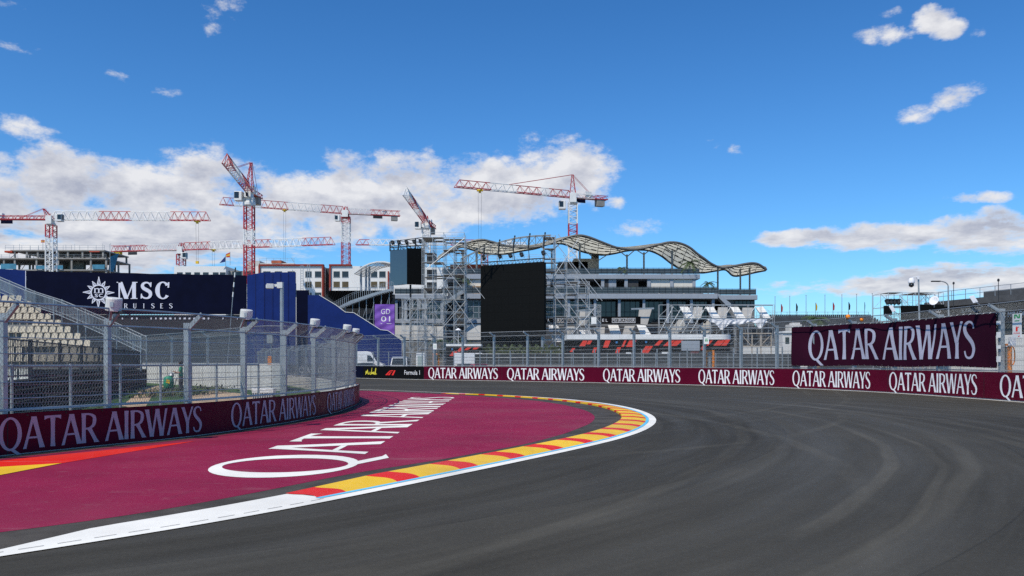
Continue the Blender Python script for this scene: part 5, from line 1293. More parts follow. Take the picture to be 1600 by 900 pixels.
# sloping blue wrap, stair and purple banner
YW = 118.0
t = thing('blue_wrap', 'sloping bright blue fabric wrap on the side of the dark grandstand', 'hoarding', (X(550, YW), YW, 0))
mb = MB(); pr = [(481, 461), (498.7, 461.3), (525, 477), (539.6, 488), (553, 489), (575, 503), (594.7, 515.6), (606, 516.8), (628.4, 532.4)]
pr = [P(a, c, YW) for a, c in pr]
for a, c in zip(pr, pr[1:]): mb.prism([(a.x, YW, 0), (c.x, YW, 0), c, a], (0, .2, 0))
mb.build('fabric', M_blue, t)
mb = MB(); mb.poly([p + Vector((0, -.05, .04)) for p in pr[1:]], .05, 4); mb.build('top_rail', M_white, t)
mb = MB(); mb.box2((X(463, YW + 1.5), YW + 1.5, 0), (X(482, YW + 1.5), YW + 1.8, Z(452, YW))); mb.build('backing', M_navy, t)
t = thing('grandstand', 'dark grandstand with black seats above the sloping blue wrap', 'grandstand', (X(555, 128), 128, 0))
YG = 128.0; sx = lambda px: X(px, YG); sz = lambda py: Z(py, YG)
k0 = MB()
for r_ in range(9):
    z = sz(482 - r_ * 3.4); y = YG + r_ * .8; k0.box2((sx(495), y, 0), (sx(607), y + .8, z))
k0.build('terrace', M_dark, t)
seatm = None; n_ = 0
for r_ in range(9):
    for c in range(40):
        px = 498 + c * 2.75 + r_ * .3
        if px > 604 or px < 499 + max(0, (7 - r_)) * 5 - 2: continue
        z = sz(482 - r_ * 3.4); y = YG + r_ * .8 + .45
        n_ += 1
        if n_ > 100:
            if n_ == 101: rest = MB()
            rest.box((sx(px), y, z + .22), (.42, .4, .05)); rest.box((sx(px), y + .2, z + .45), (.42, .06, .45)); continue
        if seatm is None:
            m = MB(); m.box((sx(px), y, z + .22), (.42, .4, .05)); m.box((sx(px), y + .2, z + .45), (.42, .06, .45)); s0_ = m.build('seat', M_black, t); seatm = s0_; org = Vector((sx(px), y, z))
        else: o = seatm.copy(); COL.objects.link(o); o.location = Vector((sx(px), y, z)) - org
if n_ > 100: tag(rest.build('seat_rows', M_black, t), kind='stuff')
mb = MB(); railing(mb, (sx(497), YG + 8, sz(454)), (sx(604), YG + 8, sz(452)), 1.1, 1.5, 2, .03); mb.build('rear_railing', M_steel, t)
mb = MB()
for k in range(2):
    p0 = Vector((sx(524), YG - 3 + k * 1.6, sz(489))); p1 = Vector((sx(553), YG - 3 + k * 1.6, sz(474))); p2 = Vector((sx(588), YG - 3 + k * 1.6, sz(462))); p3 = Vector((sx(617), YG - 3 + k * 1.6, sz(455)))
    for a, c in ((p0, p1), (p1, p2), (p2, p3)): mb.bar(a, c, .10, .35); railing(mb, a, c, 1.25, .32, 1, .022)
n = 30
for i in range(n): p = Vector((sx(524 + 93 * i / n), YG - 2.2, sz(489 - 34 * (i / n) ** .93))); mb.box(p, (.3, 1.5, .05))
mb.build('stair', M_steel, t)
mb = MB()
for px in (545, 556, 566, 577, 588, 600, 612): mb.tube((sx(px), YG - 2.5, 0), (sx(px), YG - 2.5, sz(489 - 34 * ((px - 524) / 93) ** .93)), .05, 4)
for i in range(6): mb.tube((sx(545 + i * 11), YG - 2.4, sz(510)), (sx(556 + i * 11), YG - 2.4, sz(486 - i * 4)), .035, 4); mb.tube((sx(545), YG - 2.5, sz(500 + i * 8)), (sx(617), YG - 2.5, sz(500 + i * 8)), .035, 4)
mb.build('understructure', M_steel, t)
t = thing('purple_banner', 'purple fabric banner with white GD 01 hung on the stair scaffold', 'banner', (X(601, 124), 124, Z(523, 124)))
YP = 124.0; pmx = lambda u, v, k: Vector((X(585.5 + 31 * u, YP), YP - .03 - k + .05 * math.sin(u * 5 + v * 9) + .03 * math.sin(v * 21 - u * 7), Z(523.5 - 48 * v, YP)))
mb = MB(); vs = [pmx(i / 12, j / 18, 0) for i in range(13) for j in range(19)] + [pmx(i / 12, j / 18, -.03) for i in range(13) for j in range(19)]
fs = [(i * 19 + j, (i + 1) * 19 + j, (i + 1) * 19 + j + 1, i * 19 + j + 1) for i in range(12) for j in range(18)]; mb.add(vs, fs + [tuple(247 + a for a in reversed(f_)) for f_ in fs]); mb.build('fabric', pm('purple_fabric', (.19, .075, .42), .6, 0, .12, 1), t)
mb = MB(); sans(mb, 'GD', lambda u, v, k: pmx(.32 + .46 * u, .68 + .17 * v, .02)); sans(mb, '01', lambda u, v, k: pmx(.32 + .46 * u, .44 + .17 * v, .02)); mb.add([pmx(a, b_, .02) for a, b_ in ((.3, .365), (.84, .365), (.84, .38), (.3, .38))], [(0, 1, 2, 3)]); mb.build('lettering', M_letter, t)

# names on the far end of the outer wall
wm = [c for c in bpy.data.objects if c.get('label', '').startswith('black wall section')][0]
def out_px(pa, pb, v0, v1):
    a, b = OUT.s_of_px(pa, 0, sB), OUT.s_of_px(pb, 0, sB); return lambda u, v, k: OUT.at(a + (b - a) * u, .006 + k, HB_O * (v0 + (v1 - v0) * v))
for a, b in ((430, 451), (479.5, 503), (527, 548)):
    f = out_px(a, b, .32, .82); mb = MB()
    letters(mb, 'M', 1, lambda u, v, k: f(u * .42, v, k)); letters(mb, 's', 1, lambda u, v, k: f(.45 + .25 * u, v, k)); letters(mb, 'c', 1, lambda u, v, k: f(.72 + .28 * u, v, k)); mb.build('lettering', M_letter, wm)
f = out_px(465.5, 477.5, .1, .95); mb = MB(); vs = []
for i in range(25): a = i * math.pi / 12; vs += [f(.5 + .28 * math.cos(a), .5 + .28 * math.sin(a), .002), f(.5 + .22 * math.cos(a), .5 + .22 * math.sin(a), .002)]
mb.add(vs, [(2 * i, 2 * i + 1, 2 * i + 3, 2 * i + 2) for i in range(24)])
for i in range(12): a = i * math.pi / 6; mb.add([f(.5 + .5 * math.cos(a), .5 + .5 * math.sin(a), .002), f(.5 + .3 * math.cos(a + .2), .5 + .3 * math.sin(a + .2), .002), f(.5 + .3 * math.cos(a - .2), .5 + .3 * math.sin(a - .2), .002)], [(0, 1, 2)])
mb.build('sun_emblem', M_letter, wm)

# ------------------------------------------------------------------ zigzag pavilion, name boards and red-black hoarding before the terraced building
YZ = 126.0; zx = lambda px: X(px, YZ); zz_ = lambda py: Z(py, YZ)
M_fin = pm('white_fin', (.74, .73, .70), .6, 0, .06, .4, dirt=(.5, .48, .45)); M_fing = pm('shade_grey_fin', (.36, .35, .33), .7, 0, .1, .4)  # grey copy: unlit folds of the white zigzag, shade put into the colour
t = thing('zigzag_pavilion', 'low pavilion of leaning white and shade-grey zigzag fins before the terraced building', 'pavilion', (zx(1080), YZ, 0))
def fin(q, y, m, th=.35, dz=0):
    pts = [P(a, c, YZ) for a, c in q]; mb = MB(); mb.prism([(p.x, YZ + y + (.9 if i < 2 else 0), p.z) for i, p in enumerate(pts)], (0, th, 0)); mb.build('fin', m, t)
W_ = [[(1063.6, 478.5), (1077, 478.5), (1086, 497.5), (1072, 497.5)], [(1104.5, 479), (1117, 479), (1126, 497.5), (1113, 497.5)], [(1144, 479), (1156, 479), (1165, 497), (1151, 497)], [(1184, 480), (1195, 478), (1204, 496.5), (1192, 496.5)],
      [(904, 512.5), (921, 512.5), (929, 530.5), (911, 531)], [(951, 507.5), (967, 507.5), (973, 529), (957, 530)], [(996, 507), (1010, 508), (1020, 527), (1003, 527)], [(858, 508), (872, 508), (877, 518), (858, 518)], [(862, 523), (874, 523), (879, 534), (864, 534)]]
Gq = [[(1090, 478), (1104, 478), (1099, 498), (1085, 498)], [(1129, 478.5), (1144, 478.5), (1139, 497.5), (1125, 497.5)], [(1168, 479), (1184, 479), (1178, 497), (1163, 497)],
      [(908, 485), (926, 485), (918, 507), (906, 508)], [(1003, 481), (1023, 481), (1014, 507), (999, 505)], [(886, 509), (902, 509), (890, 531), (878, 531)], [(930, 511), (948, 510), (946, 526), (932, 527)], [(980, 508), (996, 508), (984, 527), (974, 526)], [(1066, 498), (1084, 498), (1060, 523), (1046, 523)], [(1100, 500), (1120, 500), (1112, 520), (1100, 520)]]
for w in W_: fin(w, 0, M_fin)
for w in Gq: fin(w, 1.6, M_fing)
for k, (a, b) in enumerate(((1041, 1066), (1055, 1079), (1066, 1092), (1078, 1103), (1030, 1052), (1085, 1106), (1131, 1142), (1168, 1180))):
    mb = MB(); p, q_ = P(a, 521 if k < 5 else 496, YZ - .4), P(b, 479, YZ - .4); mb.bar(p, q_, .09, .09); mb.build('diagonal_strut', M_white, t)
mb = MB(); mb.bar((zx(1060), YZ - .3, zz_(477)), (zx(1206), YZ - .3, zz_(477)), .18, .18); mb.build('top_beam', M_steel, t)
mb = MB(); mb.bar((zx(1028), YZ - .3, zz_(498)), (zx(1206), YZ - .3, zz_(498)), .2, .2); mb.build('deck_beam', M_steel, t); mb = MB(); mb.bar((zx(900), YZ + 1.2, zz_(485)), (zx(928), YZ + 1.2, zz_(482.5)), .12, .25); mb.build('deck_beam', M_steel, t); mb = MB(); mb.bar((zx(988), YZ + 1.2, zz_(482)), (zx(1024), YZ + 1.2, zz_(481)), .12, .25); mb.build('deck_beam', M_steel, t)
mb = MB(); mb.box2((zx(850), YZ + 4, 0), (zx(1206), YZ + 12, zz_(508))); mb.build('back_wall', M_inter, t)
mb = MB()
for px in range(1040, 1206, 9): mb.tube((zx(px), YZ + .5, zz_(525)), (zx(px), YZ + .5, zz_(499)), .05, 4)
railing(mb, (zx(1045), YZ - 1, zz_(521)), (zx(1110), YZ - 1, zz_(521)), .9, 1.2, 2, .04); mb.build('railing', M_steel, t)
for px in (1092.5, 1099): 
    mb = MB(); mb.lathe((zx(px), YZ - .6, zz_(502.5)), [(.10, 0), (.30, .05), (.30, .14), (.14, .30)], 12, (0, -1, 0)); mb.build('round_speaker', M_black, t)
def board(a, b, y0, y1, txt, ta, tb, lab, boxed):
    p = P(a, y1, YZ - 1); t = thing('name_board', lab, 'sign', tuple(p), group='black name boards on the pavilion'); Yb_ = YZ - 1
    mb = MB(); mb.box2((X(a, Yb_), Yb_, Z(y1, Yb_)), (X(b, Yb_), Yb_ + .3, Z(y0, Yb_))); mb.build('panel', M_black, t)
    x0, x1 = X(ta, Yb_), X(tb, Yb_); z0, z1 = Z(503.6, Yb_), Z(497.4, Yb_); n = len(txt); w = (x1 - x0) / n; fr, tx = MB(), MB()
    for i, ch in enumerate(txt):
        if ch == ' ': continue
        cx = x0 + w * (i + .5); q0, q1 = cx - w * .27, cx + w * .27; hh = (z1 - z0)
        if i >= boxed:
            for dx in (-.46, .42): fr.box2((cx + w * dx, Yb_ - .03, z0 - .02), (cx + w * (dx + .05), Yb_, z1 + .02))
            fr.box2((cx - w * .47, Yb_ - .034, z1 - .02), (cx + w * .48, Yb_ - .004, z1 + .04)); fr.box2((cx - w * .47, Yb_ - .034, z0 - .06), (cx + w * .48, Yb_ - .004, z0))
        sans(tx, ch, lambda u, v, k: Vector(((q0 + (q1 - q0) * u) if ch != 'I' else cx - w * .07 + w * .14 * u, Yb_ - .01 - k, z0 + hh * (.14 + .72 * v))))
    tx.build('lettering', M_letter, t)
    if fr.v: fr.build('letter_frame', M_letter, t)
board(932, 1001, 494.5, 506, 'EL MIRADOR', 940, 993, 'black name board with boxed white letters, clear of the scaffold', 3)
board(851, 899, 495, 505.5, 'A ARCTIS', 854, 897, 'black name board half hidden by the stepped scaffold right of the large screen', 2)
scaffold('scaffold', 'low stage scaffold of pale tubes in front of the zigzag fins', zx(1028), zx(1206), YZ - 1.2, YZ - .45, 0, zz_(477), 1.9, 1.7, .03, deck=False, rr=31)
# draped cloth
t = thing('draped_cloth', 'white cloth draped under the zigzag fins', 'cloth', (zx(1150), YZ - .9, zz_(518)))
def dz(u):
    return 499 + 4 + 13 * math.exp(-((u - .25) / .13) ** 2) + 4.5 * math.exp(-((u - .55) / .1) ** 2) + 11 * math.exp(-((u - .88) / .07) ** 2)
mb = MB(); nu, nv = 60, 8; vs = []
for k in (0, .05):
    for i in range(nu + 1):
        u = i / nu
        for j in range(nv + 1):
            v = j / nv; vs.append(Vector((zx(1102 + 94 * (u + (.25 - u) * .35 * v * math.exp(-((u - .2) / .25) ** 2))), YZ - .9 + k - .15 * v * math.sin(u * 60 + v * 4) - .1 * math.sin(u * 23), zz_(499 + (dz(u) - 499) * v))))
o = (nu + 1) * (nv + 1); fs = []
for i in range(nu):
    for j in range(nv): a = i * (nv + 1) + j; fs += [(a, a + 1, a + nv + 2, a + nv + 1), (o + a, o + a + nv + 1, o + a + nv + 2, o + a + 1)]
mb.add(vs, fs); mb.build('cloth', M_wcloth, t, smooth=True)

YK = 104.0; kx = lambda px: X(px, YK); kz = lambda py: Z(py, YK)
M_rp = pm('red_orange_panel', (.70, .045, .02), .5, 0, .06, .6)
def kiosk(name, lab, a, b, ytop, yb0, yb1, quads, round_end):
    t = thing(name, lab, 'hoarding', (kx((a + b) / 2), YK, 0)); n = 8
    def plan(x0, x1, d, r):
        pts = [(kx(x0), YK), (kx(x1) - r, YK)]
        if r: pts += [(kx(x1) - r + r * math.sin(k * math.pi / 2 / n), YK + r - r * math.cos(k * math.pi / 2 / n)) for k in range(1, n + 1)]
        return pts + [(kx(x1), YK + d), (kx(x0), YK + d)]
    r = 1.6 if round_end else 0
    for nm, x1, z0, z1, m, g in (('white_cap', b, kz(yb0), kz(ytop), M_white, .12), ('black_panel', b, kz(yb1), kz(yb0) - .004, M_black, 0), ('base_wall', b - 2, 0, kz(yb1) - .004, M_dark, -.25)):
        mb = MB(); pl = plan(a, x1, 5, r)
        mb.prism([(x_, y_ - g, z0) for x_, y_ in pl], (0, 0, z1 - z0)); mb.build(nm, m, t)
    for q_ in quads:
        mb = MB(); mb.prism([P(x_, y_, YK - .03) for x_, y_ in q_], (0, .02, 0)); mb.build('red_panel', M_rp, t)
    return t
def rh(a, b, y1, c, d, y0): return [(a, y1), (b, y1), (d, y0), (c, y0)]
quads = [rh(905, 914, 541, 911, 918, 532), rh(916, 922, 538, 920, 926, 531), rh(942, 950, 543, 946.5, 954.5, 530.6), rh(961, 967, 552, 964.5, 970.5, 542.5), rh(971, 974.5, 542, 976, 979.5, 530.6), rh(978, 989.5, 542, 984, 995, 530.6),
         rh(1001, 1006.5, 552, 1009, 1014.5, 540.6), rh(1007, 1012.5, 552, 1015, 1020.5, 540.6), rh(1022, 1029, 540, 1031, 1037.5, 530.6), rh(1036, 1045.5, 540.5, 1047, 1056.5, 530.6), rh(1046.5, 1057, 540.5, 1057.5, 1068.5, 530.6), rh(1093, 1099, 547, 1098, 1104, 540), rh(1078, 1091, 552, 1080, 1093, 549),
         rh(1114.5, 1125.5, 540, 1123, 1133.5, 530.6), rh(1126.5, 1135, 540, 1134.5, 1141, 530.6), rh(925, 930.5, 551, 928, 933, 543), rh(890, 895, 550, 894, 899, 544), rh(1104, 1107, 540, 1111, 1115, 530.6)]
k = kiosk('red_black_hoarding', 'long black hoarding with slanted red panels, white cap and rounded right end', 886, 1146, 522.5, 530.4, 553, quads, True)
mb = MB(); mb.box2((kx(1064), YK - .5, kz(548)), (kx(1092), YK - .05, kz(532.5))); mb.build('grey_cabinet', M_bgrey, k)
mb = MB(); 
for px, y_ in ((962, 533.5), (1008, 533)): mb.box2((kx(px), YK - .04, kz(y_ + 3)), (kx(px + 3), YK - .005, kz(y_)))
mb.build('blue_mark', pm('blue_mark', (.05, .2, .45), .5), k)
mb = MB(); mb.box2((kx(978), YK - .05, kz(552.6)), (kx(986), YK - .005, kz(550.4))); mb.box2((kx(1034), YK - .05, kz(552.8)), (kx(1044), YK - .005, kz(549.8))); mb.build('white_label', M_white, k)
k = kiosk('red_black_hoarding', 'short black hoarding with slanted red panels left of the large screen', 697, 752, 537.5, 541, 557, [rh(702, 709, 556, 708, 716, 549), rh(713, 718.5, 550, 720, 727, 542), rh(725, 731, 547, 731, 738, 542), rh(738, 744, 546, 741, 750, 542)], False)
mb = MB(); mb.box2((kx(705.5), YK - .04, kz(547)), (kx(707.5), YK - .01, kz(544))); mb.build('blue_mark', MATS['blue_mark'], k)
# grey machinery and frames right of it
t = thing('steel_frame', 'pale rusty steel frame with white blocks behind the fence right of the hoarding', 'frame', (X(1185, 100), 100, 0))
Yf = 100.0
M_rust = pm('rusty_cream_steel', (.40, .34, .27), .7, .1, .2, 1)
for a in (1160, 1175, 1189, 1205): mb = MB(); mb.bar((X(a, Yf), Yf, 0), (X(a, Yf), Yf, Z(521, Yf)), .12, .12); mb.build('upright', M_rust, t)
for y_ in (521, 541): mb = MB(); mb.bar((X(1160, Yf), Yf - .07, Z(y_, Yf)), (X(1205, Yf), Yf - .07, Z(y_, Yf)), .12, .12); mb.build('crossbar', M_rust, t)
mb = MB(); mb.bar((X(1160, Yf), Yf + .1, Z(524, Yf)), (X(1175, Yf), Yf + .1, Z(541, Yf)), .08, .08); mb.bar((X(1189, Yf), Yf + .1, Z(540, Yf)), (X(1205, Yf), Yf + .1, Z(523, Yf)), .08, .08); mb.build('brace', M_rust, t)
t = thing('concrete_block_wall', 'low white block wall standing behind the pale rusty steel frame', 'wall', (X(1185, 103), 103, 0))
mb = MB(); mb.box2((X(1158, 103), 103, 0), (X(1222, 103), 103.6, Z(541, 103))); mb.build('block', M_bwhite, t, bevel=.04)
t = thing('site_cabin', 'white cabin behind the fence just left of the plum banner', 'cabin', (X(1230, 106), 106, 0))
mb = MB(); mb.box2((X(1223, 106), 106, 0), (X(1262, 106), 109, Z(520, 106))); mb.build('body', M_bwhite, t, bevel=.05)
mb = MB(); mb.box2((X(1222, 106), 105.8, Z(520, 106)), (X(1263, 106), 109.2, Z(517.5, 106))); mb.build('roof', M_white, t)
mb = MB(); mb.box2((X(1227, 106), 105.96, Z(537, 106)), (X(1233, 106), 106.05, Z(527, 106))); mb.build('window', M_glass, t)
M_hedge = pm('hedge_leaf', (.06, .08, .03), .8, 0, .5, 1.5)
t = thing('hedge', 'scrubby planting under the large black screen behind the fence', 'hedge', (X(800, 109), 109, 0))
mb = MB(); rnd = random.Random(4)
for i in range(2600):
    px = rnd.uniform(751, 886); c = Vector((X(px, 109), 109 + rnd.uniform(-.6, 1.2), Z(rnd.uniform(541 + 3 * math.sin(px * .5), 573), 109))); a = rnd.uniform(0, 6.28); s_ = rnd.uniform(.10, .26)
    d = Vector((math.cos(a), rnd.uniform(-.5, .5), math.sin(a))) * s_; e_ = Vector((-math.sin(a), rnd.uniform(-.6, .6), math.cos(a))) * s_ * .4; mb.add([c - d, c + e_, c + d, c - e_], [(0, 1, 2, 3)])
mb.build('foliage', M_hedge, t)
mb = MB()
for px in range(753, 886, 7): mb.tube((X(px, 109.3), 109.3, 0), (X(px, 109.3), 109.3, Z(548, 109)), .05, 5)
mb.build('stem', M_bark, t)
# dark screened site fence behind the outer catch fence
t = thing('screened_fence', 'grey mesh screen fence low behind the outer wall under the large screen', 'fence', (X(900, 96), 96, 0))
mb = MB(); mb.box2((X(742, 96), 96, .1), (X(1250, 96), 96.06, Z(553.5, 96))); mb.build('fabric', pm('grey_mesh_screen', (.045, .05, .052), .9, 0, .3, 2), t)
for i in range(28): mb = MB(); x_ = X(742, 96) + (X(1250, 96) - X(742, 96)) * i / 27; mb.tube((x_, 95.93, 0), (x_, 95.93, Z(551.5, 96)), .04, 5); mb.build('post', M_steel, t)
mb = MB(); 
for z in (Z(553, 96), Z(559, 96), 1.3): mb.tube((X(742, 96), 95.92, z), (X(1250, 96), 95.92, z), .03, 5)
mb.build('rail', M_steel, t)

# ------------------------------------------------------------------ parked vehicles behind the far end of the wall
M_vw = pm('van_white', (.72, .72, .71), .35, 0, .03, 1, coat=.5, dirt=(.5, .48, .44)); M_silver = pm('silver_paint', (.50, .51, .52), .35, .4, .05, 1, coat=.5); M_cdark = pm('dark_car_paint', (.03, .04, .04), .3, .2, .1, 1, coat=.6); M_cred = pm('red_car_paint', (.35, .035, .05), .35, 0, .05, 1, coat=.5)
M_tyre = pm('tyre_rubber', (.02, .02, .02), .85); M_lamp = pm('lamp_lens', (.55, .55, .52), .15, 0, .05, 4)
def vehicle(name, lab, cat, px, Y, rz, L, Wd, prof, glass, paint, wheels, group='vehicles parked behind the outer wall'):
    """prof: side outline (x from rear to front, z); glass: list of side window outlines"""
    c = Vector((X(px, Y), Y, 0)); t = thing(name, lab, cat, c, group=group); M = Matrix.Rotation(rz, 3, 'Z')
    w = lambda x, y, z: c + M @ Vector((x - L / 2, y, z))
    mb = MB(); n = len(prof); top = max(p[1] for p in prof)
    tum = lambda z: Wd / 2 * (1 - .14 * max(0, (z - top * .5) / (top * .5)) ** 1.3)
    vs = [w(x, -tum(z), z) for x, z in prof] + [w(x, tum(z), z) for x, z in prof]
    mb.add(vs, [tuple(range(n)), tuple(reversed(range(n, 2 * n)))] + [(i, n + i, n + (i + 1) % n, (i + 1) % n) for i in range(n)]); mb.build('body', paint, t, bevel=.06)
    for g in glass:
        for sg in (-1, 1):
            mb = MB(); a = [w(x, sg * (tum(z) + .012), z) for x, z in g]; mb.prism(a, M @ Vector((0, -sg * .03, 0))); mb.build('side_window', M_glass, t)
    # windscreen and rear window follow the steep profile edges
    for (x0, z0), (x1, z1), nm in ((*wheels[2], 'windscreen'), (*wheels[3], 'rear_window')):
        mb = MB(); s_ = .86; nn = (M @ Vector((z1 - z0, 0, x0 - x1))).normalized(); nn = nn if (nm == 'windscreen') == ((M.inverted() @ nn).x > 0) else -nn; o = nn * .015
        mb.prism([w(x0, -tum(z0) * s_, z0) + o, w(x0, tum(z0) * s_, z0) + o, w(x1, tum(z1) * s_, z1) + o, w(x1, -tum(z1) * s_, z1) + o], -nn * .03); mb.build(nm, M_glass, t)
    for x in wheels[0]:
        for sg in (-1, 1):
            mb = MB(); ax = M @ Vector((0, sg, 0)); r = wheels[1]; mb.lathe(w(x, sg * (Wd / 2 - .2), r), [(r * .9, 0), (r, .03), (r, .19), (r * .9, .22)], 18, ax); wh = mb.build('wheel', M_tyre, t)
            mb = MB(); mb.lathe(w(x, sg * (Wd / 2 + .015), r), [(r * .58, 0), (r * .55, .015), (r * .2, .02)], 12, ax); mb.build('rim', M_silver, wh)
    for sg in (-1, 1):
        mb = MB(); mb.box(w(L - .03, sg * Wd * .36, wheels[4]), (.12, Wd * .18, .16), rz); mb.build('headlight', M_lamp, t)
    mb = MB(); mb.box(w(L + .01, 0, wheels[4] - .25), (.08, Wd * .6, .18), rz); mb.box(w(L - .02, 0, wheels[4]), (.10, Wd * .36, .10), rz); mb.build('grille', M_dark, t)
    return t
VAN = [(0, .35), (0, 1.2), (.06, 2.2), (.25, 2.62), (3.6, 2.66), (4.1, 2.5), (4.75, 1.55), (5.5, 1.25), (5.65, .95), (5.65, .35)]
van_w = ((1.0, 4.6), .36, ((4.78, 1.56), (4.16, 2.40)), ((.02, 1.5), (.12, 2.3)), .95)
VAN2 = [(x, z * .84) for x, z in VAN]
vehicle('parked_van', 'white panel van parked by the sloping blue wrap, left of the silver van', 'van', 566, 103, 0, 5.65, 2.0, [(x, z * 1.12) for x, z in VAN], [[(3.6, 1.75), (3.6, 2.5), (4.0, 2.45), (4.55, 1.75)]], M_vw, (van_w[0], .37, ((4.78, 1.75), (4.16, 2.69)), ((.02, 1.7), (.12, 2.55)), 1.05))
vehicle('parked_van', 'silver van seen head-on, between the white panel van and a white cubicle', 'van', 625.5, 96, R(-88), 4.9, 1.95, [(x * .87, z * .86) for x, z in VAN], [[(3.0, 1.35), (3.0, 1.95), (3.45, 1.9), (3.95, 1.35)], [(1.6, 1.35), (1.6, 1.95), (2.8, 1.95), (2.8, 1.35)]], M_silver, ((.9, 4.0), .34, ((4.15, 1.36), (3.6, 2.08)), ((.02, 1.3), (.12, 1.95)), .88))
CARP = [(0, .3), (0, .85), (.15, 1.0), (.7, 1.4), (1.2, 1.46), (2.4, 1.46), (3.1, 1.02), (4.1, .88), (4.25, .6), (4.25, .3)]
car_w = ((.8, 3.45), .32, ((3.06, 1.05), (2.46, 1.42)), ((.2, 1.05), (.66, 1.38)), .68)
cg_ = [[(.9, 1.05), (1.15, 1.38), (1.75, 1.38), (1.75, 1.05)], [(1.83, 1.05), (1.83, 1.38), (2.35, 1.38), (2.85, 1.05)]]
vehicle('parked_car', 'dark green hatchback in front of the white panel van', 'car', 578, 98, R(8), 4.25, 1.75, [(x, z * 1.08) for x, z in CARP], [[(x, z * 1.08) for x, z in g] for g in cg_], M_cdark, (car_w[0], .33, ((3.06, 1.13), (2.46, 1.53)), ((.2, 1.13), (.66, 1.49)), .72))
vehicle('parked_car', 'red hatchback in front of the white box van, behind the outer wall', 'car', 749, 88, R(-75), 3.9, 1.7, CARP, cg_, M_cred, car_w)
BOX = [(0, .5), (0, 2.75), (3.4, 2.75), (3.4, 2.3), (3.95, 2.2), (4.5, 1.5), (4.9, 1.3), (4.95, .5)]
vehicle('parked_van', 'white box van behind the fence left of the large screen', 'van', 741, 101, R(6), 4.95, 2.0, BOX, [[(3.5, 1.45), (3.5, 2.1), (3.9, 2.05), (4.35, 1.45)]], M_vw, ((.9, 4.0), .36, ((4.52, 1.52), (3.98, 2.16)), ((.0, 1.2), (.0, 1.21)), .95))
vehicle('parked_car', 'dark saloon beside the white box van, nearly hidden by the wall', 'car', 733, 95, R(5), 4.25, 1.75, CARP, cg_, M_cdark, car_w)
t = thing('portable_toilet', 'white portable cubicle between the silver van and the orange gate', 'cubicle', (X(656, 97), 97, 0)); Yt = 97
mb = MB(); mb.box2((X(650, Yt), Yt, .05), (X(663.5, Yt), Yt + 1.0, Z(554, Yt))); mb.build('cabin', M_white, t, bevel=.05)
mb = MB(); mb.prism([(X(649.5, Yt), Yt - .05, Z(554, Yt)), (X(664, Yt), Yt - .05, Z(554, Yt)), (X(663, Yt), Yt - .05, Z(551.6, Yt)), (X(651, Yt), Yt - .05, Z(551.6, Yt))], (0, 1.1, 0)); mb.build('roof', M_vw, t)
mb = MB(); mb.box2((X(652.5, Yt), Yt - .04, .15), (X(661, Yt), Yt - .005, Z(556, Yt))); d_ = mb.build('door', pm('pale_green_door', (.35, .42, .40), .5), t)
mb = MB(); mb.box2((X(660, Yt), Yt - .08, 1.2), (X(660.5, Yt), Yt - .042, 1.35)); mb.build('handle', M_dark, d_)
# small parasol and gazebo-like things
t = thing('parasol', 'small white parasol behind the scaffold, beside the short red and black hoarding', 'parasol', (X(716, 110), 110, 0))
mb = MB(); mb.tube((X(716, 110), 110, 0), (X(716, 110), 110, Z(513, 110)), .04, 6); mb.build('pole', M_white, t); mb = MB(); mb.lathe((X(716, 110), 110, Z(516, 110)), [(.4, 0), (.38, .06), (.03, .28)], 8); mb.build('canopy', M_wcloth, t)

# ------------------------------------------------------------------ far right: grandstand, flags, scaffold, dark building, lamps
YR = 128.0; rx = lambda px: X(px, YR); rz_ = lambda py: Z(py, YR)
M_terrd = pm('dark_terrace', (.07, .072, .075), .8, 0, .2, 1)
M_seatg = pm('grey_seat', (.055, .06, .065), .6, 0, .2, 1)
t = thing('grandstand', 'long low grey grandstand beyond the flags behind the plum banner', 'grandstand', (rx(1310), YR, 0))
mb = MB()
for k in range(8): mb.box2((rx(1196 + k * 1.5), YR + k * .9, 0), (rx(1392), YR + (k + 1) * .9, rz_(513 - k * 2.9)))
mb.build('terrace', M_terrd, t)
for k in range(8):
    mb = MB(); y = YR + k * .9 + .5; z = rz_(513 - k * 2.9); n = 55
    for i in range(n):
        x_ = rx(1199 + k * 1.5) + (rx(1390) - rx(1199 + k * 1.5)) * i / (n - 1); mb.box((x_, y + .2, z + .28), (.26, .06, .46))
    tag(mb.build('seat_row', M_seatg, t), kind='stuff')
mb = MB(); railing(mb, (rx(1206), YR + 8, rz_(493)), (rx(1392), YR + 8, rz_(493)), 1.0, 1.6, 2, .03); mb.build('rear_railing', M_steel, t)
for px, yt in ((1211, 464), (1234, 463), (1259.5, 462), (1289, 461.5), (1315.5, 461), (1338.5, 460), (1363, 459)):
    pass
labs = ['bare thin pole nearest the zigzag pavilion', 'bare thin pole between the first red and the black feather flag', 'bare thin pole between the black and yellow feather flags', 'bare thin pole just left of the bigger red feather flag', 'bare thin pole between the bigger red and the second black feather flag', 'bare thin pole right of the second black feather flag', 'bare thin pole nearest the right-hand scaffold']
for (px, yt), lab in zip(((1211, 464), (1234, 463), (1259.5, 462), (1289, 461.5), (1315.5, 461), (1338.5, 460), (1363, 459)), labs):
    Y = YR + 9; t = thing('flagpole', lab, 'pole', (X(px, Y), Y, Z(497, Y)), group='thin poles behind the far grandstand'); mb = MB(); mb.tube((X(px, Y), Y, 0), (X(px, Y), Y, Z(yt, Y)), .07, 6, .04); mb.build('pole', M_steel, t)
    mb = MB(); mb.lathe((X(px, Y), Y, Z(yt, Y)), [(.05, 0), (.09, .06), (.03, .14)], 8); mb.build('finial', M_steel, t)
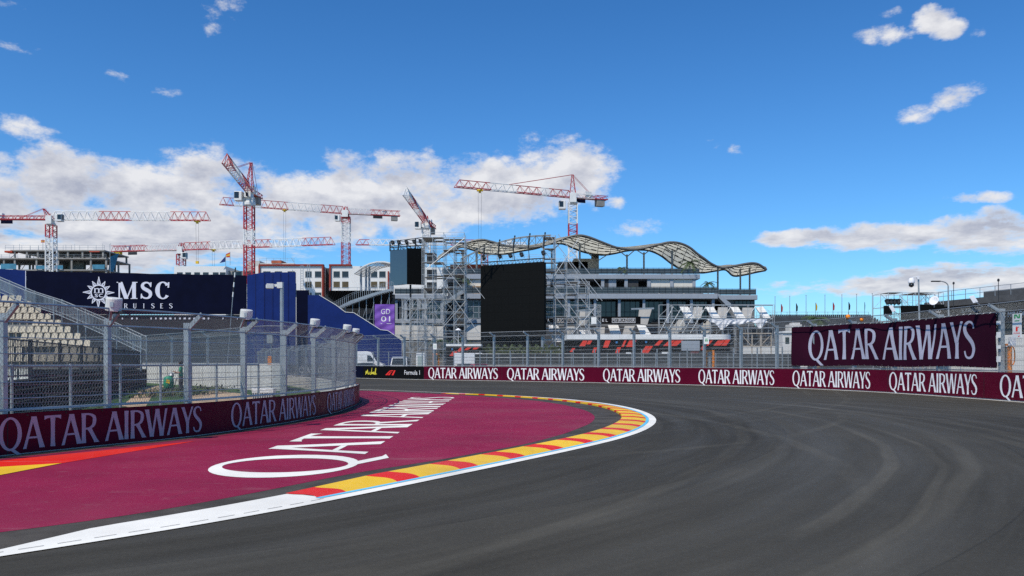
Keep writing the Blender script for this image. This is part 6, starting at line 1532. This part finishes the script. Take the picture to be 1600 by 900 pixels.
for px, yt, yb, m, lab in ((1220.5, 475, 497, M_fr, 'thin red feather flag nearest the zigzag pavilion'), (1244, 474, 497, M_fk, 'black feather flag between red and yellow ones'), (1274.5, 473, 497, M_fy, 'mustard yellow feather flag above the far grandstand'), (1301.5, 472.5, 497, M_fr, 'larger red feather flag right of the yellow one'), (1326, 472, 497, M_fk, 'black feather flag right of the larger red one'), (1351, 472, 497, M_fb, 'narrow dark feather flag near the right-hand scaffold')):
    Y = YR + 9.5; p = P(px, yb, Y); t = thing('feather_flag', lab, 'flag', (p.x, Y, p.z), group='feather flags above the far grandstand'); mb = MB(); mb.tube((p.x, Y, p.z - 2), (p.x, Y, Z(yt, Y)), .035, 5); mb.build('pole', M_dark, t)
    w = .62 if px not in (1351,) else .25; z1, z0 = Z(yt, Y), Z(yt + 13, Y); mb = MB(); mb.prism([(p.x, Y, z0), (p.x + w * .45, Y + .1, z0 + .15), (p.x + w * .5, Y + .05, z1 - .55), (p.x + w * .1, Y, z1), (p.x, Y, z1)], (0, .03, 0)); mb.build('cloth', m, t)
t = thing('site_crate', 'small white crate stack on the far grandstand edge', 'crate', (X(1245, 122), 122, 0)); mb = MB(); mb.box2((X(1234, 122), 122, 0), (X(1253, 122), 124, Z(507, 122))); mb.box2((X(1239, 122), 122.2, Z(507, 122)), (X(1251, 122), 123.6, Z(504, 122))); mb.build('body', M_bwhite, t, bevel=.03)
for k, (px, py, lab) in enumerate(((1325, 495, 'orange ball on the catch fence left of the camera pole'), (1346.5, 499.5, 'smaller orange ball right of the other one, on the fence top'))):
    s = OUT.s_of_px(px, OUT.len * .25, OUT.len, .2); p = OUT.at(s, .2); t = thing('orange_marker', lab, 'marker', (p.x, p.y, Z(py + 3, p.y)), group='orange balls on the fence'); mb = MB(); r_ = .14 - .03 * k; z_ = Z(py, p.y)
    mb.lathe((p.x, p.y, z_ - r_), [(r_ * .3, 0), (r_ * .85, r_ * .4), (r_, r_), (r_ * .85, r_ * 1.6), (r_ * .3, r_ * 2)], 12); mb.build('ball', M_orange, t, smooth=True); mb = MB(); mb.tube((p.x, p.y, z_ - r_), OUT.at(s, .25, 4.25), .02, 5); mb.build('stem', M_dark, t)
scaffold('scaffold', 'scaffold with dark screen rows right of the flags, behind the camera pole', X(1388, 95), X(1474, 95), 95, 99, 0, Z(457, 95), 1.6, 1.6, .036, rr=21)
t = thing('dark_screen', 'black screen panels hung on the right-hand scaffold', 'screen', (X(1440, 94), 94.6, Z(505, 94)))
for a, b, y0, y1 in ((1386, 1398, 477, 492), (1413, 1440, 477, 500), (1441, 1480, 475, 512)): mb = MB(); mb.box2((X(a, 94), 94.6, Z(y1, 94)), (X(b, 94), 94.9, Z(y0, 94))); mb.build('panel', M_led, t)
mb = MB(); sans(mb, 'GD', lambda u, v, k: Vector((X(1466 + 8 * u, 94), 94.55 - k, Z(488 - 5 * v, 94)))); sans(mb, '11', lambda u, v, k: Vector((X(1466.5 + 6 * u, 94), 94.55 - k, Z(496 - 6 * v, 94)))); mb.build('lettering', M_letter, t)
for k, px in enumerate((1389, 1394.5, 1400, 1406)): spot((X(px, 94.5), 94.5, Z(474, 94.5)), k, ['stage light at the left end of the right-hand scaffold', 'second stage light from the left on the right-hand scaffold', 'third stage light from the left on the right-hand scaffold', 'fourth stage light from the left on the right-hand scaffold'][k])
t = thing('satellite_dish', 'white dish on the right-hand scaffold beside the dark building', 'dish', (X(1460, 93), 93, Z(476, 93))); mb = MB(); mb.lathe((X(1461, 93), 93, Z(471, 93)), [(.06, -.1), (.35, .05), (.55, .28), (.52, .30), (.3, .09), (.05, 0)], 16, (-.75, -.55, .35)); mb.build('dish_bowl', M_wcloth, t, smooth=True); mb = MB(); mb.tube((X(1461, 93), 93.2, Z(480, 93)), (X(1461, 93), 93.1, Z(471, 93)), .06, 6); mb.build('mount', M_steel, t)
# dark building running towards the camera on the right
t = thing('dark_building', 'long dark building with railed roof and boxed white letters at the right edge', 'building', (60, 90, 0))
c0, c1 = P(1466, 466, 100), P(1640, 448.5, 84.9)
zt_ = c0.z; d = Vector((c1.x - c0.x, c1.y - c0.y, 0)); L_ = d.length; d.normalize(); nb = Vector((-d.y, d.x, 0)); nb = nb if nb.x > 0 else -nb
def db(u, z, off): q_ = c0 + d * (L_ * u) + nb * off; return Vector((q_.x, q_.y, z))
def dblock(mb, u0, u1, z0, z1, o0, o1): mb.prism([db(u0, z0, o0), db(u1, z0, o0), db(u1, z0, o1), db(u0, z0, o1)], (0, 0, z1 - z0))
mb = MB(); dblock(mb, 0, 1.3, 0, zt_ - 1.2, 0, 14); mb.build('wall', pm('navy_cladding', (.006, .009, .016), .6, 0, .3, .3, spec=.1), t)
mb = MB(); dblock(mb, -.06, 1.3, zt_ - 1.19, zt_ - .5, -1.2, 15); mb.build('roof_slab', M_terrd, t)
mb = MB(); dblock(mb, .24, 1.3, zt_ - .499, zt_ + .55, 3, 13); mb.build('roof_parapet', M_terrd, t)
mb = MB(); railing(mb, db(-.05, zt_ - .5, -1.1), db(1.3, zt_ - .5, -1.1), 1.1, 2.0, 2, .035); mb.build('railing', M_steel, t)
mb = MB(); dblock(mb, 0, 1.3, 0, 4.6, -.3, -.01); mb.build('white_base', M_bwhite, t)
for i in range(9):
    mb = MB(); dblock(mb, .02 + i * .14, .02 + i * .14 + .12, 4.7, zt_ - 3.3, -.10, -.003); mb.build('window', M_glass, t)
mb = MB(); u0, u1 = .30, .62
sans(mb, 'EL MIRADOR', lambda u, v, k: db(.24 + .19 * u, zt_ - 1.95 + .5 * v, -.05 - k)); mb.build('lettering', M_letter, t)
mb = MB(); sans(mb, 'EL MIRADOR', lambda u, v, k: db(.62 + .24 * u, zt_ - 2.8 + .55 * v, -.16 - k)); mb.build('lettering', M_letter, t)
mb = MB(); dblock(mb, .85, 1.25, zt_ + .549, zt_ + 1.0, 4, 11); railing(mb, db(.80, zt_ + 1.0, 4), db(1.25, zt_ + 1.0, 4), .8, 1.0, 2, .04); mb.build('roof_plant', M_steel, t)
for px, yt, Y, lab in ((1490, 444.5, 92, 'short thin antenna on the dark building beside the street lamp'), (1560, 440, 82, 'thin antenna on the dark building roof above the plum banner end')):
    t = thing('antenna', lab, 'antenna', (X(px, Y), Y, zt_ - .5), group='antennas on the dark building'); mb = MB(); mb.tube((X(px, Y), Y, 0 if px > 1500 else zt_ - 3), (X(px, Y), Y, Z(yt, Y)), .035, 5); mb.build('mast', M_dark, t); mb = MB(); mb.lathe((X(px, Y), Y, Z(yt, Y)), [(.05, 0), (.12, .08), (.1, .25), (.03, .3)], 8); mb.build('tip', M_dark, t)
# street lamp
Y = 84.0; t = thing('street_lamp', 'grey street lamp with curved arm right of the camera pole', 'street lamp', (X(1484, Y), Y, 0)); zt = Z(447, Y)
mb = MB(); mb.tube((X(1484, Y), Y, 0), (X(1481.5, Y), Y, zt), .12, 8, .07); q0 = Vector((X(1481.5, Y), Y, zt))
for k in range(1, 7): a = k * math.pi / 12; q1 = Vector((X(1481.5, Y) - .9 * (1 - math.cos(a)), Y, zt + .5 * math.sin(a))); mb.tube(q0, q1, .055, 7); q0 = q1
mb.build('pole', M_steel, t); mb = MB(); mb.box((q0.x - .35, Y, q0.z - .02), (.9, .28, .12)); mb.build('lamp_head', M_dark, t, bevel=.03)
# dome camera pole
Y = 62.0; t = thing('camera_pole', 'grey pole with white dome camera above the plum banner', 'camera pole', (X(1437, Y), Y, 0)); zt = Z(431.5, Y)
mb = MB(); mb.tube((X(1438.5, Y), Y, 0), (X(1435, Y), Y, zt), .075, 10, .055); mb.build('pole', M_steel, t)
mb = MB(); mb.box((X(1431.5, Y), Y - .05, zt - .06), (.26, .1, .09)); mb.box((X(1433.5, Y), Y - .08, zt - .12), (.14, .14, .25)); mb.bar((X(1432, Y), Y - .05, zt - .04), (X(1424, Y), Y - .05, zt - .10), .06, .06); mb.build('arm', M_wcloth, t)
cx = X(1423.5, Y); cz = Z(441.5, Y); mb = MB(); mb.lathe((cx, Y - .05, cz - .05), [(.22, 0), (.23, .04), (.215, .22), (.14, .36), (.04, .40)], 16); cm = mb.build('dome_housing', M_wcloth, t, smooth=True); mb = MB(); mb.lathe((cx, Y - .05, cz - .36), [(.04, 0), (.14, .06), (.19, .14), (.18, .28)], 14); mb.build('lens', M_glass, cm, smooth=True)

# ------------------------------------------------------------------ inside the corner: seats, rails, walls, gardener
M_cseat = pm('cream_seat', (.42, .37, .28), .5, 0, .12, 2)
t = thing('grandstand', 'near grandstand with cream seats behind the inner catch fence at left', 'grandstand', (X(80, 58), 58, 0))
def srow(k): return 54 + .85 * k, 1.35 + .50 * k          # y, z of the tread
NROW = 10; xr = lambda k: X(172 - 15.5 * k, srow(k)[0]); xl = lambda k: X(-60, srow(k)[0])
for k in range(NROW):
    y, z = srow(k); mb = MB(); mb.box2((xl(k), y, z - .12), (xr(k), y + .83, z)); mb.box2((xl(k), y + .80, z), (xr(k), y + .83, z + .38)); mb.build('tread', M_concd, t)
seatm = None; cnt = 0; rest = MB()
def seat_geo(m, x, y, z):
    m.box((x, y + .30, z + .40), (.43, .40, .04))
    m.add([(x - .215, y + .48, z + .40), (x + .215, y + .48, z + .40), (x + .19, y + .60, z + .78), (x + .08, y + .62, z + .84), (x - .08, y + .62, z + .84), (x - .19, y + .60, z + .78),
           (x - .215, y + .53, z + .40), (x + .215, y + .53, z + .40), (x + .19, y + .65, z + .78), (x + .08, y + .67, z + .84), (x - .08, y + .67, z + .84), (x - .19, y + .65, z + .78)],
          [(0, 1, 2, 3, 4, 5), (11, 10, 9, 8, 7, 6), (0, 6, 7, 1), (1, 7, 8, 2), (2, 8, 9, 3), (3, 9, 10, 4), (4, 10, 11, 5), (5, 11, 6, 0)])
    m.box((x, y + .42, z + .2), (.06, .06, .4))
gaps = {1: (6, 10), 2: (16, 20), 3: (8, 13), 5: (4, 12), 6: (12, 16)}
seats_ = []
for k in range(NROW):
    y, z = srow(k); n = int((xr(k) - .6 - xl(k)) / .52)
    for i in range(n):
        if k in gaps and gaps[k][0] <= i < gaps[k][1]: continue
        x_ = xr(k) - .5 - i * .52
        if 800 + F * x_ / y < -14: continue
        seats_.append((x_, y, z))
print('near seats', len(seats_))
for i, (x_, y, z) in enumerate(seats_):
    if i >= 100: seat_geo(rest, x_, y, z); continue
    if seatm is None:
        m = MB(); seat_geo(m, x_, y, z); seatm = m.build('seat', M_cseat, t); org = Vector((x_, y, z))
    else: o = seatm.copy(); COL.objects.link(o); o.location = Vector((x_, y, z)) - org
if rest.v: tag(rest.build('seat_rows', M_cseat, t), kind='stuff')
mb = MB()
pr = [P(220, 527, 54), P(172, 505, 55.5), P(122, 483.5, 57.5), P(84, 468, 59), P(40, 454, 61), P(0, 437, 63), P(-40, 420, 65)]
for dy in (0, 2.2):
    pl = [p + Vector((-.6 if dy else 0, dy, 0.1 if dy else 0)) for p in pr]
    mb.poly(pl, .035, 6); mb.poly([p - Vector((0, 0, .95)) for p in pl], .03, 5)
    for a, b in zip(pl, pl[1:]):
        n = max(2, int((b - a).length / .17))
        for i in range(n): p = a.lerp(b, i / n); mb.tube(p, p - Vector((0, 0, .95)), .013, 4)
        mb.tube(a + Vector((0, 0, .08)), (a.x, a.y, max(0, a.z - 2.2)), .04, 6)
mb.build('stair_railing', M_steel, t)
mb = MB()
for px in range(-20, 170, 24): mb.tube((X(px, 60), 60, 0), (X(px, 60), 60, 2.8), .06, 6)
for k in range(6): mb.tube((X(-20 + 30 * k, 60), 60, 0), (X(10 + 30 * k, 60), 60, 2.6), .03, 5)
mb.build('understructure', M_steel, t)
# black front wall with a bar fence on top
A0, A1 = Vector((-13.2, 20, 0)), Vector((-26.2, 59.4, 0)); dd = (A1 - A0).normalized()
t = thing('black_wall', 'low black slatted wall in front of the cream seats', 'wall', A0.lerp(A1, .5)); mb = MB(); rz = math.atan2(dd.y, dd.x)
L_ = (A1 - A0).length
for i in range(14):
    c = A0.lerp(A1, (i + .5) / 14); mb.box((c.x, c.y, .60), (L_ / 14 - .04, .12, 1.2), rz)
mb.build('panel', M_black, t)
mb = MB(); nn = Vector((dd.y, -dd.x, 0))
for i in range(150):
    c = A0.lerp(A1, (i + .5) / 150) + nn * .08; mb.box((c.x, c.y, .60), (.05, .03, 1.16), rz)
for z in (.2, .55, .9, 1.18): c = A0.lerp(A1, .5) + nn * .08; mb.box((c.x, c.y, z), (L_, .05, .04), rz)
mb.build('slat', M_dark, t)
e = Vector((-1, 0, 0)); mb = MB(); c = A1 + e * 4; mb.box((c.x, c.y + .2, .6), (8, .15, 1.2)); mb.build('end_panel', M_black, t)
t = thing('bar_fence', 'dark upright-bar fence above the black slatted wall', 'fence', A0.lerp(A1, .55)); B0 = A0.lerp(A1, .08) - nn * .25
for i in range(9): p = B0.lerp(A1 - nn * .25, i / 8); mb = MB(); mb.box((p.x, p.y, 1.24), (.10, .10, 2.48)); mb.build('post', M_dark, t)
mb = MB(); n = 190
for i in range(n): p = B0.lerp(A1 - nn * .25, i / n); mb.tube((p.x, p.y, 1.24), (p.x, p.y, 2.42), .012, 4)
mb.build('bar_panel', M_dark, t); mb = MB()
for z in (1.3, 2.42): mb.tube(B0 + Vector((0, 0, z)), A1 - nn * .25 + Vector((0, 0, z)), .025, 5)
mb.build('rail', M_dark, t)
# curved concrete wall inside
W3 = Path(smooth([(-62, 82), (-44, 76), (-31, 69), (-21, 57.5), (-15.2, 49.6), (-13.6, 48.2), (-13.2, 49.6), (-15.5, 55), (-22, 66), (-34, 86)], 300, 16), 1)
if W3.n[60].y > 0: W3.n = [-n for n in W3.n]
t = thing('concrete_wall', 'pale concrete wall with a rounded end inside the corner behind the gardener', 'wall', W3.at(W3.len * .4))
mb = MB(); wall_strip(mb, W3, 0, W3.len, 0, 1.55, 0, -.35, .5); mb.build('block', pm('white_concrete', (.58, .57, .54), .85, 0, .10, .6, .2, 20, dirt=(.32, .30, .28)), t)
mb = MB()
for i in range(int(W3.len / 2.4)): p = W3.at(i * 2.4, .004, .78); d = W3.n[min(299, int(i * 2.4 / W3.len * 299))]; mb.box(p, (.012, .03, 1.5), math.atan2(d.y, d.x) + 1.57)
mb.build('joint', M_dark, t)
debris_fence('catch_fence', 'catch fence on the pale concrete wall with rounded end, behind the gardener', W3, [W3.len * f for f in (.05, .14, .23, .32, .40, .47, .54)], 1, W3.len * .62, 1.55, 3.45, 3.8, .45, .12, .0045, offs=-.17, cables=(2.0, 2.5, 3.0), pw=.12)
# dark hoarding row behind, closing the view under the navy hoarding
t = thing('sand_bank', 'low planter bed of shrubs beside the sand path behind the inner fence', 'planting bed', (X(300, 42), 42, 0))
mb = MB(); rnd = random.Random(11)
for i in range(1500):
    u = rnd.random(); cx_, cy_ = X(248 + 75 * u, 40 + 8 * u) + rnd.uniform(-1.6, 1.6), 40 + 8 * u + rnd.uniform(-1.5, 1.5); a = rnd.uniform(0, 6.28); s_ = rnd.uniform(.05, .14); zc_ = rnd.uniform(.02, .42) * (1 - .4 * rnd.random())
    d = Vector((math.cos(a), math.sin(a), rnd.uniform(-.3, 1.2))) * s_; e_ = Vector((-math.sin(a), math.cos(a), rnd.uniform(-.4, .4))) * s_ * .4; c = Vector((cx_, cy_, zc_)); mb.add([c - d, c + e_, c + d, c - e_], [(0, 1, 2, 3)])
tag(mb.build('foliage', M_hedge, t), kind='stuff')
t['label'] = 'low patchy shrub bed beside the sand path behind the inner fence'; t.name = 'shrub_bed'
mb = MB()
for i in range(40): u = rnd.random(); cx_, cy_ = X(248 + 75 * u, 40 + 8 * u) + rnd.uniform(-1.4, 1.4), 40 + 8 * u + rnd.uniform(-1.4, 1.4); mb.tube((cx_, cy_, -.02), (cx_ + .05, cy_, .3), .012, 4)
mb.build('stem', M_bark, t)
# green sack on a little cart
Yg = 44.0; gx = X(263.5, Yg); t = thing('garden_cart', 'green waste sack on a small cart with yellow patch, beside the gardener', 'cart', (gx, Yg, 0))
mb = MB(); mb.lathe((gx, Yg, .28), [(.16, 0), (.24, .06), (.27, .35), (.25, .58), (.17, .66), (.05, .68)], 14); mb.build('sack', pm('green_sack', (.01, .26, .13), .5, 0, .15, 3), t, smooth=True)
mb = MB(); mb.prism([(gx - .02, Yg - .285, .62), (gx + .16, Yg - .25, .58), (gx + .15, Yg - .25, .76), (gx, Yg - .285, .80)], (0, .02, 0)); mb.build('yellow_patch', M_yellow, t)
mb = MB(); mb.lathe((gx + .12, Yg + .05, .92), [(.12, 0), (.16, .08), (.10, .2), (.03, .24)], 10); mb.build('grey_bundle', M_steel, t); mb = MB(); mb.box((gx, Yg, .24), (.6, .45, .05)); mb.bar((gx + .25, Yg, .24), (gx + .45, Yg, .9), .03, .03); mb.build('frame', M_dark, t)
for sg in (-1, 1): mb = MB(); mb.lathe((gx + sg * .2, Yg - .24, .13), [(.13, 0), (.13, .05)], 14, (0, -1, 0)); mb.build('wheel', M_tyre, t)
# vent-like white box by the wall
Yv = 38.0; t = thing('vent_box', 'white box with black slatted front behind the inner wall', 'box', (X(409, Yv), Yv, 0))
mb = MB(); mb.box2((X(393, Yv), Yv, .30), (X(427, Yv), Yv + .5, .50)); mb.build('lid', M_white, t, bevel=.02); mb = MB(); mb.box2((X(394, Yv), Yv + .03, 0), (X(426, Yv), Yv + .45, .30)); mb.build('body', M_dark, t)
mb = MB()
for i in range(12): x_ = X(395 + i * 2.7, Yv); mb.box((x_, Yv + .02, .15), (.025, .02, .3))
mb.build('slat', M_white, t)
t = thing('orange_gate', 'orange post beside a grey box on the fence inside the corner', 'gate', (X(417, 50), 50, 0)); mb = MB(); mb.box((X(417, 50), 50.6, 1.35), (.22, .12, 1.5)); mb.build('post', M_orange, t); mb = MB(); mb.box((X(417.5, 50), 50.6, 3.1), (.34, .25, .5)); mb.build('control_box', M_steel, t); mb = MB(); mb.tube((X(418, 50), 50.75, 0), (X(418, 50), 50.75, 3.0), .05, 6); mb.build('pole', M_steel, t)

# gardener: one skinned body, standing, turned to the left, forearms raised in front
def person(loc, face, lab):
    t = tagged = None
    V, E, Rr = [], [], []
    def v(x, y, z, r, par=None):
        V.append((x, y, z)); Rr.append(r)
        if par is not None: E.append((par, len(V) - 1))
        return len(V) - 1
    # local: facing +x, left is +y
    pel = v(0, 0, .95, .135); w_ = v(.0, 0, 1.10, .125, pel); ch = v(.01, 0, 1.32, .145, w_); nk = v(0, 0, 1.48, .06, ch); hb = v(.02, 0, 1.56, .085, nk); hd = v(.035, 0, 1.66, .095, hb); ht = v(.02, 0, 1.73, .07, hd)
    nose = v(.135, 0, 1.635, .016, hd)
    for sg in (-1, 1):
        hp = v(0, sg * .09, .90, .105, pel); kn = v(.03 * sg + .02, sg * .10, .50, .068, hp); an = v(-.02 + .04 * sg, sg * .10, .10, .045, kn); hl = v(.02 + .04 * sg, sg * .105, .045, .045, an); v(.17 + .04 * sg, sg * .12, .035, .04, hl)
        sh = v(0, sg * .17, 1.40, .07, ch); el = v(.03 if sg < 0 else .02, sg * .24, 1.13, .047, sh); wr = v(.26, sg * .19, 1.12 + (.08 if sg > 0 else 0), .033, el); pm_ = v(.33, sg * .18, 1.13 + (.09 if sg > 0 else 0), .036, wr)
        for f in range(4):
            a = v(.385, sg * .18 + (f - 1.5) * .02, 1.125 + (.09 if sg > 0 else 0), .010, pm_); v(.405 + .006 * (1.5 - abs(f - 1.5)), sg * .18 + (f - 1.5) * .02, 1.10 + (.09 if sg > 0 else 0), .009, a)
        th = v(.335, sg * .18 - sg * .04, 1.15 + (.09 if sg > 0 else 0), .011, pm_); v(.365, sg * .18 - sg * .05, 1.165 + (.09 if sg > 0 else 0), .009, th)
    me = bpy.data.meshes.new('person'); me.from_pydata(V, E, []); o = bpy.data.objects.new('person', me); COL.objects.link(o)
    sk = o.modifiers.new('skin', 'SKIN'); o.modifiers.new('sub', 'SUBSURF').levels = 2; o.modifiers['sub'].render_levels = 2
    for i, r in enumerate(Rr): me.skin_vertices[0].data[i].radius = (r, r * (.72 if i in (pel, w_, ch) else 1)); me.skin_vertices[0].data[i].use_root = (i == pel)
    if True:
        for i in (pel, w_, ch): me.skin_vertices[0].data[i].radius = (Rr[i] * .78, Rr[i] * 1.05)
    m2 = bpy.data.meshes.new_from_object(o.evaluated_get(bpy.context.evaluated_depsgraph_get())); bpy.data.objects.remove(o)
    mats = [pm('skin_tone', (.33, .18, .12), .5, 0, .05, 5), pm('green_shirt', (.01, .22, .11), .8, 0, .12, 4), pm('grey_trousers', (.06, .055, .05), .85, 0, .15, 4), pm('dark_shoe', (.02, .018, .016), .6)]
    for m in mats: m2.materials.append(m)
    for p in m2.polygons:
        c = p.center; p.use_smooth = True
        p.material_index = 3 if c.z < .09 else 2 if c.z < .97 else 0 if (c.z > 1.47 or c.x > .12 and c.z < 1.3 or (abs(c.y) > .2 and c.z < 1.2)) else 1
    ob = bpy.data.objects.new('person', m2); COL.objects.link(ob); ob.location = loc; ob.rotation_euler = (0, 0, face); tag(ob, lab, 'person')
    def child(mb, nm, m): c = mb.build(nm, m, None, smooth=True); c.location = (0, 0, 0); c.parent = ob; org = Vector(c['_o']); c.data.transform(Matrix.Translation(org)); return c
    mb = MB(); mb.lathe((.01, 0, 1.66), [(.09, -.06), (.108, 0), (.10, .07), (.06, .115), (.01, .125)], 12); child(mb, 'hair', pm('dark_hair', (.012, .01, .009), .6))
    mb = MB(); 
    for sg in (-1, 1): mb.lathe((.118, sg * .035, 1.668), [(.006, 0), (.013, .005), (.006, .012)], 8, (1, 0, 0))
    child(mb, 'eyes', M_dark)
    return ob
person((X(283, 44) , 44, 0), R(188), 'person in green shirt standing behind the inner fence, forearms raised, facing left')
